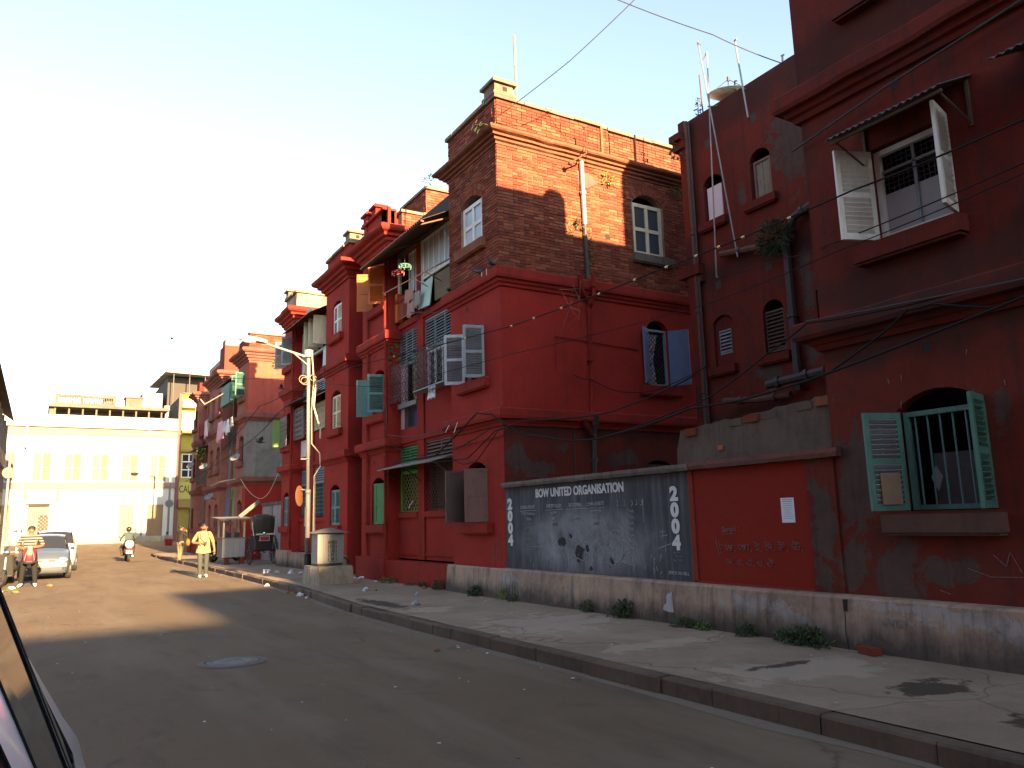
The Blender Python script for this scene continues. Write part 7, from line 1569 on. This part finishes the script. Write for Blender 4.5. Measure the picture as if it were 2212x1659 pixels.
# ================================================================ birds
def bird(label, c, rz, fly=False, s=1.0):
    t = thing('pigeon', label, 'bird', c, None, rz); q = MB()
    B = [(-.16, .0, .012), (-.10, .015, .03), (-.02, .03, .055), (.06, .055, .05), (.10, .085, .032), (.125, .11, .026)]
    if fly: B = [(x, .03+z*.2, r) for x, z, r in B]
    n = 8; q.v = [Vector((s*x, s*r*math.cos(k*.785), s*(z+(.0 if fly else .03)+r*.95*math.sin(k*.785)))) for x, z, r in B for k in range(n)]
    q.f = [(i*n+k, i*n+(k+1) % n, (i+1)*n+(k+1) % n, (i+1)*n+k) for i in range(5) for k in range(n)]+[tuple(range(n-1, -1, -1)), tuple(5*n+k for k in range(n))]; q.mi = [0]*len(q.f); q.build('body', 'pigeon', t, True, local=True)
    z0 = B[-1][1]+(0 if fly else .03)
    q = MB(); q.ball((s*.135, 0, s*(z0+.01)), s*.027, s*.025, s*.026, 8, 6); q.build('head', 'pigeon', t, True, local=True); q = MB(); q.tube([(s*.155, 0, s*(z0+.01)), (s*.185, 0, s*z0)], [s*.008, s*.002], 5); q.build('beak', 'beak', t, local=True)
    q = MB(); q.hexa([(-s*.14, -s*.02, s*.04), (-s*.14, s*.02, s*.04), (-s*.25, s*.035, s*.02), (-s*.25, -s*.035, s*.02), (-s*.14, -s*.02, s*.05), (-s*.14, s*.02, s*.05), (-s*.25, s*.035, s*.026), (-s*.25, -s*.035, s*.026)]); q.build('tail', 'pigeon', t, local=True)
    for w in (-1, 1):
        q = MB()
        if fly: q.add([(s*.06, w*s*.03, s*.05), (s*.10, w*s*.16, s*.14), (s*.03, w*s*.33, s*.22), (-s*.06, w*s*.18, s*.13), (-s*.06, w*s*.03, s*.05)], [(0, 1, 3, 4), (1, 2, 3)]); q.add([(s*.06, w*s*.03, s*.06), (s*.10, w*s*.16, s*.152), (s*.03, w*s*.33, s*.228), (-s*.06, w*s*.18, s*.142), (-s*.06, w*s*.03, s*.06)], [(0, 1, 3, 4), (1, 2, 3)])
        else: q.ball((-s*.03, w*s*.045, s*.065), s*.11, s*.015, s*.035, 8, 6)
        q.build('wing', 'pigeon', t, True, local=True)
        if not fly: q = MB(); q.tube([(s*.01, w*s*.02, s*.03), (s*.015, w*s*.02, -.005)], s*.006, 4); q.build('leg', 'beak', t, local=True)
    return t
bird('dark pigeon on the brick block ledge just left of its corner', (7.46, 13.02, 6.61), R(200), s=.95)
bird('pigeon crouched further left along the same red ledge', (7.46, 13.60, 6.61), R(130), s=.9)
bird('small bird on the red ledge nearest the balcony', (7.46, 15.0, 6.61), R(60), s=.8)
p = atY(561, 957, 31.0); bird('pigeon flying low before the grey rendered wall with wings raised', p, R(190), True, 1.05)
p = atY(371, 733, 35); bird('lone bird high in the open sky', p, R(80), True, 1.0)
p = atY(608, 841, 29.0); bird('pigeon flying beside the upper corner of the second block', p, R(170), True, .8)

# ================================================================ washing and hung things
def hanging(label, a, b, drop, m, name='cloth', cat='laundry', d=.02, grp=None, taper=1.0):
    a, b = Vector(a), Vector(b); t = thing(name, label, cat, a, grp); q = MB(); n, k = 8, 5
    for j in range(k+1):
        for i in range(n+1):
            u, v = i/n, j/k; u2 = .5+(u-.5)*(1+(taper-1)*v); p = a.lerp(b, u2)-Zv*drop*v*(1+.08*math.sin(u*5)); q.v.append(p+Vector((-1, 0, 0))*(.02+d*math.sin(u*9+v*2)*(.3+v)))
    q.f = [(j*(n+1)+i, j*(n+1)+i+1, (j+1)*(n+1)+i+1, (j+1)*(n+1)+i) for j in range(k) for i in range(n)]; q.mi = [0]*len(q.f)
    o = q.build('fabric', m, t, True); sol = o.modifiers.new('t', 'SOLIDIFY'); sol.thickness = .006; return t
tw = cloth('mauve_towel', (.36, .20, .18))
hanging('mauve towel with pale border over the orange balcony rail', (7.66, 17.85, 7.44), (7.66, 17.35, 7.40), .34, tw); hanging('second mauve towel hanging below the first on the balcony', (7.68, 17.75, 7.12), (7.68, 17.35, 7.10), .42, tw)
hanging('grey cloth drying beside the mauve towels on the balcony', (7.68, 17.3, 7.25), (7.68, 17.0, 7.22), .4, cloth('greyrag', (.28, .26, .23)))
stick('iron clothes bar thrust out over the street from the orange balcony', (7.7, 15.4, 7.55), (6.9, 17.5, 7.16), .014, 'iron', 'clothes bar', 'clothes_bar', bits=[((7.45, 16.15, 7.40), (7.9, 16.2, 7.25)), ((7.3, 16.45, 7.3), (7.85, 16.9, 7.3))])
stick('short iron bar sticking out below the balcony towels', (7.45, 17.1, 6.66), (7.85, 16.3, 6.5), .014, 'iron', 'clothes bar', 'clothes_bar')
for (p, m_, l) in (((7.35, 17.2, 8.02), 'w_seagreen', 'green round peg hanger under the tiled lean-to'), ((7.4, 17.75, 8.02), paint('dark_red_plastic', (.25, .03, .03), .5), 'dark red round peg hanger beside the green one')):
    t = thing('peg_hanger', l, 'clothes hanger', p); q = MB(); q.tube([(p[0]+.15*math.cos(k*.5), p[1]+.15*math.sin(k*.5), p[2]-.15) for k in range(14)], .018, 5); q.tube([(p[0]-.15, p[1], p[2]-.15), (p[0]+.15, p[1], p[2]-.15)], .008, 4); q.build('ring', m_, t)
    q = MB()
    for k in range(10): a = k*.628; q.box(p[0]+.15*math.cos(a)-.012, p[0]+.15*math.cos(a)+.012, p[1]+.15*math.sin(a)-.012, p[1]+.15*math.sin(a)+.012, p[2]-.24, p[2]-.16)
    stuff(q.build('pegs', m_, t)); q = MB(); q.tube([(p[0], p[1], p[2]-.14), (p[0], p[1], p[2]+.05), (p[0], p[1]+.03, p[2]+.08), (p[0], p[1], p[2]+.12)], .007, 4); q.build('hook', 'steel', t)
t = thing('socks', 'cluster of white socks pegged under the grilled first floor bay', 'socks', (7.55, 16.1, 4.6)); q = MB()
for k in range(5): y = 16.25-.08*k; q = MB(); q.tube([(7.54, y, 4.66), (7.53, y, 4.45), (7.50, y-.03, 4.36+.02*(k % 2))], [.02, .028, .03], 6); q.build('sock', cloth('white', (.6, .6, .6)), t)
for (y0, y1, z, dr, c, l) in ((24.5, 24.1, 7.35, .6, (.4, .48, .6), 'pale blue cloth drying on the second block balcony'), (24.95, 24.6, 7.35, .7, (.55, .55, .53), 'white cloth drying on the second block balcony'), (27.0, 26.4, 7.35, .75, (.45, .33, .12), 'mustard cloth drying on the second block balcony'), (27.3, 27.1, 7.35, .5, (.5, .5, .5), 'grey white cloth at the left of the second block balcony')):
    hanging(l, (7.75, y0, z), (7.75, y1, z), dr, cloth(l[:8], c))
for (y0, y1, z, dr, c, l) in ((40.6, 39.4, 6.7, .95, (.6, .34, .36), 'large pink cloth hung from the third block'), (39.2, 38.7, 6.6, .6, (.45, .45, .45), 'pale grey cloth beside the pink one on the third block'), (38.4, 37.9, 6.6, .7, (.6, .6, .58), 'white cloth hung near the corner of the third block'), (37.5, 37.1, 6.6, .5, (.35, .3, .28), 'brown cloth hung nearest the corner of the third block'), (44.2, 43.7, 7.2, .9, (.55, .45, .5), 'lilac cloth on the furthest balcony of the third block')):
    hanging(l, (7.3, y0, z), (7.3, y1, z), dr, cloth(l[:9], c), d=.04, taper=1.15)
stick('bent white pole thrust out from the upper floor of the third block', (7.3, 38.3, 8.0), (6.6, 40.5, 7.6), .03, 'w_cream', 'pole', 'clothes_pole', bits=[((6.6, 40.5, 7.6), (6.5, 41.2, 7.95))])

# ================================================================ plants and litter
def plant(label, c, rad, n, ln, m='leaf', cat='plant', name='wall_plant', stem=None, wd=.26):
    t = thing(name, label, cat, c); q = MB(); leaves(q, c, rad, n, ln, wd=wd); q.build('foliage', m, t)
    if stem: q = MB(); q.tube(stem, .008, 4); q.build('stem', 'stemm', t)
    return t
t = thing('leafy_creeper', 'sprig of broad pale leaves growing from the brick corner cornice', 'plant', (7.3, 13.1, 9.6))
q = MB(); q.tube([(7.55, 12.9, 9.58), (7.35, 13.0, 9.66), (7.22, 13.3, 9.74)], .008, 4); q.build('stem', 'stemm', t)
for (y, z, s) in ((13.3, 9.76, .1), (13.15, 9.66, .11), (13.05, 9.56, .1), (12.95, 9.68, .09), (13.12, 9.8, .08), (12.9, 9.62, .07)):
    q = MB(); c = Vector((7.25, y, z)); q.add([c, c+Vector((-.02, s*.5, -s*.35)), c+Vector((-.04, s*.42, -s*1.0)), c+Vector((-.05, 0, -s*1.35)), c+Vector((-.04, -s*.42, -s*.9)), c+Vector((-.02, -s*.5, -s*.3))], [(0, 1, 2, 3), (0, 3, 4, 5)]); q.build('leaf', 'leaf_y', t)
plant('green creeper hanging on the recessed wall left of the grey louvres', (7.72, 18.95, 5.95), (.12, .30, .42), 90, .13, 'leaf', stem=[(7.85, 18.9, 5.3), (7.8, 18.95, 6.3)])
plant('dark ferny bush sprouting from the drain elbow of the wing wall', (11.2, 9.15, 6.55), (.16, .38, .33), 900, .11, 'leaf_d', name='wall_bush', wd=.10)
plant('tuft of grass on the top of the wing roof corner', (11.6, 11.15, 10.25), (.05, .07, .24), 60, .07, 'leaf_d', stem=[(11.6, 11.15, 9.9), (11.6, 11.15, 10.45)])
plant('small fern growing from the wing corner cornice', (11.3, 11.6, 9.35), (.1, .12, .25), 60, .10, 'leaf')
plant('ivy climbing round the drain pipe low on the brick storey', (9.82, 12.92, 7.3), (.14, .05, .62), 150, .055, 'leaf')
plant('small ferns rooted in the bricks left of the drain pipe', (9.32, 12.93, 7.75), (.13, .04, .35), 55, .055, 'leaf')
plant('dry fern tuft round the hole in the upper brickwork', (10.45, 12.92, 9.05), (.2, .05, .16), 60, .08, 'leaf_y')
plant('rosette of broad leaves beside the broken drain pipe', (9.58, 12.9, 7.86), (.1, .05, .09), 24, .10, 'leaf_d')
plant('fern under the cornice at the far right of the brick wall', (12.5, 12.9, 9.2), (.12, .05, .15), 45, .08, 'leaf')
plant('dry weed sprouting on the stair head of the brick cornered block', (8.9, 19.1, 11.2), (.08, .25, .25), 40, .11, 'leaf_d', stem=[(8.9, 19.1, 10.95), (8.9, 19.3, 11.5)])
plant('green bush in the parapet of the sunlit red block', (8.9, 35.3, 8.95), (.25, .1, .2), 60, .14, 'leaf')
plant('potted green plant on the balcony of the pink block', (7.3, 45.2, 5.6), (.2, .35, .35), 90, .16, 'leaf', name='balcony_plant')
G = 'weeds along the foot of the wall'
for x, y, w, h, n, ln, l, m_ in ((7.42, 18.3, .22, .14, 70, .09, 'low weed patch at the foot of the red base near the lamp', 'leaf'), (7.42, 17.1, .12, .08, 30, .07, 'thin weed in the middle of the red base course', 'leaf_d'), (7.40, 16.4, .07, .15, 40, .08, 'small upright weed right of the middle of the red base course', 'leaf_d'), (7.36, 15.5, .09, .24, 60, .10, 'tall leafy weed where red base meets grey plinth', 'leaf_d'),
                             (7.34, 13.75, .11, .22, 70, .10, 'dark weed on the grey plinth left of the blackboard', 'leaf_d'), (7.34, 12.7, .05, .26, 40, .07, 'yellow green seedling under the left end of the blackboard', 'leaf_y'), (7.34, 12.35, .1, .12, 30, .08, 'low dark weed right of the yellow green seedling', 'leaf_d'), (7.34, 10.1, .09, .20, 40, .09, 'sparse weed under the middle of the blackboard', 'leaf_d'), (7.34, 9.2, .13, .28, 90, .11, 'bushy dark weed under the right half of the blackboard', 'leaf_d'),
                             (7.33, 7.95, .13, .12, 60, .09, 'low weed below the right hand 2004', 'leaf_d'), (7.33, 7.6, .08, .09, 40, .08, 'small weed just right of the low one below 2004', 'leaf'), (7.33, 6.9, .10, .15, 60, .09, 'middling weed below the bright red panel', 'leaf_d'), (7.32, 6.05, .19, .20, 150, .12, 'largest leafy weed, left of the red brick on the pavement', 'leaf_d')):
    weed(x, y, PZ, w, h, n, ln, l, m_, None)
t = thing('loose_brick', 'loose red brick lying on the pavement against the plinth', 'brick', (7.3, 5.2, PZ)); q = MB(); q.obox((7.28, 5.22, PZ+.04), (.3, 1, 0), (1, -.3, 0), (0, 0, 1), .11, .05, .037); q.build('brick_body', 'brick', t)
def crumple(label, x, y, z, s, m='w_white', name='litter', grp=None, h=.6):
    t = thing(name, label, 'litter', (x, y, z), grp); q = MB(); q.ball((x, y, z+s*h*.5), s, s*.8, s*h, 7, 5)
    q.v = [Vector((p.x+random.uniform(-.35, .35)*s, p.y+random.uniform(-.35, .35)*s, max(z, p.z+random.uniform(-.3, .3)*s*h))) for p in q.v]; q.build('scrap', m, t); return t
wp_ = paint('litter_white', (.52, .52, .54), .6, .15); bl = paint('litter_bluegrey', (.25, .28, .31), .4, .5, 30); og = paint('litter_orange', (.24, .11, .04), .7, .3); rd = paint('litter_red', (.4, .06, .04), .6, .2)
for x, y, s, l, m_ in ((6.1, 25.2, .16, 'leftmost white plastic bag on the pavement beyond the concrete block', wp_), (6.3, 24.7, .13, 'second white bag from the left beyond the concrete block', wp_), (6.6, 24.2, .15, 'third white bag from the left beyond the concrete block', wp_), (6.72, 23.6, .12, 'round white bag nearest the lamp sleeve', wp_),
                       (7.1, 20.6, .10, 'white scrap left of the red base near the bicycle tyre', wp_), (7.2, 20.3, .09, 'small white scrap among the rubbish by the tyre', wp_), (7.3, 20.0, .11, 'crumpled white bag by the corner of the red base', wp_), (7.25, 18.85, .05, 'tiny white scrap by the red base', wp_),
                       (6.15, 16.6, .10, 'white and red wrapper in the middle of the pavement', wp_), (6.32, 16.4, .05, 'brown paper scrap right of the red wrapper', og), (5.78, 13.06, .11, 'crumpled blue grey plastic on the pavement below the green bay', bl), (6.6, 14.85, .08, 'flattened grey scrap before the brown bay', bl), (7.25, 15.95, .08, 'orange wrapper near the red base corner', og),
                       (7.3, 17.35, .04, 'yellow scrap at the red base', paint('litter_yellow', (.5, .4, .05), .6)), (6.87, 12.5, .05, 'small white scrap on the pavement below the blackboard', wp_), (6.24, 16.9, .04, 'white speck left of the red wrapper', wp_),
                       (5.3, 21.75, .10, 'white rag in the gutter left of the concrete block', wp_), (5.36, 21.9, .08, 'grey white rag beside the gutter rag', bl), (5.2, 18.8, .09, 'orange carton in the gutter before the concrete block', og), (5.18, 18.2, .11, 'white plastic in the gutter before the concrete block', wp_), (5.16, 19.15, .07, 'reddish scrap in the gutter by the concrete block', rd), (5.1, 17.4, .06, 'last white scrap in the gutter towards the viewer', wp_),
                       (5.36, 32.5, .1, 'lime green scrap at the kerb by the man in yellow', paint('litter_lime', (.075, .09, .03), .6)), (4.35, 9.2, .05, 'brown dry leaf curl in the road near the kerb', og),
                       (-.7, 26.2, .13, 'lime packet among rubbish at the left kerb', paint('litter_lime', (.075, .09, .03), .6)), (-.45, 25.2, .14, 'yellow green packet in the road at the left', paint('litter_lime', (.075, .09, .03), .6)), (.35, 27.3, .1, 'orange carton by the striped man', og), (-.6, 27.0, .12, 'white bag by the feet of the striped man', wp_), (-.85, 25.3, .12, 'pale paper heap at the left kerb', wp_), (-1.0, 24.0, .12, 'brown rubbish at the left kerb', og)):
    crumple(l, x, y, (PZ if x > kx(y)+.05 else zg(y)+.004), s*.75, m_)
q = MB()
for _ in range(170):
    x, y = random.uniform(-1, 4.9), random.uniform(2.5, 26); s = random.uniform(.006, .02); z = .006; a = random.random()*6
    q.add([(x+s*math.cos(a+k*1.57)*random.uniform(.6, 1.2), y+s*math.sin(a+k*1.57)*random.uniform(.6, 1.2), z+random.uniform(0, .006)) for k in range(4)], [(0, 1, 2, 3)], random.choice((0, 1, 2)))
for _ in range(120):
    y = random.uniform(2.5, 30); x = random.uniform(kx(y)+.2, 7.3); s = random.uniform(.006, .018); a = random.random()*6
    q.add([(x+s*math.cos(a+k*1.57), y+s*math.sin(a+k*1.57), PZ+.012+random.uniform(0, .006)) for k in range(4)], [(0, 1, 2, 3)], random.choice((0, 1, 2)))
for _ in range(60):
    y = random.uniform(6, 30); x = kx(y)-random.uniform(.02, .3); s = random.uniform(.01, .035); a = random.random()*6
    q.add([(x+s*math.cos(a+k*1.57), y+s*math.sin(a+k*1.57), .01+random.uniform(0, .012)) for k in range(4)], [(0, 1, 2, 3)], random.choice((0, 1, 2)))
lt = stuff(q.build('litter_scraps', [wp_, og, paint('dead_leaf', (.12, .08, .04), .8)])); lt['label'] = 'tiny scraps of paper and dead leaf scattered over road and pavement'; lt['category'] = 'litter'
